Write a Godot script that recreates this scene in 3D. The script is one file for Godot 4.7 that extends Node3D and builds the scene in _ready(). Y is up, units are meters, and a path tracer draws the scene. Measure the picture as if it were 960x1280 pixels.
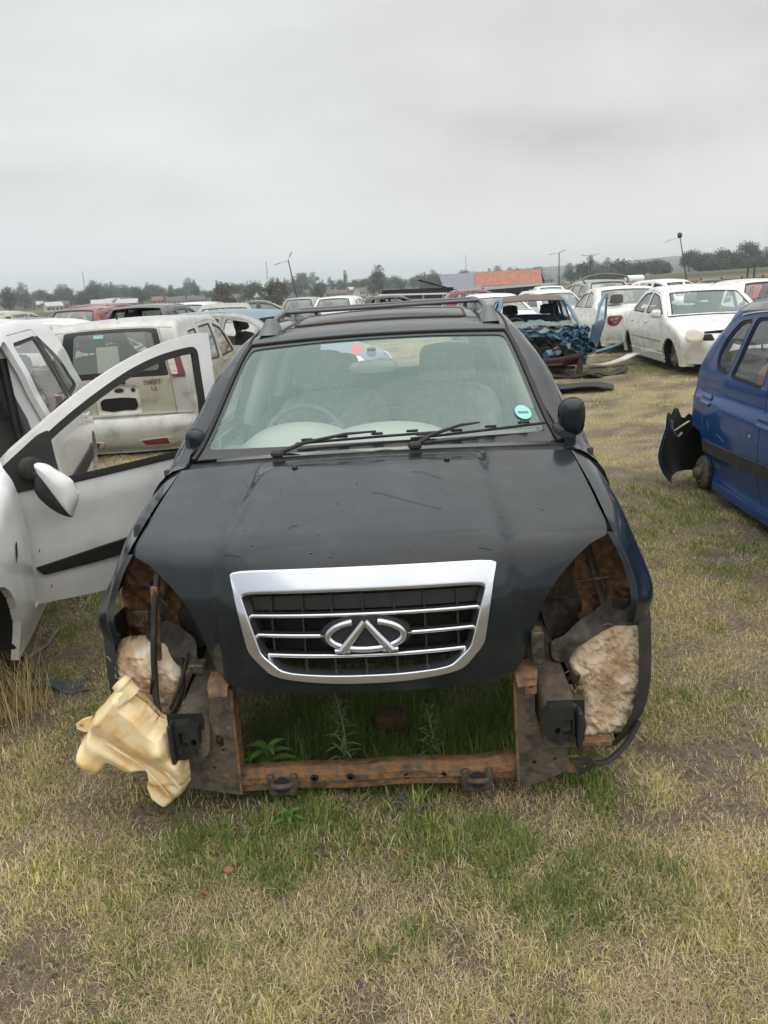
extends Node3D
func _ready() -> void:
	light()
	materials()
	ground()
	town()
	trees()
	black_car()
	tank()
	white_hatch()
	silver_hatch()
	blue_hatch()
	white_sedans()
	blue_wreck()
	far_cars()
	debris()
	plants()
	grass()
# ---------------------------------------------------------------- light and air
var fade := FastNoiseLite.new()
func sky_image() -> Image:
	var w := 1024
	var h := 512
	var im := Image.create(w, h, false, Image.FORMAT_RGBF)
	var a := FastNoiseLite.new()
	a.seed = 11
	a.frequency = 1.0
	a.fractal_octaves = 5
	a.domain_warp_enabled = true
	a.domain_warp_amplitude = 0.35
	a.domain_warp_frequency = 0.9
	var b := FastNoiseLite.new()
	b.seed = 5
	b.frequency = 0.55
	b.fractal_octaves = 3
	for j in h:
		var el := PI * 0.5 - PI * (j + 0.5) / h
		for i in w:
			var az := wrapf(TAU * (i + 0.5) / w, -PI, PI)      # 0 looks along -z, grows to the right
			var d := Vector3(sin(az) * cos(el), sin(el), -cos(az) * cos(el))
			var up := maxf(d.y, 0.0)
			# overcast: pale near the horizon, a greyer belt above it, brightest towards the zenith
			var l := 0.495 + 0.055 * (1.0 - smoothstep(0.0, 0.15, up)) - 0.035 * smoothstep(0.17, 0.28, up) + 0.80 * smoothstep(0.33, 1.0, up)
			var plane := Vector3(d.x, 0.0, d.z) / (up + 0.22)
			var cl := a.get_noise_3d(plane.x * 0.30, plane.z * 0.60, 3.0)
			var big := b.get_noise_3d(d.x * 2.6 + 4.0, d.y * 5.5, d.z * 2.6)
			var puff := a.get_noise_3d(d.x * 1.6, d.y * 4.5, d.z * 1.6 + 7.0)
			var hi := smoothstep(0.02, 0.18, up)
			l *= 1.0 + hi * (cl * 0.16 + big * 0.20 + puff * 0.16)
			# one darker bank of cloud to the right of the middle
			var cz := (az - 0.26) / 0.13
			var ce := (el - 0.168 - 0.012 * sin(az * 17.0)) / 0.022
			var bank := exp(-cz * cz - ce * ce) * clampf(0.9 + 1.2 * a.get_noise_3d(az * 3.0, el * 8.0, 1.0), 0.35, 1.3)
			l *= 1.0 - 0.25 * bank
			var warm := exp(-pow((az - 0.32) / 0.30, 2.0) - pow((el - 0.10) / 0.06, 2.0))
			l *= 1.0 + 0.05 * warm
			var tone := Color(0.962, 0.993, 1.0).lerp(Color(1.0, 0.985, 0.955), clampf(0.35 * warm + 0.75 * smoothstep(-0.45, 0.5, az), 0.0, 1.0))
			if d.y < 0.0:
				l = 0.5
			im.set_pixel(i, j, Color(tone.r * l, tone.g * l, tone.b * l))
	return im

func light() -> void:
	var cam := Camera3D.new()
	cam.position = Vector3(0, 1.55, 0)
	cam.rotation_degrees = Vector3(-16.0, 0, -2.6)
	cam.fov = 67.33
	cam.near = 0.05
	cam.far = 9000.0
	add_child(cam)
	cam.make_current()
	var env := Environment.new()
	env.background_mode = Environment.BG_SKY
	var sky := Sky.new()
	var sm := PanoramaSkyMaterial.new()
	sm.panorama = ImageTexture.create_from_image(sky_image())
	sky.sky_material = sm
	env.sky = sky
	env.tonemap_mode = Environment.TONE_MAPPER_LINEAR
	env.tonemap_exposure = 1.68
	env.sdfgi_enabled = true
	env.ssao_enabled = true
	env.ssil_enabled = true
	env.fog_enabled = true
	env.fog_density = 0.00055
	env.fog_light_color = Color(0.82, 0.86, 0.88)
	var we := WorldEnvironment.new()
	we.environment = env
	add_child(we)
	var sun := DirectionalLight3D.new()
	sun.light_energy = 0.18
	sun.light_color = Color(1.0, 0.97, 0.92)
	sun.light_angular_distance = 100.0
	sun.shadow_enabled = true
	sun.rotation_degrees = Vector3(-62, 25, 0)
	add_child(sun)

func materials() -> void:
	var dust := ntex(3, 0.012, [[0.0, Color(0.90, 0.89, 0.88)], [0.4, Color(0.97, 0.97, 0.97)], [1.0, Color(1, 1, 1)]], 512, 5)
	var grime := ntex(4, 0.01, [[0.0, Color(0.74, 0.71, 0.66)], [0.28, Color(0.90, 0.89, 0.87)], [0.5, Color(0.97, 0.97, 0.96)], [1.0, Color(1, 1, 1)]], 512, 5)
	var rough := ntex(6, 0.014, [[0.0, Color(0.55, 0.55, 0.55)], [0.5, Color(0.8, 0.8, 0.8)], [1.0, Color(1, 1, 1)]], 512, 5)
	var film := ntex(8, 0.005, [[0.0, Color(0.065, 0.092, 0.118)], [0.5, Color(0.078, 0.108, 0.135)], [0.7, Color(0.105, 0.132, 0.155)], [0.88, Color(0.145, 0.165, 0.18)], [1.0, Color(0.20, 0.21, 0.21)]], 1024, 6)
	mat("black paint", Color(1, 1, 1), 0.5, 0.0, film, 0.9, {"coat": 0.75, "coat_rough": 0.09, "rtex": rough, "spec": 0.2})
	mat("black fender paint", Color(0.9, 0.95, 1.0), 0.40, 0.0, film, 1.1, {"coat": 0.75, "coat_rough": 0.10, "spec": 0.2})
	mat("chrome", sr(0.60, 0.63, 0.69), 0.15, 0.95, null, 1.0, {})
	mat("worn chrome", sr(0.62, 0.62, 0.63), 0.25, 1.0)
	mat("black plastic", sr(0.018, 0.018, 0.019), 0.55)
	mat("dusty plastic", Color(1, 1, 1), 0.75, 0.0, ntex(21, 0.02, [[0.0, Color(0.14, 0.14, 0.14)], [0.6, Color(0.19, 0.185, 0.18)], [1.0, Color(0.31, 0.28, 0.24)]], 256, 5), 2.0)
	mat("rubber", sr(0.016, 0.016, 0.016), 0.7)
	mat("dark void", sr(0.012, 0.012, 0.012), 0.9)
	mat("rails", sr(0.13, 0.135, 0.14), 0.45, 0.3)
	mat("seal line", sr(0.07, 0.05, 0.036), 0.8)
	mat("rust", Color(1, 1, 1), 0.85, 0.0, ntex(31, 0.014, [[0.0, Color(0.22, 0.19, 0.17)], [0.25, Color(0.36, 0.30, 0.255)], [0.42, Color(0.48, 0.36, 0.26)], [0.56, Color(0.57, 0.40, 0.25)], [0.68, Color(0.45, 0.37, 0.30)], [0.8, Color(0.36, 0.32, 0.29)], [1.0, Color(0.62, 0.40, 0.22)]], 512, 6), 1.8, {"normal": ntex(32, 0.05, [], 256, 5, FastNoiseLite.TYPE_SIMPLEX_SMOOTH, true, 6.0), "ns": 0.5})
	mat("dark rust", Color(1, 1, 1), 0.9, 0.0, ntex(36, 0.02, [[0.0, Color(0.14, 0.09, 0.08)], [0.5, Color(0.27, 0.17, 0.14)], [1.0, Color(0.40, 0.27, 0.21)]], 256, 5), 2.0)
	mat("muddy steel", Color(1, 1, 1), 0.8, 0.0, ntex(33, 0.014, [[0.0, Color(0.17, 0.155, 0.14)], [0.3, Color(0.28, 0.255, 0.225)], [0.5, Color(0.36, 0.325, 0.275)], [0.66, Color(0.31, 0.29, 0.26)], [0.8, Color(0.44, 0.35, 0.255)], [1.0, Color(0.55, 0.36, 0.20)]], 512, 6), 2.0, {"normal": ntex(34, 0.04, [], 256, 5, FastNoiseLite.TYPE_SIMPLEX_SMOOTH, true, 5.0), "ns": 0.4})
	mat("bay steel", Color(1, 1, 1), 0.62, 0.0, ntex(35, 0.02, [[0.0, Color(0.11, 0.115, 0.115)], [0.4, Color(0.19, 0.185, 0.175)], [0.65, Color(0.29, 0.26, 0.215)], [1.0, Color(0.46, 0.37, 0.26)]], 512, 6), 2.2)
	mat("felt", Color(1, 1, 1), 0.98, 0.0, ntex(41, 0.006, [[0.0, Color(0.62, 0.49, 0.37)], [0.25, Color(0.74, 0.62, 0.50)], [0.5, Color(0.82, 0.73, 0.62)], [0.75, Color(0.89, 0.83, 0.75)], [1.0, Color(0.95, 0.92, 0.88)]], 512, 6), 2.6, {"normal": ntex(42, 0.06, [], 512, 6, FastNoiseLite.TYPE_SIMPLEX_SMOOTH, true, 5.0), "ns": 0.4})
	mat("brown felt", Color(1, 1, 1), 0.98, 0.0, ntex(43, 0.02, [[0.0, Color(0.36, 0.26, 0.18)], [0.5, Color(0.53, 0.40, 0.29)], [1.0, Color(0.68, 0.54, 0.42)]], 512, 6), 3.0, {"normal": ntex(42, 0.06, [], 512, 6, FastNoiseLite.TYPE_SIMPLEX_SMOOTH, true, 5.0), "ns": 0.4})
	mat("tank plastic", Color(1, 1, 1), 0.42, 0.0, ntex(51, 0.008, [[0.0, Color(0.80, 0.62, 0.38)], [0.28, Color(0.90, 0.77, 0.54)], [0.5, Color(0.94, 0.85, 0.66)], [0.75, Color(0.95, 0.89, 0.74)], [1.0, Color(0.96, 0.93, 0.84)]], 512, 6), 2.6, {"back": Color(0.35, 0.26, 0.13), "spec": 0.5})
	mat("white paint", sr(0.78, 0.79, 0.80), 0.30, 0.0, dust, 0.8, {"coat": 0.7, "coat_rough": 0.08})
	mat("dirty white paint", sr(0.76, 0.76, 0.75), 0.36, 0.0, grime, 0.7, {"coat": 0.5, "coat_rough": 0.12})
	mat("silver paint", sr(0.50, 0.50, 0.49), 0.34, 0.25, grime, 0.9, {"coat": 0.6, "coat_rough": 0.12})
	mat("gold silver paint", sr(0.44, 0.42, 0.35), 0.36, 0.2, grime, 0.9, {"coat": 0.5, "coat_rough": 0.12})
	mat("blue paint", sr(0.004, 0.052, 0.205), 0.42, 0.0, dust, 0.9, {"coat": 0.6, "spec": 0.3, "coat_rough": 0.06})
	mat("wreck blue paint", sr(0.055, 0.15, 0.27), 0.45, 0.1, grime, 1.2, {"coat": 0.4, "coat_rough": 0.2})
	mat("red paint", sr(0.20, 0.025, 0.03), 0.4, 0.0, grime, 0.9, {"coat": 0.6})
	mat("bright red paint", sr(0.48, 0.06, 0.04), 0.4, 0.0, dust, 0.9, {"coat": 0.6})
	mat("black car paint", sr(0.025, 0.028, 0.028), 0.38, 0.0, null, 1.0, {"coat": 0.6})
	mat("pale grey paint", sr(0.33, 0.33, 0.31), 0.4, 0.0, grime, 0.8, {"coat": 0.4})
	mat("steel blue paint", sr(0.10, 0.18, 0.26), 0.4, 0.1, grime, 0.8, {"coat": 0.5})
	mat("grey liner", sr(0.10, 0.10, 0.10), 0.8)
	mat("seat cloth", Color(1, 1, 1), 0.95, 0.0, ntex(61, 0.03, [[0.0, Color(0.44, 0.45, 0.44)], [0.6, Color(0.54, 0.54, 0.52)], [1.0, Color(0.64, 0.60, 0.55)]], 256, 4), 2.0)
	mat("black seat cloth", sr(0.035, 0.035, 0.037), 0.95)
	mat("brown seat cloth", sr(0.10, 0.09, 0.085), 0.95)
	mat("pale trim", sr(0.46, 0.50, 0.44), 0.7)
	mat("grey dome", sr(0.36, 0.40, 0.35), 0.75)
	mat("grey trim", sr(0.20, 0.21, 0.205), 0.75)
	mat("frit", sr(0.010, 0.010, 0.012), 0.22)
	mat("windscreen glass", sr(0.32, 0.55, 0.50), 0.03, 0.0, null, 1.0, {"alpha": 0.18})
	mat("clear glass", sr(0.45, 0.52, 0.50), 0.03, 0.0, null, 1.0, {"alpha": 0.12})
	mat("dusty glass", sr(0.40, 0.46, 0.44), 0.05, 0.0, null, 1.0, {"alpha": 0.34})
	mat("dark glass", sr(0.06, 0.07, 0.07), 0.04, 0.0, null, 1.0, {"alpha": 0.45})
	mat("lamp lens", sr(0.75, 0.70, 0.58), 0.12, 0.0, null, 1.0, {"coat": 1.0})
	mat("red lens", sr(0.16, 0.010, 0.014), 0.12, 0.0, null, 1.0, {"coat": 1.0})
	mat("pink lens", sr(0.42, 0.12, 0.12), 0.15, 0.0, null, 1.0, {"coat": 1.0})
	mat("white lens", sr(0.60, 0.56, 0.52), 0.15, 0.0, null, 1.0, {"coat": 1.0})
	mat("plate black", sr(0.004, 0.004, 0.004), 0.8)
	mat("teal sticker", sr(0.24, 0.62, 0.58), 0.6)
	mat("red sticker", sr(0.62, 0.10, 0.08), 0.6)
	mat("drum", Color(1, 1, 1), 0.8, 0.1, ntex(71, 0.03, [[0.0, Color(0.25, 0.22, 0.19)], [0.6, Color(0.43, 0.40, 0.36)], [1.0, Color(0.55, 0.47, 0.38)]], 256, 5), 4.0)
	mat("tyre", sr(0.025, 0.025, 0.024), 0.85)
	mat("rim steel", sr(0.30, 0.30, 0.30), 0.45, 0.5)
	mat("galvanised", sr(0.34, 0.35, 0.35), 0.5, 0.4)
	mat("dark pole", sr(0.06, 0.065, 0.065), 0.6)
	mat("ground", Color(1, 1, 1), 0.97, 0.0, ntex(81, 0.03, [[0.0, Color(0.68, 0.66, 0.64)], [0.5, Color(0.90, 0.89, 0.88)], [1.0, Color(1, 1, 1)]], 1024, 6), 0.9, {"vc": true, "world": true, "normal": ntex(82, 0.05, [], 512, 6, FastNoiseLite.TYPE_SIMPLEX_SMOOTH, true, 8.0), "ns": 1.0})
	mat("blade", Color(1, 1, 1), 0.75, 0.0, null, 1.0, {"vc": true, "back": Color(0.25, 0.25, 0.2), "spec": 0.25})
	mat("leaf", Color(1, 1, 1), 0.8, 0.0, null, 1.0, {"vc": true, "back": Color(0.3, 0.3, 0.25), "spec": 0.2})
	mat("bark", sr(0.09, 0.07, 0.05), 0.9)
	mat("stone", Color(1, 1, 1), 0.95, 0.0, ntex(91, 0.02, [[0.0, Color(0.30, 0.28, 0.26)], [1.0, Color(0.55, 0.52, 0.48)]], 256, 5), 1.0)

# ---------------------------------------------------------------- the ground
var lowf := FastNoiseLite.new()
var midf := FastNoiseLite.new()
var finef := FastNoiseLite.new()
func ss(a: float, b: float, x: float) -> float:
	return smoothstep(a, b, x)
func terrain(x: float, z: float) -> float:
	var r := sqrt(x * x + z * z)
	var az := atan2(x, -z)
	var near := 1.0 - ss(18.0, 45.0, r)
	var y := near * (0.022 * midf.get_noise_2d(x * 2.2, z * 2.2) + 0.014 * finef.get_noise_2d(x * 3.0, z * 3.0))
	var right := ss(0.10, 0.42, az)
	y += right * (2.4 * ss(60.0, 190.0, r) + 2.2 * ss(190.0, 420.0, r))
	y += (1.0 - right) * (-1.2 * ss(50.0, 140.0, r) + 3.2 * ss(260.0, 620.0, r))
	y += 6.0 * ss(550.0, 900.0, r) * (0.6 + 0.4 * right)
	var ridge := (0.42 + 0.58 * ss(-0.15, 0.5, az)) * (1.0 + 0.22 * lowf.get_noise_2d(az * 90.0, 4.0))
	y += ridge * 36.0 * ss(750.0, 1900.0, r)
	y += ss(120.0, 900.0, r) * 1.5 * lowf.get_noise_2d(x * 0.25, z * 0.25)
	if r > 2200.0:
		y -= (r - 2200.0) * 0.03
	return y
func green_at(x: float, z: float) -> float:
	var g := 0.22 + 0.38 * midf.get_noise_2d(x * 1.1 + 40.0, z * 1.1) + 0.45 * midf.get_noise_2d(x * 6.0, z * 6.0 + 70.0) + 0.35 * finef.get_noise_2d(x * 6.0 + 9.0, z * 6.0)
	var bay := 1.0 - ss(0.55, 0.85, absf(x)); bay *= ss(-3.4, -2.6, z) * (1.0 - ss(-2.0, -1.55, z))
	g += 0.75 * bay
	g += 0.40 * (1.0 - ss(0.0, 0.40, absf(z + 1.86) - 0.14)) * (1.0 - ss(0.5, 0.95, absf(x - 0.10)))
	g += 0.30 * (1.0 - ss(0.0, 0.6, Vector2(x + 0.85, z + 1.65).length() - 0.2))
	g += 0.8 * (1.0 - ss(0.2, 0.8, absf(x - 2.15))) * ss(-6.6, -5.6, z) * (1.0 - ss(-4.0, -3.2, z))
	g += 0.7 * (1.0 - ss(0.4, 1.2, Vector2(x + 1.15, z + 4.2).length() - 0.7))
	g += 0.8 * (1.0 - ss(0.2, 1.3, absf(x - 4.9))) * ss(-17.0, -15.0, z) * (1.0 - ss(-13.2, -12.4, z))
	g += 0.4 * (1.0 - ss(0.1, 0.4, Vector2(x - 1.15, z + 2.45).length() - 0.1))
	return clampf(g, 0.0, 1.0)
func bare_at(x: float, z: float) -> float:
	var b := midf.get_noise_2d(x * 2.0 - 20.0, z * 2.0 + 9.0) * 0.85 + finef.get_noise_2d(x * 1.6, z * 1.6) * 0.8
	b += -0.22 * (1.0 - ss(0.1, 0.4, absf(z + 1.88) - 0.1)) * (1.0 - ss(0.4, 0.8, absf(x))) + 0.25 * (1.0 - ss(0.3, 1.2, Vector2(x + 0.9, z + 1.95).length()))
	return ss(0.06, 0.32, b)

func ground() -> void:
	lowf.seed = 2
	lowf.frequency = 0.02
	midf.seed = 17
	midf.frequency = 0.5
	midf.fractal_octaves = 3
	finef.seed = 23
	finef.frequency = 2.2
	finef.fractal_octaves = 4
	var g := MB.new()
	var seg := 300
	var radii := [0.0]
	var r := 0.25
	while r < 2700.0:
		radii.append(r)
		r *= 1.0 + (0.024 if r < 8.0 else (0.04 if r < 40.0 else 0.075))
	var rows := []
	for k in radii.size():
		for j in seg:
			var w := TAU * j / seg
			var x: float = sin(w) * radii[k]
			var z: float = -cos(w) * radii[k]
			var y := terrain(x, z)
			var e := maxf(0.02, float(radii[k]) * 0.02)
			var nn := Vector3(terrain(x - e, z) - terrain(x + e, z), 2 * e, terrain(x, z - e) - terrain(x, z + e)).normalized()
			var soil := Color(0.135, 0.104, 0.082)
			var straw := Color(0.34, 0.285, 0.165)
			var turf := Color(0.15, 0.16, 0.06)
			var far := ss(30.0, 90.0, radii[k])
			var gr := green_at(x, z)
			var c := straw.lerp(turf, gr * 0.75).lerp(soil, maxf(bare_at(x, z) * 0.9, 0.62 * (1.0 - ss(4.0, 9.0, radii[k]))))
			var az := atan2(x, -z)
			var fields := Color(0.22, 0.17, 0.085).lerp(Color(0.07, 0.085, 0.04), ss(-0.1, 0.25, lowf.get_noise_2d(x * 0.5, z * 0.5)) if az > 0.1 and radii[k] < 420.0 else ss(-0.3, 0.1, lowf.get_noise_2d(x * 0.5, z * 0.5) + 0.2))
			if radii[k] > 900.0:
				fields = Color(0.07, 0.085, 0.05).lerp(Color(0.15, 0.13, 0.08), ss(0.0, 0.4, lowf.get_noise_2d(x * 0.08, z * 0.16)))
			g.col = c.lerp(fields, far)
			g.vert(Vector3(x, y, z), nn)
	for k in radii.size() - 1:
		for j in seg:
			var j2 := (j + 1) % seg
			g.quad(k * seg + j, k * seg + j2, (k + 1) * seg + j2, (k + 1) * seg + j)
	struct("ground", g, M["ground"], "dry scrapyard grass field with bare soil running out to the hills", true)

func tuft(rng: RandomNumberGenerator, blades: int, h: float, spread: float, lean: float, wid: float) -> ArrayMesh:
	var m := MB.new()
	for k in blades:
		var w := rng.randf() * TAU
		var d := Vector3(cos(w), 0, sin(w))
		var at := Vector3(rng.randfn(0, spread), -0.004, rng.randfn(0, spread))
		var hh := h * rng.randf_range(0.45, 1.0)
		var ln := lean * rng.randf_range(0.4, 1.3)
		var side := Vector3(-d.z, 0, d.x) * wid * rng.randf_range(0.6, 1.2)
		var tone := rng.randf_range(0.75, 1.2)
		m.col = Color(tone, tone * rng.randf_range(0.95, 1.04), tone * rng.randf_range(0.85, 1.1))
		var up := Vector3.UP * cos(ln * 0.5) + d * sin(ln * 0.5)
		var up2 := Vector3.UP * cos(ln * 1.25) + d * sin(ln * 1.25)
		var p1 := at + up * hh * 0.5
		var p2 := p1 + up2 * hh * 0.5
		var nn := side.cross(up).normalized()
		var a := m.vert(at - side, nn)
		var b := m.vert(at + side, nn)
		var c := m.vert(p1 + side * 0.75, nn)
		var e := m.vert(p1 - side * 0.75, nn)
		var f := m.vert(p2, nn)
		m.tri(a, b, c)
		m.tri(a, c, e)
		m.tri(e, c, f)
	return m.mesh(true)
func scatter(called: String, label: String, mesh: Mesh, xs: Array, cols: Array, m: Material, parent: Node = null) -> void:
	var mm := MultiMesh.new()
	mm.transform_format = MultiMesh.TRANSFORM_3D
	mm.use_colors = true
	mm.mesh = mesh
	mm.instance_count = xs.size()
	for i in xs.size():
		mm.set_instance_transform(i, xs[i])
		mm.set_instance_color(i, cols[i])
	var o := MultiMeshInstance3D.new()
	o.multimesh = mm
	o.material_override = m
	o.name = numbered(called, self if parent == null else parent)
	(self if parent == null else parent).add_child(o, true)
	tag(o, label, "" if parent else "grass", "", "stuff")
func grass() -> void:
	var rng := RandomNumberGenerator.new()
	rng.seed = 99
	var kinds := []
	for q in [["short_dry_grass", "short pale dry grass growing sparsely all over the field", 15, 0.028, 0.022, 0.9, 0.00095], ["dry_grass_wisps", "thin yellowed grass wisps standing among the short dry grass", 6, 0.050, 0.018, 0.8, 0.0009],
			["straw_litter", "flattened straw and dead stems lying on the bare soil", 11, 0.050, 0.030, 1.46, 0.00095],
			["green_grass", "short green grass growing thick round the wrecks", 16, 0.031, 0.022, 0.75, 0.0010], ["long_green_grass", "longer green grass blades standing out of the short grass", 8, 0.058, 0.018, 0.65, 0.0011]]:
		kinds.append({"m": tuft(rng, q[2], q[3], q[4], q[5], q[6]), "x": [], "c": [], "n": q[0], "l": q[1]})
	var n := 330000
	for i in n:
		var lr := rng.randf()
		var r := 1.05 * pow(38.0, lr)
		var az := rng.randf_range(-0.92, 0.92)
		var x := r * sin(az)
		var z := -r * cos(az)
		if z > -0.9:
			continue
		var bay := absf(x + 0.05) < 0.8 and z < -2.05 and z > -3.0
		if absf(x + 0.05) < 0.85 and z < -3.0 and z > -6.2:
			continue
		var b := bare_at(x, z)
		var g := green_at(x, z)
		# grass grows in small clumps with bare soil between
		var cl := 0.5 + 0.9 * midf.get_noise_2d(x * 5.0 + 13.0, z * 5.0) + 0.5 * finef.get_noise_2d(x * 3.0, z * 3.0 + 50.0)
		var dens := clampf(ss(0.2, 0.8, cl) * (1.0 - 0.94 * b) - (0.25 if bay else 0.0), 0.04, 1.0)
		var lying := rng.randf() < 0.30
		if not lying and rng.randf() > dens:
			continue
		if lying and rng.randf() < 0.62 * b + 0.2:
			continue
		var k := 0
		var green := rng.randf() < g * 1.05 - 0.20
		var size := rng.randf_range(0.6, 1.3) * (1.0 + 0.035 * maxf(r - 3.0, 0.0)) * (0.75 + 0.4 * dens)
		var c: Color
		if lying:
			k = 2
			c = Color(0.84, 0.70, 0.43).lerp(Color(0.46, 0.36, 0.22), rng.randf())
		elif green:
			k = 3 if rng.randf() < 0.78 else 4
			c = Color(0.145, 0.235, 0.058).lerp(Color(0.52, 0.52, 0.15), rng.randf() * rng.randf())
			size *= 0.62 + 0.6 * g
			if bay:
				size *= 1.5
				if rng.randf() < 0.25:
					size *= 1.5
		else:
			k = 0 if rng.randf() < 0.8 else 1
			c = Color(0.86, 0.73, 0.34).lerp(Color(0.52, 0.52, 0.15), rng.randf())
		var v := rng.randf_range(0.6, 1.25)
		c = Color(c.r * v, c.g * v, c.b * v)
		var bs := Basis(Vector3.UP, rng.randf() * TAU).scaled(Vector3(size, size * rng.randf_range(0.75, 1.2), size))
		kinds[k].x.append(Transform3D(bs, Vector3(x, terrain(x, z), z)))
		kinds[k].c.append(c)
	var cm := MB.new()
	cm.grid([PackedVector3Array([Vector3(0.0, 1, 0), Vector3(0.02, 1, 0.01), Vector3(0, 1, 0.02), Vector3(-0.02, 1, 0), Vector3(0, 1, -0.02)]), PackedVector3Array([Vector3(0.8, 0.5, 0.1), Vector3(0.2, 0.6, 0.9), Vector3(-0.7, 0.45, 0.6), Vector3(-0.8, 0.55, -0.5), Vector3(0.3, 0.4, -0.9)]), PackedVector3Array([Vector3(1.0, -0.3, 0.2), Vector3(0.3, -0.3, 1.1), Vector3(-0.9, -0.3, 0.7), Vector3(-1.0, -0.3, -0.6), Vector3(0.4, -0.3, -1.1)])], true)
	var cx := []
	var cc := []
	for i in 26000:
		var r := 1.05 * pow(12.0, rng.randf())
		var az := rng.randf_range(-0.9, 0.9)
		var x := r * sin(az)
		var z := -r * cos(az)
		if z > -0.9 or (rng.randf() > 0.25 + bare_at(x, z)):
			continue
		var s := 0.0022 + 0.006 * pow(rng.randf(), 5.0)
		var bs := Basis.from_euler(Vector3(rng.randf() * 0.6, rng.randf() * TAU, rng.randf() * 0.6)).scaled(Vector3(s, s * 0.7, s))
		cx.append(Transform3D(bs, Vector3(x, terrain(x, z), z)))
		var v := rng.randf_range(0.6, 1.3)
		cc.append(Color(0.115 * v, 0.088 * v, 0.068 * v) if rng.randf() < 0.93 else Color(0.34, 0.31, 0.28))
	scatter("soil_crumbs", "crumbs of soil and grit lying on the bare patches", cm.mesh(), cx, cc, M["blade"])
	for k in kinds:
		scatter(k.n, k.l, k.m, k.x, k.c, M["blade"])
# ---------------------------------------------------------------- cars
func wheel(parent: Node, at: Vector3, r: float, w: float, face := 1.0, called := "wheel") -> Node3D:
	var hub := Node3D.new()
	hub.name = numbered(called, parent)
	parent.add_child(hub, true)
	hub.position = at
	var t := MB.new()
	var turn := Transform3D(Basis(Vector3.BACK, -PI * 0.5 * face), Vector3.ZERO)
	t.lathe([[r * 0.62, -w * 0.5], [r * 0.9, -w * 0.5], [r * 0.98, -w * 0.42], [r, -w * 0.25], [r, w * 0.25], [r * 0.98, w * 0.42], [r * 0.9, w * 0.5], [r * 0.62, w * 0.48]], turn, 24)
	obj("tyre", t, M["tyre"], hub)
	var d := MB.new()
	d.lathe([[r * 0.63, -w * 0.3], [r * 0.63, w * 0.42], [r * 0.55, w * 0.36], [r * 0.4, w * 0.22], [r * 0.18, w * 0.28], [r * 0.12, w * 0.38], [0.0, w * 0.38]], turn, 20)
	obj("rim", d, M["rim steel"], hub)
	return hub
func seat(parent: Node, at: Vector3, m: Material, w := 0.5, h := 0.62, rake := 14.0, called := "seat", faces := 1.0) -> void:
	var x := MB.new()
	x.xf = Transform3D(Basis(Vector3.RIGHT, deg_to_rad(-rake) * faces), at)
	if faces < 0.0:
		x.xf = Transform3D(Basis(Vector3.UP, PI) * Basis(Vector3.RIGHT, deg_to_rad(-rake)), at)
	var b := w * 0.5
	x.pillow(smooth2(pv([-b * 0.92, 0, -b * 1.02, h * 0.35, -b * 0.98, h * 0.75, -b * 0.62, h, b * 0.62, h, b * 0.98, h * 0.75, b * 1.02, h * 0.35, b * 0.92, 0]), 4), 0.09, 0.09, 0.05, 0.06)
	var y := MB.new()
	y.xf = x.xf
	y.pillow(smooth2(pv([-0.13, h + 0.05, -0.145, h + 0.14, -0.11, h + 0.235, 0.11, h + 0.235, 0.145, h + 0.14, 0.13, h + 0.05]), 4), 0.06, 0.06, 0.03, 0.05)
	for s in [-0.06, 0.06]:
		y.tube(pv3([s, h - 0.03, 0, s, h + 0.08, 0]), 0.006, 6)
	x.xf = Transform3D(x.xf.basis * Basis(Vector3.RIGHT, deg_to_rad(rake)), at)
	x.box(Vector3(0, -0.03, 0.27), Vector3(w, 0.14, 0.52), 0.05)
	var o := obj(called, x, m, parent)
	obj("headrest", y, m, o)
func steering(parent: Node, at: Vector3, m: Material) -> void:
	var x := MB.new()
	x.xf = Transform3D(Basis(Vector3.RIGHT, deg_to_rad(62)), at)
	var ring := PackedVector3Array()
	for k in 28:
		ring.append(Vector3(cos(TAU * k / 28) * 0.185, 0, sin(TAU * k / 28) * 0.185))
	x.tube(ring, 0.015, 8, true)
	x.lathe([[0.07, -0.02], [0.075, 0.01], [0.05, 0.035], [0.0, 0.04]], Transform3D.IDENTITY, 14)
	for k in 3:
		var w := TAU * k / 3 + PI * 0.5
		x.tube(pv3([0, 0.01, 0, cos(w) * 0.18, 0, sin(w) * 0.18]), 0.012, 6)
	obj("steering_wheel", x, m, parent)

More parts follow.
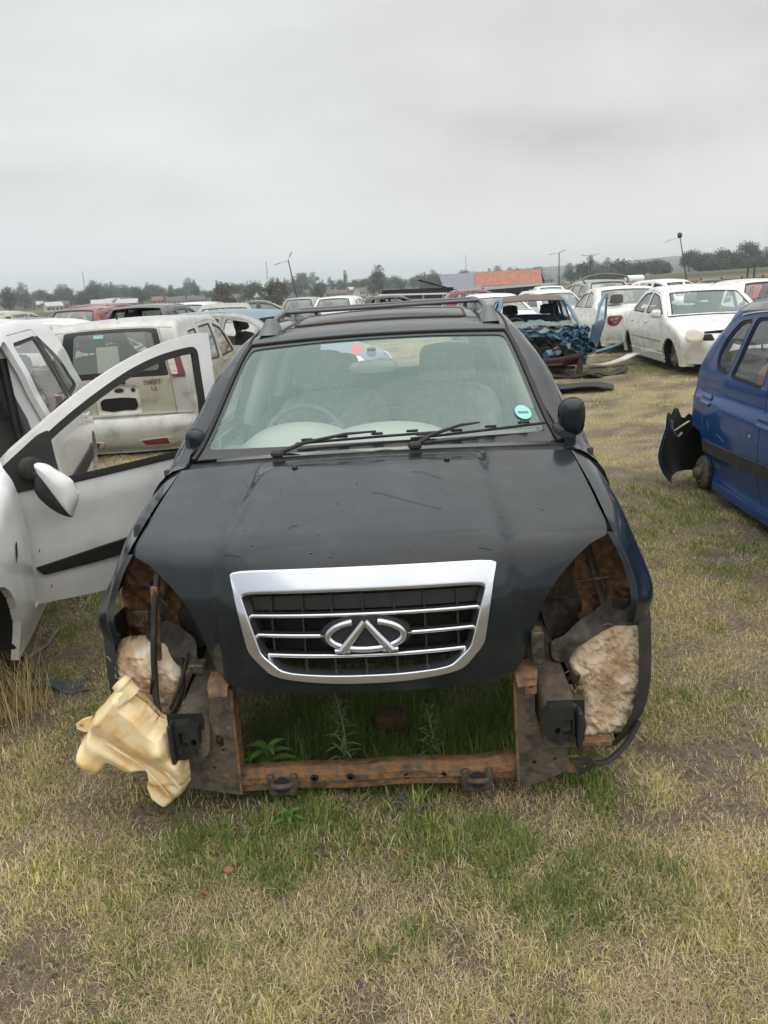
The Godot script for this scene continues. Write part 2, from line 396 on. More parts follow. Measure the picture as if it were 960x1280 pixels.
const HATCH := {"W": 0.80, "C": [1.80, 0.22, 1.85, 0.50, 1.74, 0.72, 0.98, 0.93, 0.93, 0.95, 0.25, 1.37, -0.1, 1.46, -0.9, 1.46, -1.42, 1.40, -1.70, 0.97, -1.82, 0.55, -1.78, 0.25],
	"D": [-0.22, 0, -0.22, 0, -0.20, -0.02, -0.04, -0.02, -0.05, -0.02, -0.05, -0.02, 0, -0.03, 0, -0.03, 0.04, -0.03, 0.08, -0.02, 0.14, 0, 0.14, 0],
	"plan": [-1.9, 0.88, -1.5, 0.95, -0.8, 1.0, 0.8, 1.0, 1.4, 0.97, 1.9, 0.86], "arch": [[1.18, 0.28, 0.33], [-1.18, 0.28, 0.33]], "sill": 0.16,
	"wins": [[0.74, 0.96, 0.20, 1.285, -0.20, 1.35, -0.22, 0.955], [-0.31, 0.96, -0.30, 1.355, -0.88, 1.345, -0.96, 0.99], [-1.05, 1.0, -1.00, 1.335, -1.2, 1.31, -1.36, 1.04]],
	"doors": [[0.82, 0.30, 0.83, 0.92, 0.18, 1.315, -0.24, 1.385, -0.262, 0.28], [-0.268, 0.28, -0.256, 1.385, -0.95, 1.375, -1.03, 0.95, -0.98, 0.68, -0.84, 0.52, -0.80, 0.28]],
	"segs": [["front_bumper", 0.0, 1.75], ["bonnet", 1.78, 3.0], ["cowl", 3.02, 4.0], ["windscreen", 4.0, 5.0], ["roof", 5.0, 7.6], ["tailgate", 7.62, 9.35], ["rear_bumper", 9.38, 11.0]],
	"tail": [[0.80, 0.97, 8.85, 9.6]], "head": [[0.52, 0.96, 1.55, 2.1]]}
const SEDAN := {"W": 0.88, "C": [2.20, 0.2, 2.25, 0.48, 2.12, 0.68, 1.12, 0.93, 1.07, 0.95, 0.35, 1.34, 0.0, 1.42, -0.75, 1.385, -1.30, 1.02, -1.4, 0.99, -2.12, 0.93, -2.24, 0.60, -2.20, 0.22],
	"D": [-0.30, 0, -0.30, 0, -0.26, -0.03, -0.04, -0.025, -0.05, -0.02, -0.05, -0.025, 0, -0.03, 0, -0.03, 0.05, -0.03, 0.04, -0.03, 0.12, -0.03, 0.18, 0, 0.18, 0],
	"plan": [-2.3, 0.86, -1.9, 0.94, -1.0, 1.0, 1.0, 1.0, 1.8, 0.95, 2.3, 0.84], "arch": [[1.36, 0.28, 0.335], [-1.36, 0.28, 0.335]], "sill": 0.15,
	"wins": [[0.90, 0.955, 0.32, 1.255, -0.12, 1.315, -0.14, 0.955], [-0.22, 0.955, -0.21, 1.32, -0.60, 1.295, -1.0, 1.04, -0.98, 0.97]],
	"doors": [[0.98, 0.28, 0.98, 0.91, 0.30, 1.285, -0.16, 1.35, -0.18, 0.26], [-0.187, 0.26, -0.172, 1.35, -0.66, 1.325, -1.12, 1.02, -1.12, 0.7, -1.02, 0.55, -0.98, 0.26]],
	"segs": [["front_bumper", 0.0, 1.6], ["bonnet", 1.63, 3.0], ["cowl", 3.02, 4.0], ["windscreen", 4.0, 5.0], ["roof", 5.0, 7.0], ["rear_window", 7.0, 8.0], ["boot_lid", 8.02, 10.55], ["rear_bumper", 10.58, 12.0]],
	"tail": [[0.58, 0.98, 9.98, 10.6]], "head": [[0.48, 0.95, 1.35, 2.02]]}
func shape_of(k: Dictionary) -> Shape:
	var sh := Shape.new()
	sh.W = k.W
	sh.C = pv(k.C)
	var d := pv(k.D)
	sh.E = PackedVector2Array()
	for i in sh.C.size():
		sh.E.append(sh.C[i] + d[i])
	sh.plan = pv(k.plan)
	sh.sec = pv(k.get("sec", [0.15, 0.92, 0.42, 0.985, 0.62, 1.0, 0.80, 0.99, 0.95, 0.965, 1.15, 0.88, 1.42, 0.755]))
	sh.ready(k.get("R", 0.06), k.get("per", 4))
	return sh
func side_map(sh: Shape, sg: float, off := 0.0) -> Callable:
	return func(p: Vector2) -> Vector3: return Vector3(sg * (sh.sidex(p.x, p.y) + off), p.y, p.x)
func strip_map(sh: Shape, off := 0.0) -> Callable:
	return func(p: Vector2) -> Vector3: return sh.strip(p.x, p.y, off)
func ring_out(p: PackedVector2Array, d: float) -> PackedVector2Array:
	var r := Geometry2D.offset_polygon(p, d, Geometry2D.JOIN_ROUND)
	return r[0] if r.size() else p
func ring(mb: MB, p: PackedVector2Array, d: float, mp: Callable, cell: Vector2, thick: float, ref: Vector3) -> void:
	mb.panel(ring_out(p, d), [p], mp, cell, thick, ref)
# options: paint, cell, omit (part names), glass, wheels, doors (bool), inside (seat material), colours {part: material}
func build_car(o: Node3D, k: Dictionary, q: Dictionary) -> Shape:
	var sh := shape_of(k)
	var paint: Material = q.paint
	var cell: float = q.get("cell", 0.09)
	var c2 := Vector2(cell, cell)
	var omit: Array = q.get("omit", [])
	var own: Dictionary = q.get("own", {})
	var glass: Material = q.get("glass", M["dusty glass"])
	var mid := Vector3(0, 0.6, 0)
	var n := sh.E.size() - 1
	# sides
	var s0: float = q.get("side0", 0.0)
	var s1: float = q.get("side1", float(n))
	var out := sh.edge_line(s0, s1, int((s1 - s0) * 5))
	var low: float = k.sill
	var zf := out[0].x
	var zr := out[out.size() - 1].x
	out.append(Vector2(zr, low))
	out.append(Vector2(zf, low))
	var polys := [out]
	var cuts := []
	for a in k.arch:
		var ap := circle(Vector2(a[0], a[1]), a[2], a[2], 28)
		cuts.append(ap)
		cuts.append(pv([a[0] - a[2], -0.2, a[0] + a[2], -0.2, a[0] + a[2], a[1], a[0] - a[2], a[1]]))
	cuts.append_array(q.get("cuts", []))
	for cpoly in cuts:
		var nx := []
		for p in polys:
			for r in Geometry2D.clip_polygons(p, cpoly):
				if not Geometry2D.is_polygon_clockwise(r):
					nx.append(r)
		polys = nx
	var bands: Array = sh.bands(s0, s1) if cell < 0.12 else []
	var wins := []
	for w in k.wins:
		wins.append(rounded(pv(w), 0.05))
	var doors := []
	for d in k.doors:
		doors.append(rounded(pv(d), 0.04))
	for sg in [-1.0, 1.0]:
		if q.has("only") and q.only != sg:
			pass
		var bs := MB.new()
		var nd: int = doors.size() if q.get("doors", true) else 0
		var skip_door: Array = q.get("no_door_l" if sg > 0 else "no_door_r", [])
		var holes := []
		var free := wins.duplicate()
		if nd:
			for d in doors:
				holes.append(ring_out(d, 0.004))
			free = []
			for w in wins:
				var inside := false
				for d in doors:
					if Geometry2D.is_point_in_polygon(w[0], d):
						inside = true
				if not inside:
					free.append(w)
		for p in polys:
			bs.panel(p, holes + free, side_map(sh, sg), c2, 0.03, mid, true, bands)
		var bo := obj("body_side", bs, own.get("body_side", paint), o)
		for i in nd:
			if i in skip_door:
				continue
			var dm := MB.new()
			var hw := []
			for w in wins:
				if Geometry2D.is_point_in_polygon(w[0], doors[i]):
					hw.append(w)
			dm.panel(doors[i], hw, side_map(sh, sg), c2, 0.03, mid, true, bands)
			var dob := obj("door", dm, own.get("door", paint), o)
			for w in hw:
				window(dob, w, sh, sg, glass, c2, q)
			if q.get("handles", true):
				var h := MB.new()
				var hz: float = doors[i][0].x
				var zmin := 9.0
				for p in doors[i]:
					zmin = minf(zmin, p.x)
				var hp := sh.side(zmin + 0.16, 0.80, sg, 0.012)
				h.box(hp, Vector3(0.02, 0.035, 0.15), 0.009)
				obj("handle", h, own.get("handle", paint), dob)
		for w in free:
			window(bo, w, sh, sg, glass, c2, q)
	# arches and wheels
	var hubs: Array = q.get("wheels", [1, 1, 1, 1])
	for i in k.arch.size():
		var a: Array = k.arch[i]
		for sg in [-1.0, 1.0]:
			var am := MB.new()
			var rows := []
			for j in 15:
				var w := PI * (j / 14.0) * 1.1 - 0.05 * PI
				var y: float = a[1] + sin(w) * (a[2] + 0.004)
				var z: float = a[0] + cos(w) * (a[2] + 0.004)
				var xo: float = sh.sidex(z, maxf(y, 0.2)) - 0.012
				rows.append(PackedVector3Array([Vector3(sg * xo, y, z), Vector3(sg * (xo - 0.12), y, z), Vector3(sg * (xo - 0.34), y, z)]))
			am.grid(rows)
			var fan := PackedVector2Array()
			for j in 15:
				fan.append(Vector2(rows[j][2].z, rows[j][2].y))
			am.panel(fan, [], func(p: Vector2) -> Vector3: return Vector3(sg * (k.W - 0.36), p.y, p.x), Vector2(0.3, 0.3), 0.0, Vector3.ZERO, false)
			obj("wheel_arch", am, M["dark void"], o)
			var have: int = hubs[i * 2 + (0 if sg < 0 else 1)]
			if have == 1:
				wheel(o, Vector3(sg * (k.W - 0.12), q.get("wy", 0.28), a[0]), 0.275, 0.17, sg)
			elif have == 2:
				var dm := MB.new()
				dm.lathe([[0.0, -0.05], [0.11, -0.05], [0.115, 0.01], [0.10, 0.025], [0.05, 0.03], [0.045, 0.06], [0.0, 0.06]], Transform3D(Basis(Vector3.BACK, -PI * 0.5 * sg), Vector3(sg * (k.W - 0.16), q.get("wy", 0.22), a[0])), 18)
				obj("brake_drum", dm, M["drum"], o)
	# strips
	for sgm in k.segs:
		var nm: String = sgm[0]
		if nm in omit:
			continue
		var a: float = sgm[1]
		var b: float = sgm[2]
		var mb := MB.new()
		var cs := Vector2(cell * 1.4, 0.26 if cell < 0.12 else 0.5)
		if nm in ["windscreen", "rear_window"]:
			var full := pv([-1, a, 1, a, 1, b, -1, b])
			var hole := rounded(pv([-0.93, a + 0.07, 0.93, a + 0.07, 0.90, b - 0.06, -0.90, b - 0.06]), 0.06)
			mb.panel(full, [hole], strip_map(sh), cs, 0.02, mid)
			var fr := obj(nm + "_frame", mb, own.get(nm + "_frame", paint), o)
			if not (nm + "_glass") in omit:
				var gm := MB.new()
				gm.panel(ring_out(hole, 0.02), [], strip_map(sh, -0.012), cs, 0.0, mid, false)
				obj(nm, gm, own.get(nm, glass), o)
				var rb := MB.new()
				rb.panel(hole, [ring_out(hole, -0.035)], strip_map(sh, -0.008), cs, 0.0, mid, false)
				obj("seal", rb, M["rubber"], fr)
		elif nm == "tailgate" and k.get("tail_glass", true):
			var full := pv([-1, a, 1, a, 1, b, -1, b])
			var gh: Array = k.get("tg", [-0.88, 7.95, 0.88, 7.95, 0.90, 8.85, -0.90, 8.85])
			var hole := rounded(pv(gh), 0.08)
			mb.panel(full, [hole], strip_map(sh), cs, 0.02, mid)
			var tg := obj(nm, mb, own.get(nm, paint), o)
			if not "rear_glass" in omit:
				var gm := MB.new()
				gm.panel(ring_out(hole, 0.02), [], strip_map(sh, -0.008), cs, 0.0, mid, false)
				obj("rear_window", gm, own.get("rear_window", glass), tg)
				var rb := MB.new()
				rb.panel(hole, [ring_out(hole, -0.05)], strip_map(sh, -0.004), cs, 0.0, mid, false)
				obj("window_border", rb, M["frit"], tg)
		else:
			mb.panel(pv([-1, a, 1, a, 1, b, -1, b]), [], strip_map(sh), cs, 0.02, mid)
			obj(nm, mb, own.get(nm, M["black plastic"] if nm == "cowl" else paint), o)
	# lamps
	for kind in ["head", "tail"]:
		if kind + "_lamps" in omit:
			continue
		for l in k[kind]:
			for sg in [-1.0, 1.0]:
				var lm := MB.new()
				var lp := rounded(pv([sg * l[0], l[2], sg * l[1], l[2], sg * l[1], l[3], sg * l[0], l[3]]), 0.06)
				if Geometry2D.is_polygon_clockwise(lp):
					lp.reverse()
				lm.panel(lp, [], strip_map(sh, 0.008), Vector2(0.1, 0.12), 0.012, mid)
				obj("headlight" if kind == "head" else "tail_light", lm, M["lamp lens"] if kind == "head" else M["red lens"], o)
	# inside
	var fl := MB.new()
	var f0 := sh.C[1].x - 0.35
	var f1: float = sh.C[sh.C.size() - 2].x + 0.3
	fl.box(Vector3(0, 0.25, (f0 + f1) * 0.5), Vector3(sh.W * 1.62, 0.06, absf(f0 - f1)), 0.0)
	obj("floor_pan", fl, M["grey liner"], o)
	if q.get("inside", true):
		var zw: float = sh.C[4].x
		var zt: float = sh.C[5].x
		var db := MB.new()
		db.box(Vector3(0, 0.80, zw - 0.14), Vector3(sh.W * 1.60, 0.26, 0.34), 0.08)
		db.box(Vector3(0, 0.55, zw + 0.05), Vector3(sh.W * 1.62, 0.7, 0.04), 0.0)
		obj("dashboard", db, M["grey trim"], o)
		var sm: Material = q.get("seats", M["brown seat cloth"])
		for x in [-0.36, 0.36]:
			seat(o, Vector3(x, 0.48, zt - 0.75), sm)
		if q.get("bench", true):
			seat(o, Vector3(-0.36, 0.48, zt - 1.5), sm, 0.62, 0.55)
			seat(o, Vector3(0.36, 0.48, zt - 1.5), sm, 0.62, 0.55)
		steering(o, Vector3(q.get("wheel_x", -0.36), 0.88, zt - 0.05), M["black plastic"])
	return sh
func window(parent: Node, w: PackedVector2Array, sh: Shape, sg: float, glass: Material, c2: Vector2, q: Dictionary) -> void:
	if not q.get("side_glass", true):
		return
	var g := MB.new()
	g.panel(w, [], side_map(sh, sg, -0.012), c2 * 2.0, 0.0, Vector3(0, 0.6, 0), false)
	var go := obj("window", g, glass, parent)
	var f := MB.new()
	f.panel(w, [ring_out(w, -0.022)], side_map(sh, sg, -0.006), c2, 0.0, Vector3(0, 0.6, 0), false)
	obj("window_seal", f, M["rubber"], go)
func mirror(parent: Node, at: Vector3, sg: float, m: Material, size := 1.0) -> void:
	var x := MB.new()
	x.xf = Transform3D(Basis.from_scale(Vector3(sg * size, size, size)), at)
	x.pillow(smooth2(pv([0.02, -0.05, 0.0, 0.04, 0.04, 0.075, 0.13, 0.07, 0.165, 0.02, 0.15, -0.045, 0.08, -0.06]), 4), 0.06, 0.05, 0.025, 0.01)
	obj("door_mirror", x, m, parent)
# ---------------------------------------------------------------- the black off-roader in the middle
func sv(sh: Shape, u: float, s: float, off := 0.0) -> Vector3:
	return sh.strip(u, s, off)
func strip_bar(sh: Shape, u0: float, u1: float, s: float, off: float, r: float, flat := 0.6) -> PackedVector3Array:
	var p := PackedVector3Array()
	for k in 17:
		p.append(sh.strip(lerpf(u0, u1, k / 16.0), s, off))
	return p
func plate(mb: MB, pts: Array, z: float, thick: float, holes := [], lean := 0.0, cell := 0.04) -> void:
	var p := pv(pts)
	if Geometry2D.is_polygon_clockwise(p):
		p.reverse()
	mb.panel(p, holes, func(q: Vector2) -> Vector3: return Vector3(q.x, q.y, z + lean * (q.y - 0.3)), Vector2(cell, cell), thick, Vector3(p[0].x, p[0].y, z - 10.0))
	mb.panel(p, holes, func(q: Vector2) -> Vector3: return Vector3(q.x, q.y, z - thick + lean * (q.y - 0.3)), Vector2(cell, cell), 0.0, Vector3(p[0].x, p[0].y, z + 10.0), false)
func mir(a: Array) -> Array:
	var o := a.duplicate()
	for i in range(0, o.size(), 2):
		o[i] = -o[i]
	return o

func black_car() -> void:
	var o := thing("black_suv", "black stripped off-roader without bumper, headlights or engine, chrome grille facing the viewer", "car", Vector3(-0.052, 0, -2.077), Vector3(0, -3.2, 1.2))
	var k := {"W": 0.885,
		"C": [0.115, 0.455, 0.11, 0.60, 0.085, 0.76, 0.02, 0.845, -0.25, 0.915, -0.72, 0.975, -0.76, 0.985, -1.45, 1.365, -1.7, 1.41, -2.3, 1.45, -3.1, 1.44, -3.6, 1.40, -3.95, 0.95, -4.05, 0.5, -4.0, 0.25],
		"plan": [-4.0, 0.9, -3.5, 0.97, -2.8, 1.0, -0.8, 1.0, -0.4, 0.99, -0.15, 0.965, 0.0, 0.925, 0.2, 0.83],
		"sec": [0.2, 0.93, 0.45, 0.985, 0.62, 1.0, 0.78, 0.99, 0.95, 0.95, 1.15, 0.86, 1.38, 0.735, 1.5, 0.68]}
	var sh := Shape.new()
	sh.W = k.W
	sh.C = pv(k.C)
	sh.E = pv([-0.10, 0.44, -0.10, 0.58, -0.12, 0.70, -0.17, 0.80, -0.36, 0.865, -0.73, 0.955, -0.80, 0.965, -1.50, 1.345, -1.75, 1.385, -2.3, 1.415, -3.1, 1.405, -3.55, 1.365, -3.85, 0.95, -3.95, 0.5, -3.9, 0.25])
	sh.X = PackedFloat32Array([0.74, 0.74, 0.74, 0.74, 0.735, 0.72, 0.715, 0.59, 0.60, 0.61, 0.61, 0.58, 0.72, 0.8, 0.8])
	sh.plan = pv(k.plan)
	sh.sec = pv(k.sec)
	sh.ready(0.06, 6)
	var mid := Vector3(0, 0.6, -1.8)
	var bp: Material = M["black paint"]
	# bonnet with the hole for the grille
	var hood := pv([1.0, 4.93, 1.0, 3.04, 0.955, 2.93, 0.908, 2.80, 0.85, 2.52, 0.795, 2.20, 0.745, 1.88, 0.705, 1.58, 0.672, 1.25, 0.648, 0.95, 0.628, 0.62, 0.605, 0.38, 0.565, 0.17, 0.50, 0.06, 0.44, 0.03, 0.3, 0.07, 0.0, 0.11,
		-0.3, 0.07, -0.44, 0.03, -0.50, 0.06, -0.565, 0.17, -0.605, 0.38, -0.628, 0.62, -0.648, 0.95, -0.672, 1.25, -0.705, 1.58, -0.745, 1.88, -0.795, 2.20, -0.85, 2.52, -0.908, 2.80, -0.955, 2.93, -1.0, 3.04, -1.0, 4.93])
	hood.reverse()
	var gout := rounded(pv([-0.515, 2.45, 0.515, 2.45, 0.45, 0.86, 0.36, 0.40, 0.15, 0.30, -0.15, 0.30, -0.36, 0.40, -0.45, 0.86]), 0.10, 5)
	var gin := rounded(pv([-0.462, 1.88, 0.462, 1.88, 0.395, 0.84, 0.315, 0.51, 0.15, 0.47, -0.15, 0.47, -0.315, 0.51, -0.395, 0.84]), 0.07, 5)
	gout.reverse()
	gin.reverse()
	# two pressed creases run down the bonnet, a slight swage beside them
	var hmap := func(p: Vector2) -> Vector3:
		var q := sh.strip(p.x, p.y)
		var x := absf(p.x)
		var ce := lerpf(0.60, 0.54, clampf(p.y / 5.0, 0.0, 1.0))
		var dd := (x - ce) / 0.045
		q.y += 0.016 * (1.0 / (1.0 + exp(dd * 3.0))) * smoothstep(0.0, 1.6, p.y) * (1.0 - smoothstep(4.6, 4.95, p.y))
		q.z += 0.020 * (1.0 / (1.0 + exp(dd * 3.0))) * (1.0 - smoothstep(1.0, 3.0, p.y))
		return q
	var hm := MB.new()
	hm.panel(hood, [ring_out(gout, -0.012)], hmap, Vector2(0.022, 0.09), 0.014, mid)
	var bonnet := obj("bonnet", hm, bp, o)
	var under := MB.new()
	under.panel(Geometry2D.offset_polygon(hood, -0.05)[0], [ring_out(gout, 0.005)], func(p: Vector2) -> Vector3: return sh.strip(p.x, p.y, -0.04), Vector2(0.1, 0.25), 0.0, mid, false)
	obj("bonnet_frame", under, M["bay steel"], bonnet)
	var noz := MB.new()
	for u in [-0.37, 0.37]:
		noz = MB.new()
		var np := sh.strip(u, 4.62, 0.018)
		noz.box(np, Vector3(0.02, 0.014, 0.022), 0.005)
		obj("washer_nozzle", noz, M["black plastic"], bonnet)
	# chips and scratches in the bonnet paint
	var rng := RandomNumberGenerator.new()
	rng.seed = 7
	var chips := MB.new()
	var scr := MB.new()
	for i in 90:
		var u := rng.randf_range(-0.85, 0.85)
		var s := rng.randf_range(2.5, 4.5)
		var cp: Vector3 = hmap.call(Vector2(u, s)) + sh.normal(u, s) * 0.0025
		chips.box(cp, Vector3(0.001 + 0.006 * pow(rng.randf(), 3.0), 0.001, 0.001 + 0.004 * pow(rng.randf(), 2.0)), 0.0, Basis(Vector3.UP, rng.randf() * 3.0) * Basis(Vector3.RIGHT, 0.15))
	for sc in [[0.02, 4.1, 0.32, 3.7], [-0.55, 2.9, -0.48, 2.86], [-0.62, 2.2, -0.60, 2.1], [0.45, 2.75, 0.50, 2.72], [0.2, 4.4, 0.34, 4.3], [-0.3, 3.4, -0.26, 3.5]]:
		var sp := PackedVector3Array()
		for t in 9:
			var f := t / 8.0
			var u := lerpf(sc[0], sc[2], f) + 0.004 * sin(f * 9.0)
			var s := lerpf(sc[1], sc[3], f) + 0.03 * sin(f * 5.0)
			sp.append((hmap.call(Vector2(u, s)) as Vector3) + sh.normal(u, s) * 0.002)
		scr.tube(sp, 0.0006, 4)
	obj("paint_chips", chips, M["drum"], bonnet)
	obj("scratches", scr, M["dusty plastic"], bonnet)
	# grille
	var gr := Node3D.new()
	gr.name = "grille"
	o.add_child(gr, true)
	var fm := MB.new()
	var rows := []
	var go := PackedVector2Array()
	var gi := PackedVector2Array()
	for i in 120:
		go.append(walk(gout, i / 120.0))
		gi.append(near_point(gin, go[i]))
	for q in [[0.0, -0.002], [0.0, 0.009], [0.05, 0.0125], [0.12, 0.0135], [0.85, 0.0115], [0.95, 0.010], [1.0, 0.005], [1.0, -0.03]]:
		var row := PackedVector3Array()
		for i in 120:
			var p := go[i].lerp(gi[i], q[0])
			row.append((hmap.call(p) as Vector3) + sh.normal(p.x, p.y) * q[1])
		rows.append(row)
	fm.grid(rows, true)
	obj("chrome_surround", fm, M["chrome"], gr)
	var bk := MB.new()
	bk.panel(ring_out(gin, 0.01), [], strip_map(sh, -0.055), Vector2(0.1, 0.2), 0.0, mid, false)
	obj("grille_backing", bk, M["dark void"], gr)
	for i in 3:
		var s: float = [1.555, 1.205, 0.82][i]
		var half: float = [0.443, 0.415, 0.376][i]
		var sl := MB.new()
		var body := MB.new()
		var cuts := [[-half, half]] if i != 1 else [[-half, -0.150], [0.165, half]]
		for c in cuts:
			sl.tube(strip_bar(sh, c[0], c[1], s, 0.004, 0.0), 0.0068, 8)
		body.grid([strip_bar(sh, -half - 0.02, half + 0.02, s + 0.05, -0.004, 0.0), strip_bar(sh, -half - 0.02, half + 0.02, s - 0.05, -0.004, 0.0), strip_bar(sh, -half - 0.02, half + 0.02, s - 0.12, -0.05, 0.0)])
		body.grid([strip_bar(sh, -half - 0.02, half + 0.02, s + 0.05, -0.004, 0.0), strip_bar(sh, -half - 0.02, half + 0.02, s + 0.0, -0.05, 0.0)])
		var so := obj("slat", body, M["black plastic"], gr)
		obj("chrome_strip", sl, M["worn chrome"], so)
	for u in [-0.36, -0.235, -0.12, 0.0, 0.12, 0.235, 0.36]:
		var rb := MB.new()
		var a := PackedVector3Array()
		var b := PackedVector3Array()
		for t in 9:
			var s := lerpf(0.46, 1.92, t / 8.0)
			a.append(sh.strip(u - 0.004, s, -0.012))
			b.append(sh.strip(u - 0.004, s, -0.05))
		rb.grid([a, b])
		var a2 := PackedVector3Array()
		for t in 9:
			a2.append(sh.strip(u + 0.004, lerpf(0.46, 1.92, t / 8.0), -0.012))
		rb.grid([a, a2])
		obj("rib", rb, M["black plastic"], gr)
	var top := MB.new()
	top.panel(pv([-0.455, 1.62, 0.455, 1.62, 0.47, 1.9, -0.47, 1.9]), [], strip_map(sh, -0.02), Vector2(0.1, 0.2), 0.0, mid, false)
	obj("upper_blank", top, M["black plastic"], gr)
	# badge: an open oval ring with a pointed A standing in it
	var bd := MB.new()
	bd.panel(circle(Vector2(0.008, 1.225), 0.172, 0.335, 36), [], strip_map(sh, 0.010), Vector2(0.05, 0.1), 0.03, mid)
	var bdo := obj("badge_plinth", bd, M["black plastic"], gr)
	var bc := MB.new()
	for sg in [-1.0, 1.0]:
		var rp := PackedVector3Array()
		for t in 25:
			var w := lerpf(PI * 0.5 - sg * 0.34, PI * 0.5 - sg * (PI + 0.12), t / 24.0)
			rp.append(sh.strip(0.008 + cos(w) * 0.140, 1.215 + sin(w) * 0.245, 0.016))
		bc.tube(rp, 0.0105, 8)
		bc.tube(PackedVector3Array([sh.strip(0.008, 1.46, 0.02), sh.strip(0.008 + sg * 0.045, 1.22, 0.02), sh.strip(0.008 + sg * 0.093, 0.945, 0.018)]), PackedFloat32Array([0.011, 0.0125, 0.014]), 8)
		bc.tube(PackedVector3Array([sh.strip(0.008 + sg * 0.06, 0.948, 0.018), sh.strip(0.008 + sg * 0.117, 0.948, 0.018)]), 0.008, 6)
	obj("badge", bc, M["chrome"], bdo)
	# fenders
	for sg in [-1.0, 1.0]:
		var ctl := [
			[0.745, 0.812, -0.15, 0.742, 0.848, -0.27, 0.738, 0.893, -0.45, 0.725, 0.955, -0.74],
			[0.765, 0.765, -0.10, 0.802, 0.800, -0.27, 0.815, 0.845, -0.45, 0.806, 0.905, -0.74],
			[0.786, 0.692, -0.06, 0.846, 0.702, -0.24, 0.869, 0.735, -0.42, 0.872, 0.79, -0.74],
			[0.788, 0.632, -0.03, 0.868, 0.628, -0.15, 0.886, 0.665, -0.40, 0.886, 0.70, -0.74],
			[0.783, 0.562, -0.045, 0.850, 0.572, -0.12, 0.878, 0.615, -0.32, 0.885, 0.64, -0.62]]
		var rws := []
		for i in 17:
			var f := i / 4.0
			var i0 := mini(int(f), 3)
			var ff := f - i0
			var row := PackedVector3Array()
			for j in 13:
				var g := j / 4.0
				var j0 := mini(int(g), 2)
				var gg := g - j0
				var cr := []
				for di in [-1, 0, 1, 2]:
					var ri: Array = ctl[clampi(i0 + di, 0, 4)]
					var pp := []
					for dj in [-1, 0, 1, 2]:
						var jj := clampi(j0 + dj, 0, 3) * 3
						pp.append(Vector3(ri[jj], ri[jj + 1], ri[jj + 2]))
					cr.append((pp[1] as Vector3).cubic_interpolate(pp[2], pp[0], pp[3], gg))
				var q: Vector3 = (cr[1] as Vector3).cubic_interpolate(cr[2], cr[0], cr[3], ff)
				row.append(Vector3(q.x * sg, q.y, q.z))
			rws.append(row)
		var fe := MB.new()
		fe.grid(rws)
		# folded flange along the headlight edge
		var fl := []
		for i in 17:
			var p: Vector3 = rws[i][0]
			fl.append(PackedVector3Array([p, p + Vector3(-sg * 0.004, 0.001, -0.004), p + Vector3(-sg * 0.016, 0.0, -0.012)]))
		fe.grid(fl)
		var fo := obj("fender", fe, M["black fender paint"], o)
		var lip := MB.new()
		var lp := PackedVector3Array()
		for i in 17:
			lp.append(rws[i][0])
		lip.tube(lp, 0.0022, 6)
		obj("edge", lip, M["dusty plastic"], fo)
	# sides behind the fenders
	var bands := sh.bands(4.9, 13.7)
	for sg in [-1.0, 1.0]:
		var outl := PackedVector2Array([Vector2(-0.74, 0.30)])
		outl.append_array(sh.edge_line(5.0, 13.6, 70))
		outl.append(Vector2(-3.9, 0.16))
		outl.append(Vector2(-1.0, 0.14))
		outl.append(Vector2(-0.98, 0.35))
		outl.append(Vector2(-0.90, 0.58))
		var p2: PackedVector2Array = Geometry2D.clip_polygons(outl, circle(Vector2(-3.2, 0.2), 0.37, 0.37, 28))[0]
		var d1 := rounded(pv([-0.86, 0.30, -0.84, 0.90, -0.90, 0.975, -1.56, 1.315, -2.12, 1.365, -2.16, 0.85, -2.14, 0.24, -1.05, 0.22]), 0.05)
		var d2 := rounded(pv([-2.17, 0.24, -2.19, 0.85, -2.15, 1.365, -2.85, 1.355, -2.98, 1.0, -2.95, 0.68, -2.82, 0.48, -2.78, 0.24]), 0.05)
		var w1 := rounded(pv([-1.02, 0.96, -1.60, 1.275, -2.06, 1.32, -2.09, 0.92, -1.05, 0.92]), 0.05)
		var w2 := rounded(pv([-2.23, 0.92, -2.21, 1.325, -2.80, 1.315, -2.90, 1.0, -2.88, 0.93]), 0.05)
		var w3 := rounded(pv([-3.03, 0.96, -2.95, 1.31, -3.40, 1.28, -3.58, 1.0]), 0.06)
		var bs := MB.new()
		bs.panel(p2, [ring_out(d1, 0.004), ring_out(d2, 0.004), w3], side_map(sh, sg), Vector2(0.08, 0.07), 0.03, mid, true, bands)
		var bo := obj("body_side", bs, M["black fender paint"], o)
		window(bo, w3, sh, sg, M["clear glass"], Vector2(0.1, 0.1), {})
		for dd in [[d1, w1], [d2, w2]]:
			var dm := MB.new()
			dm.panel(dd[0], [dd[1]], side_map(sh, sg), Vector2(0.08, 0.07), 0.04, mid, true, bands)
			var dob := obj("door", dm, M["black fender paint"], o)
			window(dob, dd[1], sh, sg, M["clear glass"], Vector2(0.1, 0.1), {})
			var card := MB.new()
			card.panel(Geometry2D.offset_polygon(Geometry2D.clip_polygons(dd[0], pv([-4, 0.90, 0, 0.90, 0, 2, -4, 2]))[0], -0.04)[0], [], side_map(sh, sg, -0.06), Vector2(0.2, 0.2), 0.0, mid, false)
			obj("door_card", card, M["pale trim"], dob)
			var hd := MB.new()
			hd.box(sh.side(dd[0][0].x - 1.12 if dd[0] == d1 else -2.86, 0.80, sg, 0.014), Vector3(0.02, 0.035, 0.16), 0.009)
			obj("handle", hd, M["black plastic"], dob)
		# trim line along the windscreen pillar
		var pl := MB.new()
		var pts := PackedVector3Array()
		for t in 20:
			pts.append(sh.strip(sg * 0.985, lerpf(6.02, 7.0, t / 19.0), 0.004))
		pl.tube(pts, 0.011, 6, false, 0.5)
		pts = PackedVector3Array()
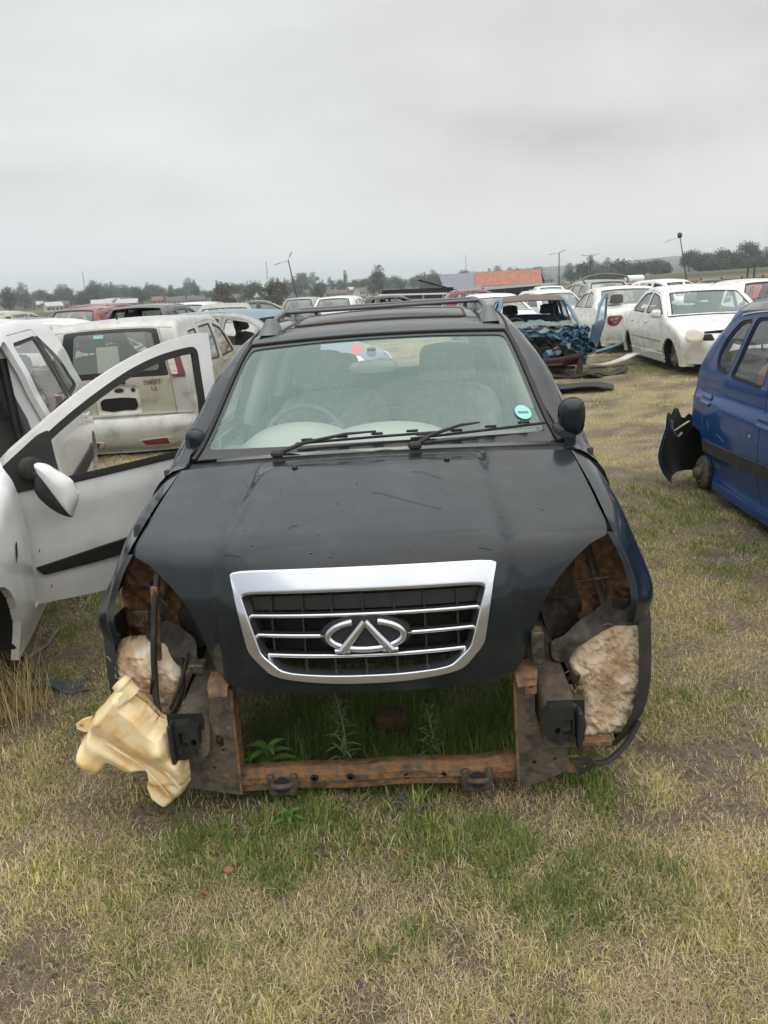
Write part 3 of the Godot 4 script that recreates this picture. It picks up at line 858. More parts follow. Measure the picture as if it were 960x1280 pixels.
		for t in 40:
			pts.append(sh.strip(sg * 1.0, lerpf(7.0, 10.9, t / 39.0), 0.001))
		pl.tube(pts, 0.006, 6)
		obj("pillar_trim", pl, M["rubber"], o)
		# door mirror
		var mm := MB.new()
		mm.xf = Transform3D(Basis.from_scale(Vector3(sg, 1, 1)), Vector3(0, 0, 0))
		var base := mm.xf
		mm.xf = Transform3D(Basis.from_scale(Vector3(sg * 0.9, 0.92, 0.9) * (1.0 if sg > 0 else 0.82)), Vector3(sg * (0.75 if sg > 0 else 0.715), 1.045 if sg > 0 else 1.01, -0.86 if sg > 0 else -0.93))
		mm.pillow(smooth2(pv([-0.045, -0.055, -0.052, 0.03, -0.03, 0.073, 0.02, 0.082, 0.055, 0.06, 0.062, 0.0, 0.05, -0.06, 0.01, -0.078]), 4), 0.05, 0.05, 0.007, 0.02)
		var mo := obj("door_mirror", mm, M["black fender paint"], o)
		var mf := MB.new()
		mf.xf = Transform3D(Basis.from_scale(Vector3(sg, 1, 1)), Vector3(sg * (0.735 if sg > 0 else 0.70), 0.985 if sg > 0 else 0.955, -0.87 if sg > 0 else -0.93))
		mf.pillow(smooth2(pv([-0.05, -0.03, -0.05, 0.03, 0.0, 0.045, 0.035, 0.02, 0.035, -0.03, 0.0, -0.04]), 4), 0.045, 0.03, 0.008, 0.02)
		obj("mirror_foot", mf, M["black plastic"], mo)
		# roof rail
		var rr := MB.new()
		var rp := PackedVector3Array([Vector3(sg * 0.545, 1.40, -1.70), Vector3(sg * 0.525, 1.44, -1.84), Vector3(sg * 0.52, 1.462, -2.0), Vector3(sg * 0.52, 1.475, -2.5), Vector3(sg * 0.52, 1.472, -3.0), Vector3(sg * 0.515, 1.455, -3.3), Vector3(sg * 0.51, 1.41, -3.48)])
		rr.tube(smooth3(rp, 5), 0.013, 8)
		var ro := obj("roof_rail", rr, M["rails"], o)
		for zf in [-1.74, -2.55, -3.44]:
			var ft := MB.new()
			ft.xf = Transform3D(Basis.IDENTITY, Vector3(sg * 0.53, 1.405, zf))
			var hgt := 0.05 if zf != -2.55 else 0.06
			ft.grid([PackedVector3Array([Vector3(-0.04, -0.02, 0.12), Vector3(0.04, -0.02, 0.12), Vector3(0.045, -0.02, -0.13), Vector3(-0.045, -0.02, -0.13)]), PackedVector3Array([Vector3(-0.025, hgt * 0.5, 0.03), Vector3(0.025, hgt * 0.5, 0.03), Vector3(0.03, hgt * 0.5, -0.10), Vector3(-0.03, hgt * 0.5, -0.10)]), PackedVector3Array([Vector3(-0.018, hgt, -0.01), Vector3(0.018, hgt, -0.01), Vector3(0.018, hgt, -0.08), Vector3(-0.018, hgt, -0.08)])], true, true)
			obj("rail_foot", ft, M["rails"], ro)
	for zc in [-2.1, -2.95]:
		var cb := MB.new()
		cb.tube(pv3([-0.53, 1.474, zc, 0.53, 1.474, zc]), 0.013, 10, false, 0.8)
		obj("roof_bar", cb, M["rails"], o)
	# roof with its sunroof
	var rf := MB.new()
	var hole := rrect(-0.70, 8.18, 0.70, 9.05, 0.08)
	rf.panel(pv([-1, 7.03, 1, 7.03, 1, 11.0, -1, 11.0]), [hole], strip_map(sh), Vector2(0.12, 0.25), 0.03, mid)
	var roof := obj("roof", rf, M["black fender paint"], o)
	var sr2 := MB.new()
	sr2.panel(ring_out(hole, -0.012), [], strip_map(sh, 0.004), Vector2(0.15, 0.3), 0.02, mid)
	obj("sunroof", sr2, M["frit"], roof)
	var se := MB.new()
	for half in [0]:
		var sp := PackedVector3Array()
		for i in 80:
			var p := walk(hole, i / 80.0)
			sp.append(sh.strip(p.x, p.y, 0.002))
		se.tube(sp, 0.007, 6, true)
	obj("seal", se, M["seal line"], roof)
	# windscreen: glass, black border, seal
	var wo := pv([-0.985, 6.02, 0.985, 6.02, 0.985, 7.0, -0.985, 7.0])
	var wi := rounded(pv([-0.945, 6.14, -0.4, 6.11, 0.4, 6.11, 0.945, 6.14, 0.945, 6.93, 0.4, 6.945, -0.4, 6.945, -0.945, 6.93]), 0.06)
	var wg := MB.new()
	wg.panel(wo, [], strip_map(sh, -0.004), Vector2(0.12, 0.12), 0.0, mid, false)
	var ws := obj("windscreen", wg, M["windscreen glass"], o)
	var wb := MB.new()
	wb.panel(wo, [wi], strip_map(sh, 0.0), Vector2(0.08, 0.06), 0.0, mid, false)
	obj("black_border", wb, M["frit"], ws)
	var wt := MB.new()
	var tp := PackedVector3Array()
	for t in 21:
		tp.append(sh.strip(lerpf(-1.0, 1.0, t / 20.0), 7.015, 0.002))
	wt.tube(tp, 0.008, 6)
	obj("seal", wt, M["rubber"], ws)
	var st := MB.new()
	st.panel(circle(Vector2(0.862, 6.30), 0.046, 0.052, 24), [], strip_map(sh, 0.003), Vector2(0.05, 0.05), 0.0, mid, false)
	var sto := obj("round_sticker", st, M["teal sticker"], ws)
	sto.set_meta("label", "round pale teal disc on the windscreen corner")
	var stx := MB.new()
	stx.panel(pv([0.832, 6.292, 0.892, 6.292, 0.892, 6.306, 0.832, 6.306]), [], strip_map(sh, 0.005), Vector2(0.05, 0.05), 0.0, mid, false)
	obj("printed_band", stx, M["grey trim"], ws)
	var rs := MB.new()
	rs.panel(pv([-0.175, 6.80, -0.10, 6.80, -0.10, 6.90, -0.175, 6.90]), [], strip_map(sh, -0.008), Vector2(0.1, 0.1), 0.0, mid, false)
	obj("red_sticker", rs, M["red sticker"], ws)
	# cowl and wipers
	var cw := MB.new()
	cw.panel(pv([-1, 4.99, 1, 4.99, 1, 6.03, -1, 6.03]), [], strip_map(sh, -0.018), Vector2(0.1, 0.3), 0.0, mid, false)
	obj("cowl", cw, M["dusty plastic"], o)
	for wdef in [[-0.50, 5.55, 0.02, 6.13, -0.42, 6.10, 0.34, 6.14], [0.22, 5.55, 0.58, 6.17, 0.20, 6.08, 0.95, 6.19]]:
		var wm := MB.new()
		var a0 := sh.strip(wdef[0], wdef[1], 0.015)
		var a1 := sh.strip(wdef[2], wdef[3], 0.04)
		wm.tube(PackedVector3Array([a0, a0.lerp(a1, 0.25) + Vector3(0, 0.018, 0), a0.lerp(a1, 0.7) + Vector3(0, 0.016, 0), a1]), PackedFloat32Array([0.010, 0.008, 0.006, 0.004]), 6)
		wm.box(a0, Vector3(0.05, 0.03, 0.035), 0.01)
		var wob := obj("wiper_arm", wm, M["dusty plastic"], o)
		var bm := MB.new()
		var bp2 := PackedVector3Array()
		for t in 13:
			bp2.append(sh.strip(lerpf(wdef[4], wdef[6], t / 12.0), lerpf(wdef[5], wdef[7], t / 12.0), 0.016))
		bm.tube(bp2, 0.0055, 6)
		for t in range(1, 12, 3):
			bm.box(bp2[t] + Vector3(0, 0.012, 0), Vector3(0.045, 0.010, 0.010), 0.003)
		obj("wiper_blade", bm, M["rubber"], wob)
	# tailgate
	var tg := MB.new()
	var th := rounded(pv([-0.86, 11.15, 0.86, 11.15, 0.84, 11.9, -0.84, 11.9]), 0.1)
	tg.panel(pv([-1, 11.02, 1, 11.02, 1, 12.6, -1, 12.6]), [th], strip_map(sh), Vector2(0.15, 0.2), 0.03, mid)
	var tgo := obj("tailgate", tg, M["black fender paint"], o)
	var tgg := MB.new()
	tgg.panel(ring_out(th, 0.02), [], strip_map(sh, -0.01), Vector2(0.2, 0.3), 0.0, mid, false)
	obj("rear_window", tgg, M["clear glass"], tgo)
	var rbm := MB.new()
	rbm.panel(pv([-1, 12.62, 1, 12.62, 1, 14, -1, 14]), [], strip_map(sh), Vector2(0.15, 0.3), 0.03, mid)
	obj("rear_bumper", rbm, M["black plastic"], o)
	black_inside(o, sh)
	black_front(o, sh)

func walk(p: PackedVector2Array, f: float) -> Vector2:
	var total := 0.0
	for i in p.size():
		total += (p[(i + 1) % p.size()] - p[i]).length()
	var want := f * total
	for i in p.size():
		var l := (p[(i + 1) % p.size()] - p[i]).length()
		if want <= l:
			return p[i].lerp(p[(i + 1) % p.size()], want / maxf(l, 1e-9))
		want -= l
	return p[0]
func near_point(p: PackedVector2Array, q: Vector2) -> Vector2:
	# nearest in true distance: u spans about 0.74 m, s about 0.16 m
	var k := Vector2(0.74, 0.16)
	var best := 1e9
	var out := q
	for i in p.size():
		var c := Geometry2D.get_closest_point_to_segment(q * k, p[i] * k, p[(i + 1) % p.size()] * k)
		if c.distance_to(q * k) < best:
			best = c.distance_to(q * k)
			out = c / k
	return out

func black_inside(o: Node3D, sh: Shape) -> void:
	var f := MB.new()
	f.box(Vector3(0, 0.20, -2.4), Vector3(1.6, 0.05, 3.1), 0.0)
	obj("floor_pan", f, M["grey liner"], o)
	var fw := MB.new()
	fw.box(Vector3(0, 0.56, -0.84), Vector3(1.66, 0.74, 0.03), 0.0)
	obj("firewall", fw, M["bay steel"], o)
	var d := MB.new()
	d.box(Vector3(0, 0.80, -1.12), Vector3(1.48, 0.26, 0.46), 0.06)
	d.box(Vector3(0, 0.55, -1.2), Vector3(0.34, 0.5, 0.3), 0.05)
	var dash := obj("dashboard", d, M["grey trim"], o)
	for q in [[-0.37, 0.245, 0.105], [0.03, 0.27, 0.085]]:
		var rows := []
		for i in 7:
			var z := -0.99 - 0.36 * i / 6.0
			var grow := sqrt(clampf((i + 0.35) / 3.0, 0.0, 1.0))
			var row := PackedVector3Array()
			for j in 17:
				var w := PI * j / 16.0
				row.append(Vector3(q[0] - cos(w) * q[1] * grow, 0.905 + sin(w) * q[2] * grow, z))
			rows.append(row)
		var h := MB.new()
		h.grid(rows)
		obj("instrument_hood", h, M["grey dome"], dash)
	steering(o, Vector3(-0.38, 0.885, -1.50), M["grey trim"])
	for x in [-0.36, 0.33]:
		seat(o, Vector3(x, 0.44, -1.98), M["seat cloth"], 0.52, 0.60, 12.0)
	for x in [-0.36, 0.36]:
		seat(o, Vector3(x, 0.46, -2.85), M["seat cloth"], 0.66, 0.50, 14.0)
	var hl := MB.new()
	hl.panel(pv([-0.93, 7.1, 0.93, 7.1, 0.93, 10.9, -0.93, 10.9]), [], strip_map(sh, -0.035), Vector2(0.3, 0.5), 0.0, Vector3(0, 0.6, -2), false)
	obj("headlining", hl, M["pale trim"], o)
	for sg in [-1.0, 1.0]:
		for q in [[-2.14, 0.9, -2.11, 1.36, 0.09], [-2.98, 0.95, -2.88, 1.35, 0.08]]:
			var p := MB.new()
			var a := sh.side(q[0], q[1], sg, -0.07)
			var b := sh.side(q[2], q[3], sg, -0.07)
			p.tube(PackedVector3Array([a, a.lerp(b, 0.5), b]), q[4] * 0.6, 8)
			obj("inner_pillar", p, M["pale trim"], o)
		var g := MB.new()
		g.tube(smooth3(PackedVector3Array([sh.strip(sg * 0.90, 7.5, -0.03), sh.strip(sg * 0.88, 7.6, -0.07), sh.strip(sg * 0.88, 7.9, -0.07), sh.strip(sg * 0.90, 8.0, -0.03)])), 0.012, 6)
		obj("grab_handle", g, M["pale trim"], o)
		var sb := MB.new()
		sb.tube(PackedVector3Array([sh.side(-2.13, 1.22, sg, -0.12), Vector3(sg * 0.66, 0.85, -2.1), Vector3(sg * 0.62, 0.45, -2.05)]), 0.02, 4, false, 0.15)
		obj("seat_belt", sb, M["black plastic"], o)
	var rm := MB.new()
	rm.box(sh.strip(-0.03, 6.82, -0.015), Vector3(0.04, 0.04, 0.02), 0.008)
	rm.xf = Transform3D(Basis.IDENTITY, sh.strip(-0.03, 6.80, -0.05) + Vector3(0, -0.03, -0.08))
	rm.pillow(smooth2(pv([-0.085, -0.024, -0.09, 0.022, 0.09, 0.024, 0.085, -0.026]), 4), 0.03, 0.03, 0.015, 0.004)
	obj("rear_view_mirror", rm, M["grey trim"], o)

func black_front(o: Node3D, sh: Shape) -> void:
	var rust: Material = M["rust"]
	var mud: Material = M["muddy steel"]
	var bay: Material = M["bay steel"]
	# lower cross member: a pressed channel
	var bm := MB.new()
	var sect := [[0.126, -0.060], [0.136, -0.030], [0.138, -0.012], [0.132, 0.0], [0.122, 0.003], [0.117, 0.008], [0.095, 0.009], [0.088, 0.003], [0.066, 0.0], [0.058, -0.010], [0.058, -0.060]]
	var rows := []
	for i in 31:
		var x := lerpf(-0.50, 0.50, i / 30.0)
		var row := PackedVector3Array()
		var sag := 0.006 * sin(x * 5.0) + 0.004 * sin(x * 17.0)
		for q in sect:
			row.append(Vector3(x, q[0] + sag + (0.004 if absf(x) > 0.35 else 0.0), q[1] + 0.004 * sin(x * 11.0)))
		rows.append(row)
	for k in sect.size() - 1:
		var strip_rows := []
		for row in rows:
			strip_rows.append(PackedVector3Array([row[k], row[k + 1]]))
		bm.grid(strip_rows)
	var beam := obj("lower_cross_member", bm, rust, o)
	for x in [-0.20, -0.087, 0.089, 0.202]:
		var h := MB.new()
		h.lathe([[0.0, 0.0], [0.010, 0.0], [0.013, -0.003]], Transform3D(Basis(Vector3.RIGHT, PI * 0.5), Vector3(x, 0.106, 0.012)), 12)
		obj("bolt_hole", h, M["dark void"], beam)
	for x in [-0.30, 0.305]:
		var lp := MB.new()
		var ringp := PackedVector3Array()
		for t in 20:
			var w := TAU * t / 20
			ringp.append(Vector3(x + cos(w) * 0.030, 0.098 + sin(w) * 0.006, 0.028 + sin(w) * 0.020))
		lp.tube(ringp, 0.009, 8, true)
		lp.box(Vector3(x, 0.075, 0.018), Vector3(0.085, 0.045, 0.02), 0.008)
		lp.box(Vector3(x - 0.037, 0.10, 0.012), Vector3(0.022, 0.05, 0.02), 0.006)
		lp.box(Vector3(x + 0.037, 0.10, 0.012), Vector3(0.022, 0.05, 0.02), 0.006)
		var eo := obj("towing_eye", lp, mud, beam)
		var ed := MB.new()
		ed.lathe([[0.0, 0.0], [0.026, 0.0], [0.026, 0.002], [0.0, 0.002]], Transform3D(Basis(Vector3.RIGHT, 0.9), Vector3(x, 0.096, 0.030)), 14)
		obj("hole", ed, M["dark void"], eo)
	for sg in [-1.0, 1.0]:
		# upright side plate of the radiator support
		var pts: Array = [-0.485, 0.44, -0.418, 0.43, -0.424, 0.30, -0.430, 0.066, -0.492, 0.078, -0.60, 0.098, -0.600, 0.19, -0.545, 0.21, -0.510, 0.29]
		if sg > 0:
			pts = [0.433, 0.449, 0.484, 0.430, 0.482, 0.306, 0.505, 0.228, 0.576, 0.208, 0.582, 0.121, 0.508, 0.086, 0.431, 0.066, 0.426, 0.325]
		var sp := MB.new()
		var hs := [circle(Vector2(sg * 0.478, 0.255 if sg < 0 else 0.15), 0.014 if sg < 0 else 0.007, 0.024 if sg < 0 else 0.007, 14)]
		if sg < 0:
			hs.append(circle(Vector2(-0.505, 0.165), 0.006, 0.006, 10))
			hs.append(circle(Vector2(-0.47, 0.225), 0.005, 0.005, 10))
		else:
			hs.append(circle(Vector2(0.54, 0.16), 0.006, 0.006, 10))
		plate(sp, pts, 0.022, 0.012, hs, -0.03, 0.02)
		var spo := obj("side_plate", sp, mud, o)
		var fo := MB.new()
		var e0 := Vector3(sg * 0.424, 0.43, 0.018)
		var e1 := Vector3(sg * 0.430, 0.07, 0.028)
		fo.fquad(e0, e1, e1 + Vector3(0, 0, -0.07), e0 + Vector3(0, 0, -0.07), Vector3(-sg, 0, 0))
		fo.tube(PackedVector3Array([e0, e0.lerp(e1, 0.5), e1]), 0.005, 6)
		obj("flange", fo, rust, spo)
		# chassis rail horn leaning out of the bay, with a square bracket on its end
		var rl := MB.new()
		var rr := []
		for i in 9:
			var f := i / 8.0
			var c := Vector3(sg * lerpf(0.510, 0.555, f), lerpf(0.44, 0.285, f), lerpf(-0.42, 0.045, f))
			var wx := lerpf(0.050, 0.056, f)
			var wy := lerpf(0.075, 0.062, f)
			var row := PackedVector3Array()
			for t in 16:
				var a := TAU * t / 16
				var cx := signf(cos(a)) * pow(absf(cos(a)), 0.55)
				var cy := signf(sin(a)) * pow(absf(sin(a)), 0.55)
				row.append(c + Vector3(cx * wx, cy * wy, -cy * 0.02))
			rr.append(row)
		rl.grid(rr, true, true)
		var rlo := obj("chassis_rail", rl, mud, o)
		var cn := MB.new()
		var cpts: Array = [-0.612, 0.345, -0.552, 0.350, -0.526, 0.330, -0.523, 0.275, -0.545, 0.238, -0.575, 0.226, -0.612, 0.232]
		if sg > 0:
			cpts = [0.497, 0.338, 0.520, 0.358, 0.585, 0.366, 0.592, 0.255, 0.545, 0.246, 0.516, 0.251, 0.499, 0.277]
		var ch := [rrect(sg * 0.570 - 0.014, 0.27, sg * 0.570 + 0.014, 0.32, 0.006), circle(Vector2(sg * 0.540, 0.285), 0.009, 0.012, 12)]
		plate(cn, cpts, 0.075, 0.035, ch, 0.0, 0.02)
		cn.box(Vector3(sg * 0.602, 0.29, 0.075), Vector3(0.014, 0.13, 0.045), 0.004)
		cn.tube(pv3([sg * 0.545, 0.255, 0.076, sg * 0.545, 0.255, 0.088]), 0.012, 10)
		cn.tube(pv3([sg * 0.582, 0.262, 0.076, sg * 0.582, 0.262, 0.086]), 0.009, 10)
		var cno := obj("bumper_bracket", cn, M["black plastic"], rlo)
		var cb := MB.new()
		plate(cb, [sg * 0.625, 0.225, sg * 0.515, 0.225, sg * 0.515, 0.362, sg * 0.625, 0.362], 0.038, 0.004)
		obj("bracket_back", cb, M["dark void"], rlo)
		# bent clip on the plate top
		var cl := MB.new()
		var cx2: float = sg * (0.452 if sg < 0 else 0.455)
		var wdt := 0.034
		cl.grid([PackedVector3Array([Vector3(cx2 - wdt, 0.475, -0.01), Vector3(cx2 + wdt, 0.478, -0.01)]), PackedVector3Array([Vector3(cx2 - wdt, 0.462, 0.035), Vector3(cx2 + wdt, 0.466, 0.035)]), PackedVector3Array([Vector3(cx2 - wdt * 0.9, 0.452, 0.055), Vector3(cx2 + wdt * 0.9, 0.455, 0.055)]), PackedVector3Array([Vector3(cx2 - wdt * 0.8, 0.425, 0.062), Vector3(cx2 + wdt * 0.8, 0.43, 0.062)])])
		if sg > 0:
			plate(cl, [0.450, 0.452, 0.483, 0.452, 0.483, 0.40, 0.450, 0.40], 0.058, 0.006, [circle(Vector2(0.467, 0.424), 0.007, 0.007, 10)])
		obj("clip", cl, rust, spo)
		# headlight shelf: inner wing panel, its ledge and brackets
		var iw := MB.new()
		var ipts := pv([0.545, 0.52, 0.566, 0.58, 0.60, 0.645, 0.645, 0.71, 0.72, 0.78, 0.79, 0.75, 0.84, 0.70, 0.845, 0.48, 0.757, 0.475, 0.662, 0.444, 0.605, 0.375, 0.565, 0.448])
		if sg < 0:
			ipts = pv([-0.545, 0.52, -0.575, 0.60, -0.62, 0.68, -0.69, 0.76, -0.70, 0.62, -0.715, 0.468, -0.65, 0.44, -0.601, 0.425, -0.565, 0.448])
		if Geometry2D.is_polygon_clockwise(ipts):
			ipts.reverse()
		var imap := func(p: Vector2) -> Vector3:
			var x := absf(p.x)
			return Vector3(p.x, p.y, -0.31 + 0.35 * (0.62 - x) + 0.12 * (0.55 - p.y) + 0.012 * sin(p.y * 40.0) * sin(x * 30.0))
		iw.panel(ipts, [], imap, Vector2(0.03, 0.03), 0.01, Vector3(sg * 0.6, 0.6, -5.0))
		var iwo := obj("inner_wing", iw, bay, o)
		var ledge := MB.new()
		var lp2 := pv([0.560, 0.420, 0.600, 0.405, 0.622, 0.440, 0.650, 0.470, 0.70, 0.495, 0.757, 0.510, 0.848, 0.518, 0.850, 0.560, 0.79, 0.560, 0.756, 0.568, 0.70, 0.545, 0.64, 0.522, 0.595, 0.490, 0.555, 0.475])
		if sg < 0:
			lp2 = pv([-0.560, 0.440, -0.601, 0.440, -0.64, 0.460, -0.68, 0.478, -0.715, 0.488, -0.72, 0.545, -0.69, 0.560, -0.65, 0.555, -0.60, 0.535, -0.565, 0.51])
		if Geometry2D.is_polygon_clockwise(lp2):
			lp2.reverse()
		ledge.panel(smooth2(lp2, 3), [], func(p: Vector2) -> Vector3: return Vector3(p.x, p.y, -0.115 - 0.9 * ss(0.0, 0.12, p.y - 0.47 + 0.25 * (0.70 - absf(p.x)) * (0.70 - absf(p.x))) * 0.12 + 0.006 * sin(p.x * 40.0)), Vector2(0.02, 0.012), 0.02, Vector3(sg * 0.7, 0.5, -3.0))
		obj("ledge", ledge, bay, iwo)
		for q in ([[0.700, 0.73, -0.30, 0.712, 0.66, -0.27, 0.735, 0.56, -0.23, 0.742, 0.50, -0.2]] if sg > 0 else [[-0.66, 0.72, -0.3, -0.70, 0.60, -0.28, -0.71, 0.50, -0.25]]):
			var st := MB.new()
			st.tube(smooth3(pv3(q), 4), 0.013, 6, false, 0.35)
			obj("stay", st, bay, iwo)
		var boxes := [[0.785, 0.555, -0.2, 0.055, 0.045, 0.015, 0.0], [0.70, 0.645, -0.2, 0.10, 0.010, 0.015, 0.1], [0.845, 0.505, -0.17, 0.045, 0.05, 0.03, 0.0], [0.49, 0.535, 0.02, 0.036, 0.105, 0.05, 0.0]]
		if sg < 0:
			boxes = [[-0.735, 0.595, -0.16, 0.055, 0.055, 0.015, 0.0], [-0.715, 0.53, -0.17, 0.035, 0.10, 0.02, 0.0], [-0.85, 0.51, -0.18, 0.05, 0.05, 0.03, 0.0], [-0.52, 0.50, 0.0, 0.05, 0.03, 0.05, 0.0]]
		for q in boxes:
			var bk := MB.new()
			bk.box(Vector3(q[0], q[1], q[2]), Vector3(q[3], q[4], q[5]), 0.005, Basis(Vector3.BACK, q[6]))
			bk.tube(pv3([q[0], q[1] + q[4] * 0.15, q[2] + q[5] * 0.5 - 0.002, q[0], q[1] + q[4] * 0.15, q[2] + q[5] * 0.5 + 0.006]), minf(q[3], q[4]) * 0.28, 10)
			obj("lamp_bracket", bk, bay, iwo)
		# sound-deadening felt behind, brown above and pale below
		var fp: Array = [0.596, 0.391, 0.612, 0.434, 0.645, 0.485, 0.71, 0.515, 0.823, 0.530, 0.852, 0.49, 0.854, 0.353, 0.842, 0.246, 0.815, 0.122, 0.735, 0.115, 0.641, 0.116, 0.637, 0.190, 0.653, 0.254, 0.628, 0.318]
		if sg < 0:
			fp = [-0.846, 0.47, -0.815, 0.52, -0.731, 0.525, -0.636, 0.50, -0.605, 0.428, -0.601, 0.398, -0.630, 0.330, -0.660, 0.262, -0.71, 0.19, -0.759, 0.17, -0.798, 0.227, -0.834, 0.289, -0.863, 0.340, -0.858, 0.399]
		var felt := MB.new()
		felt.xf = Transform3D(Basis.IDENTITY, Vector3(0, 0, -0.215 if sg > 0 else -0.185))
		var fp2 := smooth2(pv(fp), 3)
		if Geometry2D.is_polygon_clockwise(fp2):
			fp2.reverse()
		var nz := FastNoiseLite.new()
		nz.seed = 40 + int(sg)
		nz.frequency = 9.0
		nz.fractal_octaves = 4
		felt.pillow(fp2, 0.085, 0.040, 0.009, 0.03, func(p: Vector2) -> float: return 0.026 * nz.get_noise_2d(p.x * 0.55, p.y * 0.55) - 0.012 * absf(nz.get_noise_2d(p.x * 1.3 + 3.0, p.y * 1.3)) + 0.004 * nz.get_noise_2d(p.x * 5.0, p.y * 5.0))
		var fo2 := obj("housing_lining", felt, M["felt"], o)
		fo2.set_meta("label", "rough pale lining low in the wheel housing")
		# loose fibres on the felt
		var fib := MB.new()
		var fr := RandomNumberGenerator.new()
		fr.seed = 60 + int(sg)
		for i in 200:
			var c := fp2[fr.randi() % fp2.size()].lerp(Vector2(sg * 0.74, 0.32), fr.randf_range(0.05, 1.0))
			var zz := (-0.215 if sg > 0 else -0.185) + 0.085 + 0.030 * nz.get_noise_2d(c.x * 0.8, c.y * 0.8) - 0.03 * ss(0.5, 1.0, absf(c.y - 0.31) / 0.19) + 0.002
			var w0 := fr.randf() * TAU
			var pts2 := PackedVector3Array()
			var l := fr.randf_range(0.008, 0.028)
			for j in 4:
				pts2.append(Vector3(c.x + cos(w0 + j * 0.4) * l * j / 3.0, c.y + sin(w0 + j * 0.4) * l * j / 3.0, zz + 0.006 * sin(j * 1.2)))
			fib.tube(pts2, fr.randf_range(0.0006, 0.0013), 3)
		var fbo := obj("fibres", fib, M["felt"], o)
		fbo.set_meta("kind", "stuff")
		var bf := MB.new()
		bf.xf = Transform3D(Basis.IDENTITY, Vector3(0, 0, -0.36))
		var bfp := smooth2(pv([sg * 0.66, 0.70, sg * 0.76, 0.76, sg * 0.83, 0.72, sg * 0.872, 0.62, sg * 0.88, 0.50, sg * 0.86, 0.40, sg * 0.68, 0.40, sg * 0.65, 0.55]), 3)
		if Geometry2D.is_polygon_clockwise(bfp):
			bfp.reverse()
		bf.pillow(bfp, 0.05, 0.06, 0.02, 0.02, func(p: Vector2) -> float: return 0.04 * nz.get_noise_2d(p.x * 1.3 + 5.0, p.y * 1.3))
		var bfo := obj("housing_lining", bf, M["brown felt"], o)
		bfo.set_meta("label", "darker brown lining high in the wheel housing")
		# wheel housing lip hanging below the fender corner
		var wl := MB.new()
		var wr := []
		for i in 13:
			var f := i / 12.0
			var y := lerpf(0.575, 0.10, f)
			var x := 0.852 + 0.014 * sin(f * PI * 0.8) - 0.10 * pow(f, 5.0)
			wr.append(PackedVector3Array([Vector3(sg * (x - 0.045), y + 0.005, -0.10), Vector3(sg * x, y, -0.125), Vector3(sg * (x + 0.008), y, -0.20), Vector3(sg * x, y, -0.34)]))
		wl.grid(wr)
		obj("wheel_arch_liner", wl, M["dusty plastic"], o)
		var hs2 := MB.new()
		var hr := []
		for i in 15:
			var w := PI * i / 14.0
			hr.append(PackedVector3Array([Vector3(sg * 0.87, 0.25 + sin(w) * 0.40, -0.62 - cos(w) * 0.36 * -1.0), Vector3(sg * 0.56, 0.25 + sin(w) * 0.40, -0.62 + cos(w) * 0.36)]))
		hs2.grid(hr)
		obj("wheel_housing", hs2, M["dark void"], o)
	# remains of the lower arch on the passenger side
	var lo := MB.new()
	plate(lo, [0.587, 0.142, 0.648, 0.145, 0.671, 0.113, 0.626, 0.083], 0.0, 0.006, [circle(Vector2(0.632, 0.112), 0.010, 0.010, 10)])
	lo.tube(smooth3(pv3([0.60, 0.10, -0.06, 0.70, 0.082, -0.06, 0.775, 0.118, -0.09, 0.83, 0.19, -0.12]), 5), 0.012, 8, false, 0.6)
	obj("torn_liner", lo, M["dusty plastic"], o)
	var lb := MB.new()
	lb.box(Vector3(0.665, 0.146, -0.08), Vector3(0.135, 0.022, 0.03), 0.004)
	lb.box(Vector3(0.60, 0.108, -0.02), Vector3(0.05, 0.05, 0.03), 0.006)
	obj("rusty_stay", lb, rust, o)
	var bump := MB.new()
	bump.tube(smooth3(pv3([0.585, 0.345, 0.03, 0.605, 0.32, 0.05, 0.61, 0.28, 0.055, 0.60, 0.245, 0.04]), 5), 0.016, 8)
	obj("rubber_buffer", bump, M["rubber"], o)
	# loose pipes and wires on the driver side
	var w1 := MB.new()
	w1.tube(smooth3(pv3([-0.645, 0.76, -0.12, -0.66, 0.66, -0.09, -0.675, 0.53, -0.07, -0.69, 0.43, -0.08, -0.685, 0.35, -0.05, -0.655, 0.29, 0.0, -0.60, 0.255, 0.05]), 6), 0.010, 8)
	var ho := obj("hanging_hose", w1, M["dusty plastic"], o)
	ho.set_meta("label", "thin brown hose hanging in front of the pale lining")
	var st2 := MB.new()
	st2.box(Vector3(-0.667, 0.60, -0.10), Vector3(0.024, 0.25, 0.012), 0.003, Basis(Vector3.BACK, -0.10))
	obj("bracing_strip", st2, rust, o)
	for q in [[-0.70, 0.70, -0.2, -0.66, 0.69, -0.12, -0.62, 0.655, -0.1, -0.64, 0.63, -0.12, -0.72, 0.585, -0.14], [-0.60, 0.48, -0.1, -0.61, 0.38, -0.09, -0.65, 0.30, -0.08, -0.74, 0.24, -0.06], [-0.73, 0.34, -0.12, -0.70, 0.40, -0.07, -0.69, 0.43, -0.06], [-0.58, 0.50, -0.1, -0.60, 0.42, -0.06, -0.645, 0.33, -0.05]]:
		var w2 := MB.new()
		w2.tube(smooth3(pv3(q), 6), 0.006, 6)
		obj("wire", w2, M["rubber"], o)
	for q in [[0.63, 0.30, -0.14, 0.615, 0.35, -0.11, 0.60, 0.36, -0.1], [0.60, 0.42, -0.13, 0.61, 0.39, -0.1, 0.605, 0.36, -0.1, 0.59, 0.33, -0.1], [0.65, 0.40, -0.15, 0.645, 0.36, -0.13, 0.63, 0.33, -0.12], [0.57, 0.60, -0.18, 0.62, 0.59, -0.2, 0.65, 0.58, -0.22]]:
		var w3 := MB.new()
		w3.tube(smooth3(pv3(q), 6), 0.004, 6)
		obj("wire", w3, M["rubber"], o)
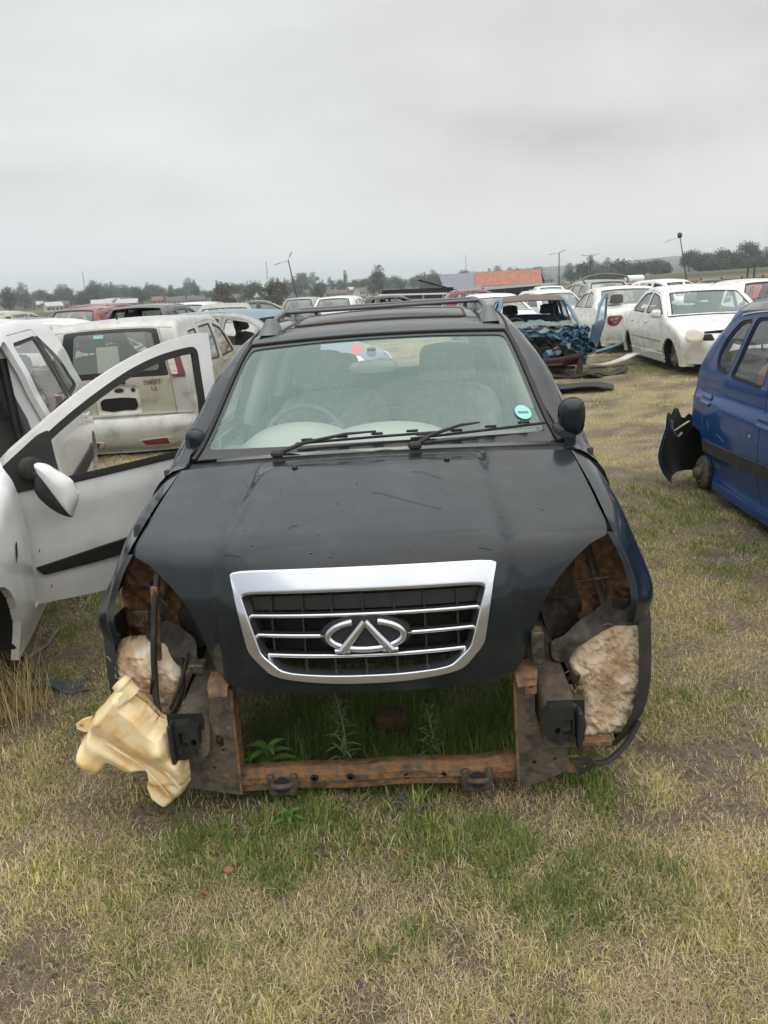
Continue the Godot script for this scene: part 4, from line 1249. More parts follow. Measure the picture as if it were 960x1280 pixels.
	var pc := MB.new()
	pc.box(Vector3(0.03, 0.10, -0.34), Vector3(0.12, 0.05, 0.10), 0.012)
	obj("rear_cross_member", pc, M["dark rust"], o)
	# upper tie bar behind the bonnet edge
	var tb := MB.new()
	tb.box(Vector3(0, 0.52, -0.06), Vector3(0.95, 0.03, 0.05), 0.006)
	obj("upper_tie_bar", tb, bay, o)

func tank() -> void:
	var o := thing("washer_tank", "yellowed plastic washer fluid tank dangling from the black car's empty headlight", "fluid tank", Vector3(-0.052, 0, -2.077), Vector3(0, -3.2, 1.2))
	var p := pv([-0.735, 0.462, -0.722, 0.43, -0.725, 0.420, -0.690, 0.387, -0.657, 0.338, -0.640, 0.330, -0.623, 0.321, -0.613, 0.287, -0.608, 0.247, -0.591, 0.228, -0.584, 0.218, -0.580, 0.17, -0.584, 0.124, -0.610, 0.087, -0.640, 0.064, -0.667, 0.042, -0.69, 0.062, -0.712, 0.085, -0.716, 0.105, -0.723, 0.124, -0.716, 0.145, -0.706, 0.166, -0.709, 0.182, -0.725, 0.186, -0.750, 0.178, -0.765, 0.173, -0.79, 0.192, -0.818, 0.213, -0.838, 0.19, -0.858, 0.172, -0.880, 0.180, -0.893, 0.192, -0.905, 0.216, -0.916, 0.249, -0.910, 0.268, -0.902, 0.281, -0.882, 0.299, -0.866, 0.335, -0.850, 0.366, -0.836, 0.380, -0.821, 0.392, -0.79, 0.424, -0.765, 0.455])
	if Geometry2D.is_polygon_clockwise(p):
		p.reverse()
	var m := MB.new()
	m.xf = Transform3D(Basis.IDENTITY, Vector3(0, 0, 0.015))
	m.pillow(p, 0.070, 0.022, 0.006, 0.05, func(q: Vector2) -> float:
		var fold := (q.x + 0.73) * 0.62 + (q.y - 0.27) * 0.78
		var g := -0.020 * exp(-pow((fold + 0.030) / 0.016, 2.0)) * smoothstep(-0.86, -0.80, q.x) * (1.0 - smoothstep(-0.66, -0.62, q.x))
		g += 0.022 * exp(-pow(Vector2(q.x + 0.64, q.y - 0.275).length() / 0.03, 2.0))
		g += 0.026 * exp(-pow(Vector2(q.x + 0.87, q.y - 0.25).length() / 0.04, 2.0))
		g += 0.016 * smoothstep(-0.02, 0.03, fold)
		g -= 0.012 * smoothstep(0.155, 0.135, q.y)
		g += 0.006 * sin(fold * 90.0) * smoothstep(-0.08, -0.02, -absf(fold + 0.08))
		return g)
	var tbo := obj("tank_body", m, M["tank plastic"], o)
	var sm := MB.new()
	var sp := PackedVector3Array()
	for i in 140:
		var q := walk(p, i / 140.0)
		sp.append(Vector3(q.x, q.y, 0.015))
	sm.tube(sp, 0.0022, 5, true)
	obj("mould_seam", sm, M["tank plastic"], tbo)
	var ri := MB.new()
	for q in [[-0.80, 0.30, -0.70, 0.215], [-0.785, 0.335, -0.72, 0.285], [-0.66, 0.23, -0.60, 0.14], [-0.69, 0.20, -0.64, 0.115]]:
		ri.tube(smooth3(pv3([q[0], q[1], 0.086, (q[0] + q[2]) * 0.5 + 0.004, (q[1] + q[3]) * 0.5 + 0.004, 0.093, q[2], q[3], 0.086]), 4), 0.004, 6)
	obj("rib", ri, M["tank plastic"], tbo)
	var nk := MB.new()
	var ax := Vector3(-0.62, 0.78, 0.0).normalized()
	var bs := Basis(ax.cross(Vector3.BACK).normalized(), ax, Vector3.BACK)
	nk.lathe([[0.026, -0.03], [0.026, 0.008], [0.031, 0.010], [0.031, 0.018], [0.027, 0.020], [0.027, 0.030], [0.022, 0.030], [0.020, -0.02]], Transform3D(bs.orthonormalized(), Vector3(-0.738, 0.452, 0.03)), 20)
	obj("filler_neck", nk, M["tank plastic"], o)
	var tb := MB.new()
	plate(tb, [-0.86, 0.360, -0.893, 0.350, -0.912, 0.338, -0.910, 0.322, -0.893, 0.312, -0.872, 0.310], 0.035, 0.012, [circle(Vector2(-0.895, 0.332), 0.007, 0.007, 10)], 0.0, 0.01)
	obj("fixing_lug", tb, M["tank plastic"], o)
# ---------------------------------------------------------------- the neighbours
func white_hatch() -> void:
	var o := thing("white_hatchback", "white hatchback beside the black car with its front door hanging wide open", "car", Vector3(-2.32, 0, -3.02), Vector3(0, 13, 0))
	var k := {"W": 0.81, "C": [0.93, 0.22, 0.97, 0.5, 0.88, 0.70, 0.22, 0.90, 0.15, 0.93, -0.55, 1.38, -0.9, 1.48, -2.1, 1.50, -2.72, 1.42, -3.02, 1.05, -3.20, 0.62, -3.12, 0.28],
		"D": [-0.22, 0, -0.22, 0, -0.20, -0.02, -0.04, -0.02, -0.05, -0.02, -0.05, -0.02, 0, -0.03, 0, -0.03, 0.05, -0.03, 0.10, -0.02, 0.12, 0, 0.12, 0],
		"plan": [-3.3, 0.86, -2.9, 0.93, -2.0, 1.0, 0.1, 1.0, 0.5, 0.985, 1.0, 0.88], "arch": [[0.64, 0.27, 0.31], [-2.62, 0.30, 0.34]], "sill": 0.17,
		"wins": [[0.02, 0.93, -0.50, 1.27, -0.90, 1.34, -0.93, 0.90], [-1.10, 0.94, -1.06, 1.37, -1.72, 1.385, -1.87, 0.97], [-1.92, 0.985, -1.775, 1.38, -2.00, 1.362, -2.48, 1.0]],
		"doors": [[0.06, 0.28, 0.07, 0.90, -0.50, 1.31, -0.93, 1.39, -0.97, 0.9, -0.96, 0.26], [-1.02, 0.26, -1.04, 0.9, -1.01, 1.41, -1.72, 1.42, -2.46, 1.06, -2.50, 0.98, -2.42, 0.78, -2.28, 0.60, -2.24, 0.26]],
		"sec": [0.15, 0.93, 0.35, 0.98, 0.52, 0.995, 0.60, 1.0, 0.80, 0.985, 0.95, 0.955, 1.15, 0.88, 1.45, 0.765],
		"segs": [["front_bumper", 0.0, 1.75], ["bonnet", 1.78, 3.0], ["cowl", 3.02, 4.0], ["windscreen", 4.0, 5.0], ["roof", 5.0, 7.6], ["tailgate", 7.62, 9.35], ["rear_bumper", 9.38, 11.0]],
		"tail": [[0.80, 0.97, 8.85, 9.6]], "head": [[0.52, 0.96, 1.55, 2.1]], "per": 6}
	var wp: Material = M["white paint"]
	# far side complete, near side without its closed front door
	var sh := build_car(o, k, {"paint": wp, "cell": 0.06, "seats": M["brown seat cloth"], "glass": M["clear glass"], "no_door_l": [0], "wheels": [1, 0, 1, 0], "wheel_x": -0.36, "cuts": []})
	# indicator hole, fender gap, black sill trim on the near side
	var d := MB.new()
	d.panel(rounded(pv([0.325, 0.575, 0.285, 0.60, 0.255, 0.655, 0.285, 0.645]), 0.01), [], side_map(sh, 1.0, 0.003), Vector2(0.03, 0.03), 0.0, Vector3(0, 0.6, 0), false)
	obj("indicator_hole", d, M["dark void"], o)
	var md := MB.new()
	md.panel(rounded(pv([-1.10, 0.50, -1.10, 0.60, -2.20, 0.62, -2.24, 0.53]), 0.02), [], side_map(sh, 1.0, 0.014), Vector2(0.1, 0.04), 0.016, Vector3(0, 0.6, 0))
	obj("side_moulding", md, M["dusty plastic"], o)
	# pillar behind the open door: latch plate, striker, hinge bolts
	var bpil := MB.new()
	var pr := []
	for i in 12:
		var y := lerpf(0.24, 1.40, i / 11.0)
		var x0 := sh.sidex(-0.99, y)
		pr.append(PackedVector3Array([Vector3(x0 - 0.03, y, -1.012), Vector3(x0 - 0.045, y, -0.975), Vector3(x0 - 0.095, y, -0.965)]))
	bpil.grid(pr)
	var po := obj("door_pillar", bpil, wp, o)
	var ptr := MB.new()
	var pr2 := []
	for i in 12:
		var y := lerpf(0.24, 1.40, i / 11.0)
		var x0 := sh.sidex(-0.99, y)
		pr2.append(PackedVector3Array([Vector3(x0 - 0.095, y, -0.963), Vector3(x0 - 0.17, y, -0.94), Vector3(x0 - 0.20, y, -1.10)]))
	ptr.grid(pr2)
	obj("pillar_trim", ptr, M["grey liner"], po)
	var dv := MB.new()
	dv.panel(pv([-1.862, 0.975, -1.715, 1.38, -1.785, 1.378, -1.93, 0.985]), [], side_map(sh, 1.0, 0.002), Vector2(0.05, 0.05), 0.0, Vector3(0, 0.6, 0), false)
	obj("window_divider", dv, M["rubber"], o)
	seat(o, Vector3(0.40, 0.40, -0.98), M["brown seat cloth"], 0.5, 0.62, 16.0)
	var lt := MB.new()
	for q in [[0.70, 0.03], [0.62, 0.022], [0.80, 0.02]]:
		lt.box(Vector3(0.70, q[0], -0.945), Vector3(0.07, q[1], 0.02), 0.006)
	lt.tube(pv3([0.68, 0.66, -0.94, 0.68, 0.66, -0.905, 0.73, 0.66, -0.905, 0.73, 0.66, -0.94]), 0.008, 6)
	lt.lathe([[0.0, 0.0], [0.022, 0.0], [0.022, 0.012], [0.0, 0.014]], Transform3D(Basis(Vector3.RIGHT, PI * 0.5), Vector3(0.70, 0.52, -0.955)), 12)
	obj("latch_plate", lt, M["galvanised"], po)
	var belt := MB.new()
	belt.tube(PackedVector3Array([Vector3(0.60, 1.30, -0.96), Vector3(0.62, 0.95, -0.93), Vector3(0.66, 0.4, -0.9)]), 0.024, 4, false, 0.2)
	obj("seat_belt", belt, M["black plastic"], o)
	# lower corner of the body under the fender
	var sc := MB.new()
	sc.box(Vector3(0.70, 0.16, 0.06), Vector3(0.09, 0.09, 0.30), 0.015)
	sc.tube(pv3([0.74, 0.11, 0.20, 0.80, 0.10, 0.06, 0.84, 0.13, -0.05]), 0.010, 6)
	obj("sill_end", sc, M["drum"], o)
	# ------- the open door: built flat about its hinge and swung out
	var door := Node3D.new()
	door.name = "open_door"
	o.add_child(door, true)
	door.position = Vector3(0.80, 0, 0)
	door.rotation_degrees = Vector3(0, -61, 0)
	door.set_meta("label", "open white front door swung out towards the black car")
	var bend := PackedVector2Array([Vector2(0.2, -0.035), Vector2(0.38, -0.006), Vector2(0.43, 0.0), Vector2(0.50, 0.006), Vector2(0.60, 0.004), Vector2(0.72, 0.010), Vector2(0.80, 0.0), Vector2(0.95, -0.03), Vector2(1.40, -0.125)])
	var dmap := func(off: float) -> Callable:
		return func(p: Vector2) -> Vector3: return Vector3(lin(bend, p.y) + off - 0.020 * pow((p.x + 0.45) / 0.5, 2.0), p.y, p.x)
	var dout := smooth2(pv([0.075, 0.275, 0.085, 0.50, 0.10, 0.80, 0.06, 0.93, -0.10, 1.055, -0.30, 1.185, -0.50, 1.285, -0.70, 1.352, -0.86, 1.382, -0.945, 1.385, -0.965, 1.36, -0.985, 1.10, -1.00, 0.83, -0.99, 0.50, -0.965, 0.265, -0.93, 0.245]), 3)
	var din := rounded(pv([-0.16, 0.80, -0.10, 0.985, -0.17, 1.038, -0.24, 1.085, -0.31, 1.128, -0.38, 1.167, -0.45, 1.204, -0.52, 1.237, -0.61, 1.270, -0.70, 1.294, -0.79, 1.309, -0.88, 1.317, -0.905, 1.05, -0.915, 0.835]), 0.03)
	for i in dout.size():
		dout[i].x -= 0.19 * maxf(0.0, dout[i].y - 0.85)
	for i in din.size():
		din[i].x -= 0.19 * maxf(0.0, din[i].y - 0.85)
	var dm := MB.new()
	dm.panel(dout, [din], dmap.call(0.0), Vector2(0.035, 0.035), 0.035, Vector3(-1, 0.6, -0.5))
	dm.panel(dout, [din], dmap.call(-0.04), Vector2(0.12, 0.12), 0.0, Vector3(1, 0.6, -0.5), false)
	obj("door_shell", dm, wp, door)
	var dr := MB.new()
	dr.panel(ring_out(din, 0.012), [ring_out(din, -0.020)], dmap.call(0.003), Vector2(0.05, 0.05), 0.02, Vector3(-1, 0.6, -0.5))
	dr.panel(pv([-0.16, 0.792, -0.16, 0.822, -0.93, 0.855, -0.93, 0.825]), [], dmap.call(0.006), Vector2(0.05, 0.05), 0.02, Vector3(-1, 0.6, -0.5))
	obj("window_rubber", dr, M["rubber"], door)
	var ms := MB.new()
	ms.panel(rounded(pv([-0.03, 0.405, 0.0, 0.445, -0.30, 0.475, -0.93, 0.525, -0.94, 0.44, -0.30, 0.408]), 0.012), [], dmap.call(0.014), Vector2(0.04, 0.03), 0.016, Vector3(-1, 0.6, -0.5))
	obj("side_moulding", ms, M["black plastic"], door)
	var tr := MB.new()
	tr.panel(rounded(pv([0.092, 0.79, 0.062, 0.90, -0.115, 1.02, -0.165, 1.035, -0.17, 0.80]), 0.015), [], dmap.call(0.008), Vector2(0.05, 0.05), 0.012, Vector3(-1, 0.6, -0.5))
	tr.lathe([[0.055, 0.0], [0.052, 0.012], [0.035, 0.022], [0.0, 0.024]], Transform3D(Basis(Vector3.BACK, -PI * 0.5), Vector3(0.0, 0.885, -0.05)), 16)
	var tro := obj("mirror_triangle", tr, M["dusty plastic"], door)
	var arm := MB.new()
	arm.tube(smooth3(pv3([0.0, 0.86, -0.06, 0.06, 0.85, -0.08, 0.10, 0.84, -0.11]), 4), PackedFloat32Array([0.028, 0.027, 0.026, 0.025, 0.024, 0.023, 0.022, 0.022, 0.022]), 8)
	obj("mirror_arm", arm, M["black plastic"], tro)
	var mir2 := Node3D.new()
	mir2.name = "door_mirror"
	door.add_child(mir2, true)
	mir2.position = Vector3(0.13, 0.80, -0.10)
	mir2.rotation_degrees = Vector3(0, 62, 14)
	var sh1 := MB.new()
	sh1.pillow(smooth2(pv([-0.045, 0.125, 0.0, 0.125, 0.04, 0.075, 0.075, 0.02, 0.075, -0.05, 0.035, -0.105, 0.01, -0.12, -0.02, -0.03]), 4), 0.05, 0.055, 0.005, 0.01)
	obj("mirror_shell", sh1, wp, mir2)
	var sh2 := MB.new()
	sh2.xf = Transform3D(Basis.IDENTITY, Vector3(0, 0, -0.012))
	sh2.pillow(smooth2(pv([-0.045, 0.10, -0.02, 0.11, 0.03, 0.0, 0.02, -0.123, -0.02, -0.11, -0.065, -0.045, -0.085, 0.03]), 4), 0.045, 0.05, 0.006, 0.03)
	obj("mirror_back", sh2, M["black plastic"], mir2)
	var sf := MB.new()
	for q in [[0.02, 0.62], [-0.03, 0.52], [0.05, 0.48], [-0.02, 0.44], [0.03, 0.36], [-0.06, 0.34], [-0.7, 0.70]]:
		sf.box((dmap.call(0.001) as Callable).call(Vector2(q[0], q[1])), Vector3(0.002, 0.016, 0.004), 0.0, Basis(Vector3.RIGHT, q[0] * 9.0))
	obj("paint_chips", sf, M["rust"], door)

func silver_hatch() -> void:
	var o := thing("silver_hatchback", "silver and gold hatchback seen from behind, tailgate lettering and blacked out plate", "car", Vector3(-2.69, 0.0, -8.0), Vector3(0, 180, -1.2))
	var k := {"W": 0.83, "C": [3.58, 0.2, 3.62, 0.45, 3.5, 0.7, 2.95, 0.88, 2.9, 0.9, 2.2, 1.33, 1.9, 1.375, 0.55, 1.39, 0.20, 1.365, 0.10, 1.30, 0.01, 0.80, 0.0, 0.42, -0.05, 0.395, -0.10, 0.28, -0.08, 0.13, 0.0, 0.05],
		"D": [-0.22, 0, -0.22, 0, -0.2, -0.02, -0.04, -0.02, -0.05, -0.02, -0.05, -0.02, 0, -0.03, 0, -0.03, 0.02, -0.03, 0.04, -0.03, 0.05, -0.01, 0.05, 0, 0.10, 0, 0.11, 0, 0.11, 0, 0.11, 0],
		"plan": [-0.1, 0.96, 0.15, 0.985, 0.6, 1.0, 2.6, 1.0, 3.2, 0.96, 3.6, 0.86], "arch": [[2.95, 0.22, 0.33], [0.62, 0.22, 0.34]], "sill": 0.10,
		"sec": [0.1, 0.93, 0.35, 0.98, 0.50, 1.0, 0.60, 0.975, 0.80, 0.955, 1.0, 0.91, 1.38, 0.80],
		"wins": [[2.62, 0.86, 2.20, 1.19, 1.80, 1.26, 1.76, 0.84], [1.64, 0.84, 1.66, 1.265, 1.02, 1.25, 0.92, 0.86], [0.80, 0.90, 0.86, 1.24, 0.48, 1.225, 0.30, 0.95]],
		"doors": [[2.72, 0.24, 2.74, 0.84, 2.22, 1.25, 1.72, 1.305, 1.705, 0.22], [1.695, 0.22, 1.71, 1.305, 0.92, 1.285, 0.82, 0.86, 0.86, 0.62, 1.0, 0.45, 1.04, 0.22]],
		"segs": [["front_bumper", 0.0, 1.75], ["bonnet", 1.78, 3.0], ["windscreen", 4.0, 5.0], ["roof", 5.0, 8.9], ["rear_bumper", 11.12, 15.0]], "tail": [], "head": [], "R": 0.05, "per": 5}
	var sp: Material = M["silver paint"]
	var sh := build_car(o, k, {"paint": sp, "cell": 0.07, "glass": M["dusty glass"], "seats": M["brown seat cloth"], "own": {"door": M["gold silver paint"]}, "wheels": [1, 1, 0, 0], "omit": ["cowl"]})
	var mid := Vector3(0, 0.6, 1.8)
	# corner posts beside the tailgate, then the tailgate, seen with its glass
	for sg in [-1.0, 1.0]:
		var cp := MB.new()
		cp.panel(pv([sg * 0.79, 8.95, sg * 1.0, 8.95, sg * 1.0, 11.1, sg * 0.79, 11.1]), [], strip_map(sh), Vector2(0.06, 0.15), 0.02, mid)
		var cpo := obj("corner_panel", cp, sp, o)
		var tl := MB.new()
		var q := rounded(pv([sg * 0.80, 9.46, sg * 1.0, 9.46, sg * 1.0, 10.02, sg * 0.805, 10.02]), 0.05)
		if Geometry2D.is_polygon_clockwise(q):
			q.reverse()
		tl.panel(q, [], strip_map(sh, 0.018), Vector2(0.05, 0.1), 0.03, mid)
		var tlo := obj("tail_light", tl, M["red lens"], o)
		var wl := MB.new()
		q = rounded(pv([sg * 0.805, 9.54, sg * 0.905, 9.54, sg * 0.905, 9.96, sg * 0.81, 9.96]), 0.03)
		if Geometry2D.is_polygon_clockwise(q):
			q.reverse()
		wl.panel(q, [], strip_map(sh, 0.021), Vector2(0.05, 0.1), 0.0, mid, false)
		for yy in [9.62, 9.75, 9.88]:
			wl.tube(PackedVector3Array([sh.strip(sg * 0.815, yy, 0.022), sh.strip(sg * 0.895, yy, 0.022)]), 0.004, 4)
		obj("clear_lens", wl, M["white lens"], tlo)
		# reflector in the bumper
		var rf := MB.new()
		q = rounded(pv([sg * 0.30, 13.72, sg * 0.66, 13.66, sg * 0.70, 14.2, sg * 0.36, 14.2]), 0.05)
		if Geometry2D.is_polygon_clockwise(q):
			q.reverse()
		rf.panel(q, [], strip_map(sh, 0.010), Vector2(0.06, 0.1), 0.012, mid)
		obj("reflector", rf, M["red lens"], o)
		var rs := MB.new()
		rs.panel(ring_out(q, 0.06), [q], strip_map(sh, 0.014), Vector2(0.06, 0.1), 0.02, mid)
		obj("reflector_surround", rs, sp, o)
	var full := pv([-0.785, 8.95, 0.785, 8.95, 0.785, 11.05, -0.785, 11.05])
	var hole := rounded(pv([-0.755, 9.02, 0.755, 9.02, 0.77, 9.98, -0.77, 9.98]), 0.05)
	var rec := rrect(-0.32, 10.16, 0.32, 10.90, 0.05)
	var tg := MB.new()
	tg.panel(full, [hole, rec], strip_map(sh, 0.006), Vector2(0.07, 0.12), 0.03, mid)
	var tgo := obj("tailgate", tg, M["gold silver paint"], o)
	var rc := MB.new()
	rc.panel(ring_out(rec, 0.01), [], strip_map(sh, -0.022), Vector2(0.1, 0.2), 0.0, mid, false)
	obj("plate_recess", rc, M["dirty white paint"], tgo)
	var gl := MB.new()
	gl.panel(hole, [], strip_map(sh, 0.002), Vector2(0.12, 0.15), 0.0, mid, false)
	obj("rear_window", gl, M["dusty glass"], tgo)
	var gb := MB.new()
	gb.panel(hole, [rounded(pv([-0.66, 9.12, 0.58, 9.12, 0.60, 9.86, -0.66, 9.86]), 0.08)], strip_map(sh, 0.004), Vector2(0.08, 0.1), 0.0, mid, false)
	obj("black_border", gb, M["frit"], tgo)
	var pp := MB.new()
	pp.panel(rounded(pv([-0.25, 10.46, -0.05, 10.43, 0.20, 10.44, 0.26, 10.50, 0.255, 10.72, 0.1, 10.80, -0.05, 10.76, -0.22, 10.78, -0.265, 10.66]), 0.04), [], strip_map(sh, -0.012), Vector2(0.1, 0.1), 0.006, mid)
	obj("number_plate", pp, M["plate black"], tgo)
	var lk := MB.new()
	for q in [[0.0, 0.05, 0.022], [-0.20, 0.022, 0.022], [0.20, 0.022, 0.022]]:
		lk.panel(circle(Vector2(q[0] - 0.03, 10.27), q[1] / 0.75, 0.05, 16), [], strip_map(sh, -0.012), Vector2(0.05, 0.05), 0.01, mid)
	obj("lock", lk, M["dusty plastic"], tgo)
	# lettering, mirrored back because the car faces away
	for q in [["SWIFT", 0.066, -0.52, 10.12, 2.0], ["1.5", 0.048, -0.53, 10.27, 1.0]]:
		var tm := TextMesh.new()
		var fo := SystemFont.new()
		fo.font_names = PackedStringArray(["Droid Sans"])
		fo.font_italic = true
		tm.font = fo
		tm.text = q[0]
		tm.font_size = 32
		tm.pixel_size = q[1] / 32.0
		tm.depth = 0.006
		var t := obj("lettering", tm, M["dark pole"], tgo)
		t.position = sh.strip(q[2], q[3], 0.012)
		t.rotation_degrees = Vector3(4, 180, 0)
	var wi := MB.new()
	wi.tube(PackedVector3Array([sh.strip(-0.12, 10.08, 0.03), sh.strip(0.04, 10.0, 0.03), sh.strip(0.30, 9.92, 0.02)]), 0.009, 6)
	wi.lathe([[0.0, -0.02], [0.022, -0.02], [0.02, 0.02], [0.0, 0.025]], Transform3D(Basis(Vector3.RIGHT, -PI * 0.5), sh.strip(-0.12, 10.08, 0.02)), 12)
	obj("wiper", wi, M["black plastic"], tgo)
	var sk := MB.new()
	sk.panel(pv([0.10, 9.16, 0.26, 9.16, 0.26, 9.24, 0.10, 9.24]), [], strip_map(sh, 0.006), Vector2(0.1, 0.1), 0.0, mid, false)
	obj("sticker", sk, M["teal sticker"], tgo)
	var ca := MB.new()
	ca.panel(pv([-0.1, 9.4, 0.24, 9.4, 0.24, 9.9, -0.1, 9.9]), [], strip_map(sh, -0.02), Vector2(0.1, 0.1), 0.0, mid, false)
	obj("paper_sheet", ca, M["pale trim"], tgo)
	var un := MB.new()
	un.box(Vector3(0, 0.07, 0.25), Vector3(1.2, 0.10, 0.3), 0.03)
	un.tube(pv3([0.5, 0.06, 0.1, 0.1, 0.05, 0.05, -0.4, 0.06, 0.12]), 0.05, 8)
	obj("underbody", un, M["dusty plastic"], o)
	var hn := MB.new()
	hn.lathe([[0.0, -0.01], [0.012, -0.01], [0.010, 0.04], [0.0, 0.05]], Transform3D(Basis.IDENTITY, Vector3(-0.05, 1.40, 0.22)), 10)
	obj("aerial_foot", hn, M["black plastic"], o)

func blue_hatch() -> void:
	var o := thing("blue_hatchback", "dented blue hatchback cut by the photo's edge, torn rear bumper, no rear wheel", "car", Vector3(3.13, 0, -5.68), Vector3(0, -2, 0))
	var k := {"W": 0.81, "C": [3.1, 0.22, 3.15, 0.5, 3.0, 0.72, 2.3, 0.93, 2.25, 0.95, 1.6, 1.36, 1.3, 1.43, 0.80, 1.445, 0.40, 1.37, 0.30, 1.30, -0.04, 1.06, -0.20, 0.83, -0.20, 0.54, -0.14, 0.28],
		"D": [-0.22, 0, -0.22, 0, -0.2, -0.02, -0.04, -0.02, -0.05, -0.02, -0.05, -0.02, 0, -0.03, 0, -0.03, 0.0, -0.03, 0.02, -0.03, 0.04, -0.01, 0.05, 0, 0.06, 0, 0.06, 0],
		"plan": [-0.3, 0.90, 0.0, 0.955, 0.5, 0.99, 1.0, 1.0, 2.2, 1.0, 2.7, 0.97, 3.2, 0.86], "arch": [[2.42, 0.28, 0.33]], "sill": 0.085,
		"sec": [0.08, 0.955, 0.14, 0.965, 0.20, 0.94, 0.36, 0.985, 0.55, 1.0, 0.68, 0.995, 0.76, 0.965, 0.86, 0.965, 1.1, 0.925, 1.42, 0.865],
		"wins": [[0.30, 0.93, 0.27, 1.03, 0.40, 1.16, 0.56, 1.265, 0.74, 1.285, 0.53, 0.90], [0.57, 0.895, 0.78, 1.29, 1.14, 1.315, 1.07, 0.875], [1.20, 0.88, 1.24, 1.315, 1.50, 1.28, 2.05, 0.92]],
		"doors": [[0.48, 0.17, 0.30, 0.36, 0.17, 0.55, 0.12, 0.75, 0.14, 0.98, 0.35, 1.22, 0.58, 1.325, 1.16, 1.355, 1.14, 0.87, 1.15, 0.16], [1.158, 0.16, 1.148, 0.87, 1.17, 1.355, 1.50, 1.32, 2.12, 0.92, 2.14, 0.28, 2.05, 0.16]],
		"segs": [["front_bumper", 0.0, 1.75], ["bonnet", 1.78, 3.0], ["windscreen", 4.0, 5.0], ["roof", 5.0, 8.55], ["tailgate", 8.57, 12.9]], "tail": [], "head": [[0.5, 0.95, 1.5, 2.1]], "tg": [-0.86, 9.15, 0.86, 9.15, 0.86, 10.3, -0.86, 10.3], "R": 0.06, "per": 6}
	var bp: Material = M["blue paint"]
	var cut := [pv([-0.4, -0.1, 0.46, -0.1, 0.40, 0.13, 0.31, 0.25, 0.22, 0.36, 0.12, 0.46, -0.4, 0.50])]
	var sh := build_car(o, k, {"paint": bp, "cell": 0.045, "glass": M["clear glass"], "seats": M["black seat cloth"], "wheels": [1, 1], "cuts": cut, "handles": false, "wheel_x": -0.36, "bench": true})
	var mid := Vector3(0, 0.6, 1.5)
	for q in [[0.10, 0.715], [1.10, 0.705]]:
		var h := MB.new()
		h.panel(rounded(pv([q[0], q[1] - 0.045, q[0] + 0.20, q[1] - 0.05, q[0] + 0.22, q[1] + 0.015, q[0] + 0.19, q[1] + 0.04, q[0] + 0.01, q[1] + 0.035]), 0.03), [], func(p: Vector2) -> Vector3: return sh.side(p.x, p.y, -1.0, 0.009 - 0.012 * exp(-pow((p.y - q[1] + 0.015) / 0.012, 2.0))), Vector2(0.02, 0.012), 0.011, mid)
		obj("handle", h, bp, o)
	for q in [[0.24, 0.335, 0.42, 0.93, 0.36, 0.44], [0.945, 0.362, 0.44, 2.10, 0.42, 0.50]]:
		var m := MB.new()
		m.panel(rounded(pv([q[0], q[1], q[3], q[4], q[3], q[5], q[0] - 0.02, q[2]]), 0.008), [], side_map(sh, -1.0, 0.016), Vector2(0.05, 0.03), 0.018, mid)
		obj("side_moulding", m, M["dusty plastic"], o)
	var lk := MB.new()
	lk.lathe([[0.0, 0.0], [0.014, 0.0], [0.012, 0.006], [0.0, 0.007]], Transform3D(Basis(Vector3.BACK, PI * 0.5), sh.side(1.03, 0.585, -1.0, 0.0)), 14)
	obj("lock", lk, M["galvanised"], o)
	# grey band of bare filler along the roof edge
	var rb := MB.new()
	rb.panel(pv([0.50, 1.325, 1.6, 1.372, 1.6, 1.40, 0.9, 1.40, 0.62, 1.375]), [], side_map(sh, -1.0, 0.004), Vector2(0.06, 0.02), 0.0, mid, false)
	obj("roof_trim", rb, M["pale grey paint"], o)
	var wt := MB.new()
	var tp := PackedVector3Array()
	for p in [Vector2(0.57, 1.30), Vector2(0.8, 1.325), Vector2(1.14, 1.335), Vector2(1.6, 1.30)]:
		tp.append(sh.side(p.x, p.y, -1.0, 0.008))
	wt.tube(smooth3(tp, 4), 0.005, 5)
	obj("rain_strip", wt, M["white lens"], o)
	# crease marks and scrapes
	var scr := MB.new()
	for q in [[0.30, 0.56, 0.33, 0.50], [0.5, 0.50, 0.62, 0.47], [0.72, 0.44, 0.74, 0.52], [0.20, 0.30, 0.28, 0.27], [0.78, 0.42, 0.86, 0.45], [0.30, 0.29, 0.36, 0.22], [0.9, 0.62, 0.95, 0.58], [0.15, 0.62, 0.18, 0.52], [0.4, 0.6, 0.38, 0.54]]:
		scr.tube(PackedVector3Array([sh.side(q[0], q[1], -1.0, 0.002), sh.side((q[0] + q[2]) * 0.5, (q[1] + q[3]) * 0.5 + 0.01, -1.0, 0.002), sh.side(q[2], q[3], -1.0, 0.001)]), 0.0018, 4)
	obj("scrapes", scr, M["steel blue paint"], o)
	# bare hub and brake drum
	var dr := MB.new()
	dr.lathe([[0.0, -0.06], [0.12, -0.06], [0.125, -0.03], [0.118, -0.025], [0.118, 0.01], [0.125, 0.015], [0.11, 0.03], [0.06, 0.035], [0.045, 0.04], [0.04, 0.075], [0.0, 0.078]], Transform3D(Basis(Vector3.BACK, PI * 0.5) * Basis(Vector3.UP, 0.2), Vector3(-0.70, 0.135, 0.08)), 24)
	for i in 4:
		var w := TAU * i / 4 + 0.4
		dr.box(Vector3(-0.742, 0.135 + sin(w) * 0.065, 0.08 + cos(w) * 0.065), Vector3(0.03, 0.016, 0.016), 0.004)
	obj("brake_drum", dr, M["drum"], o)
	var ax := MB.new()
	ax.tube(pv3([-0.7, 0.14, 0.08, 0.7, 0.14, 0.08]), 0.05, 8)
	ax.box(Vector3(0, 0.35, -0.05), Vector3(1.15, 0.35, 0.3), 0.02)
	obj("rear_axle", ax, M["dark void"], o)
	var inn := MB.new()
	var ir := []
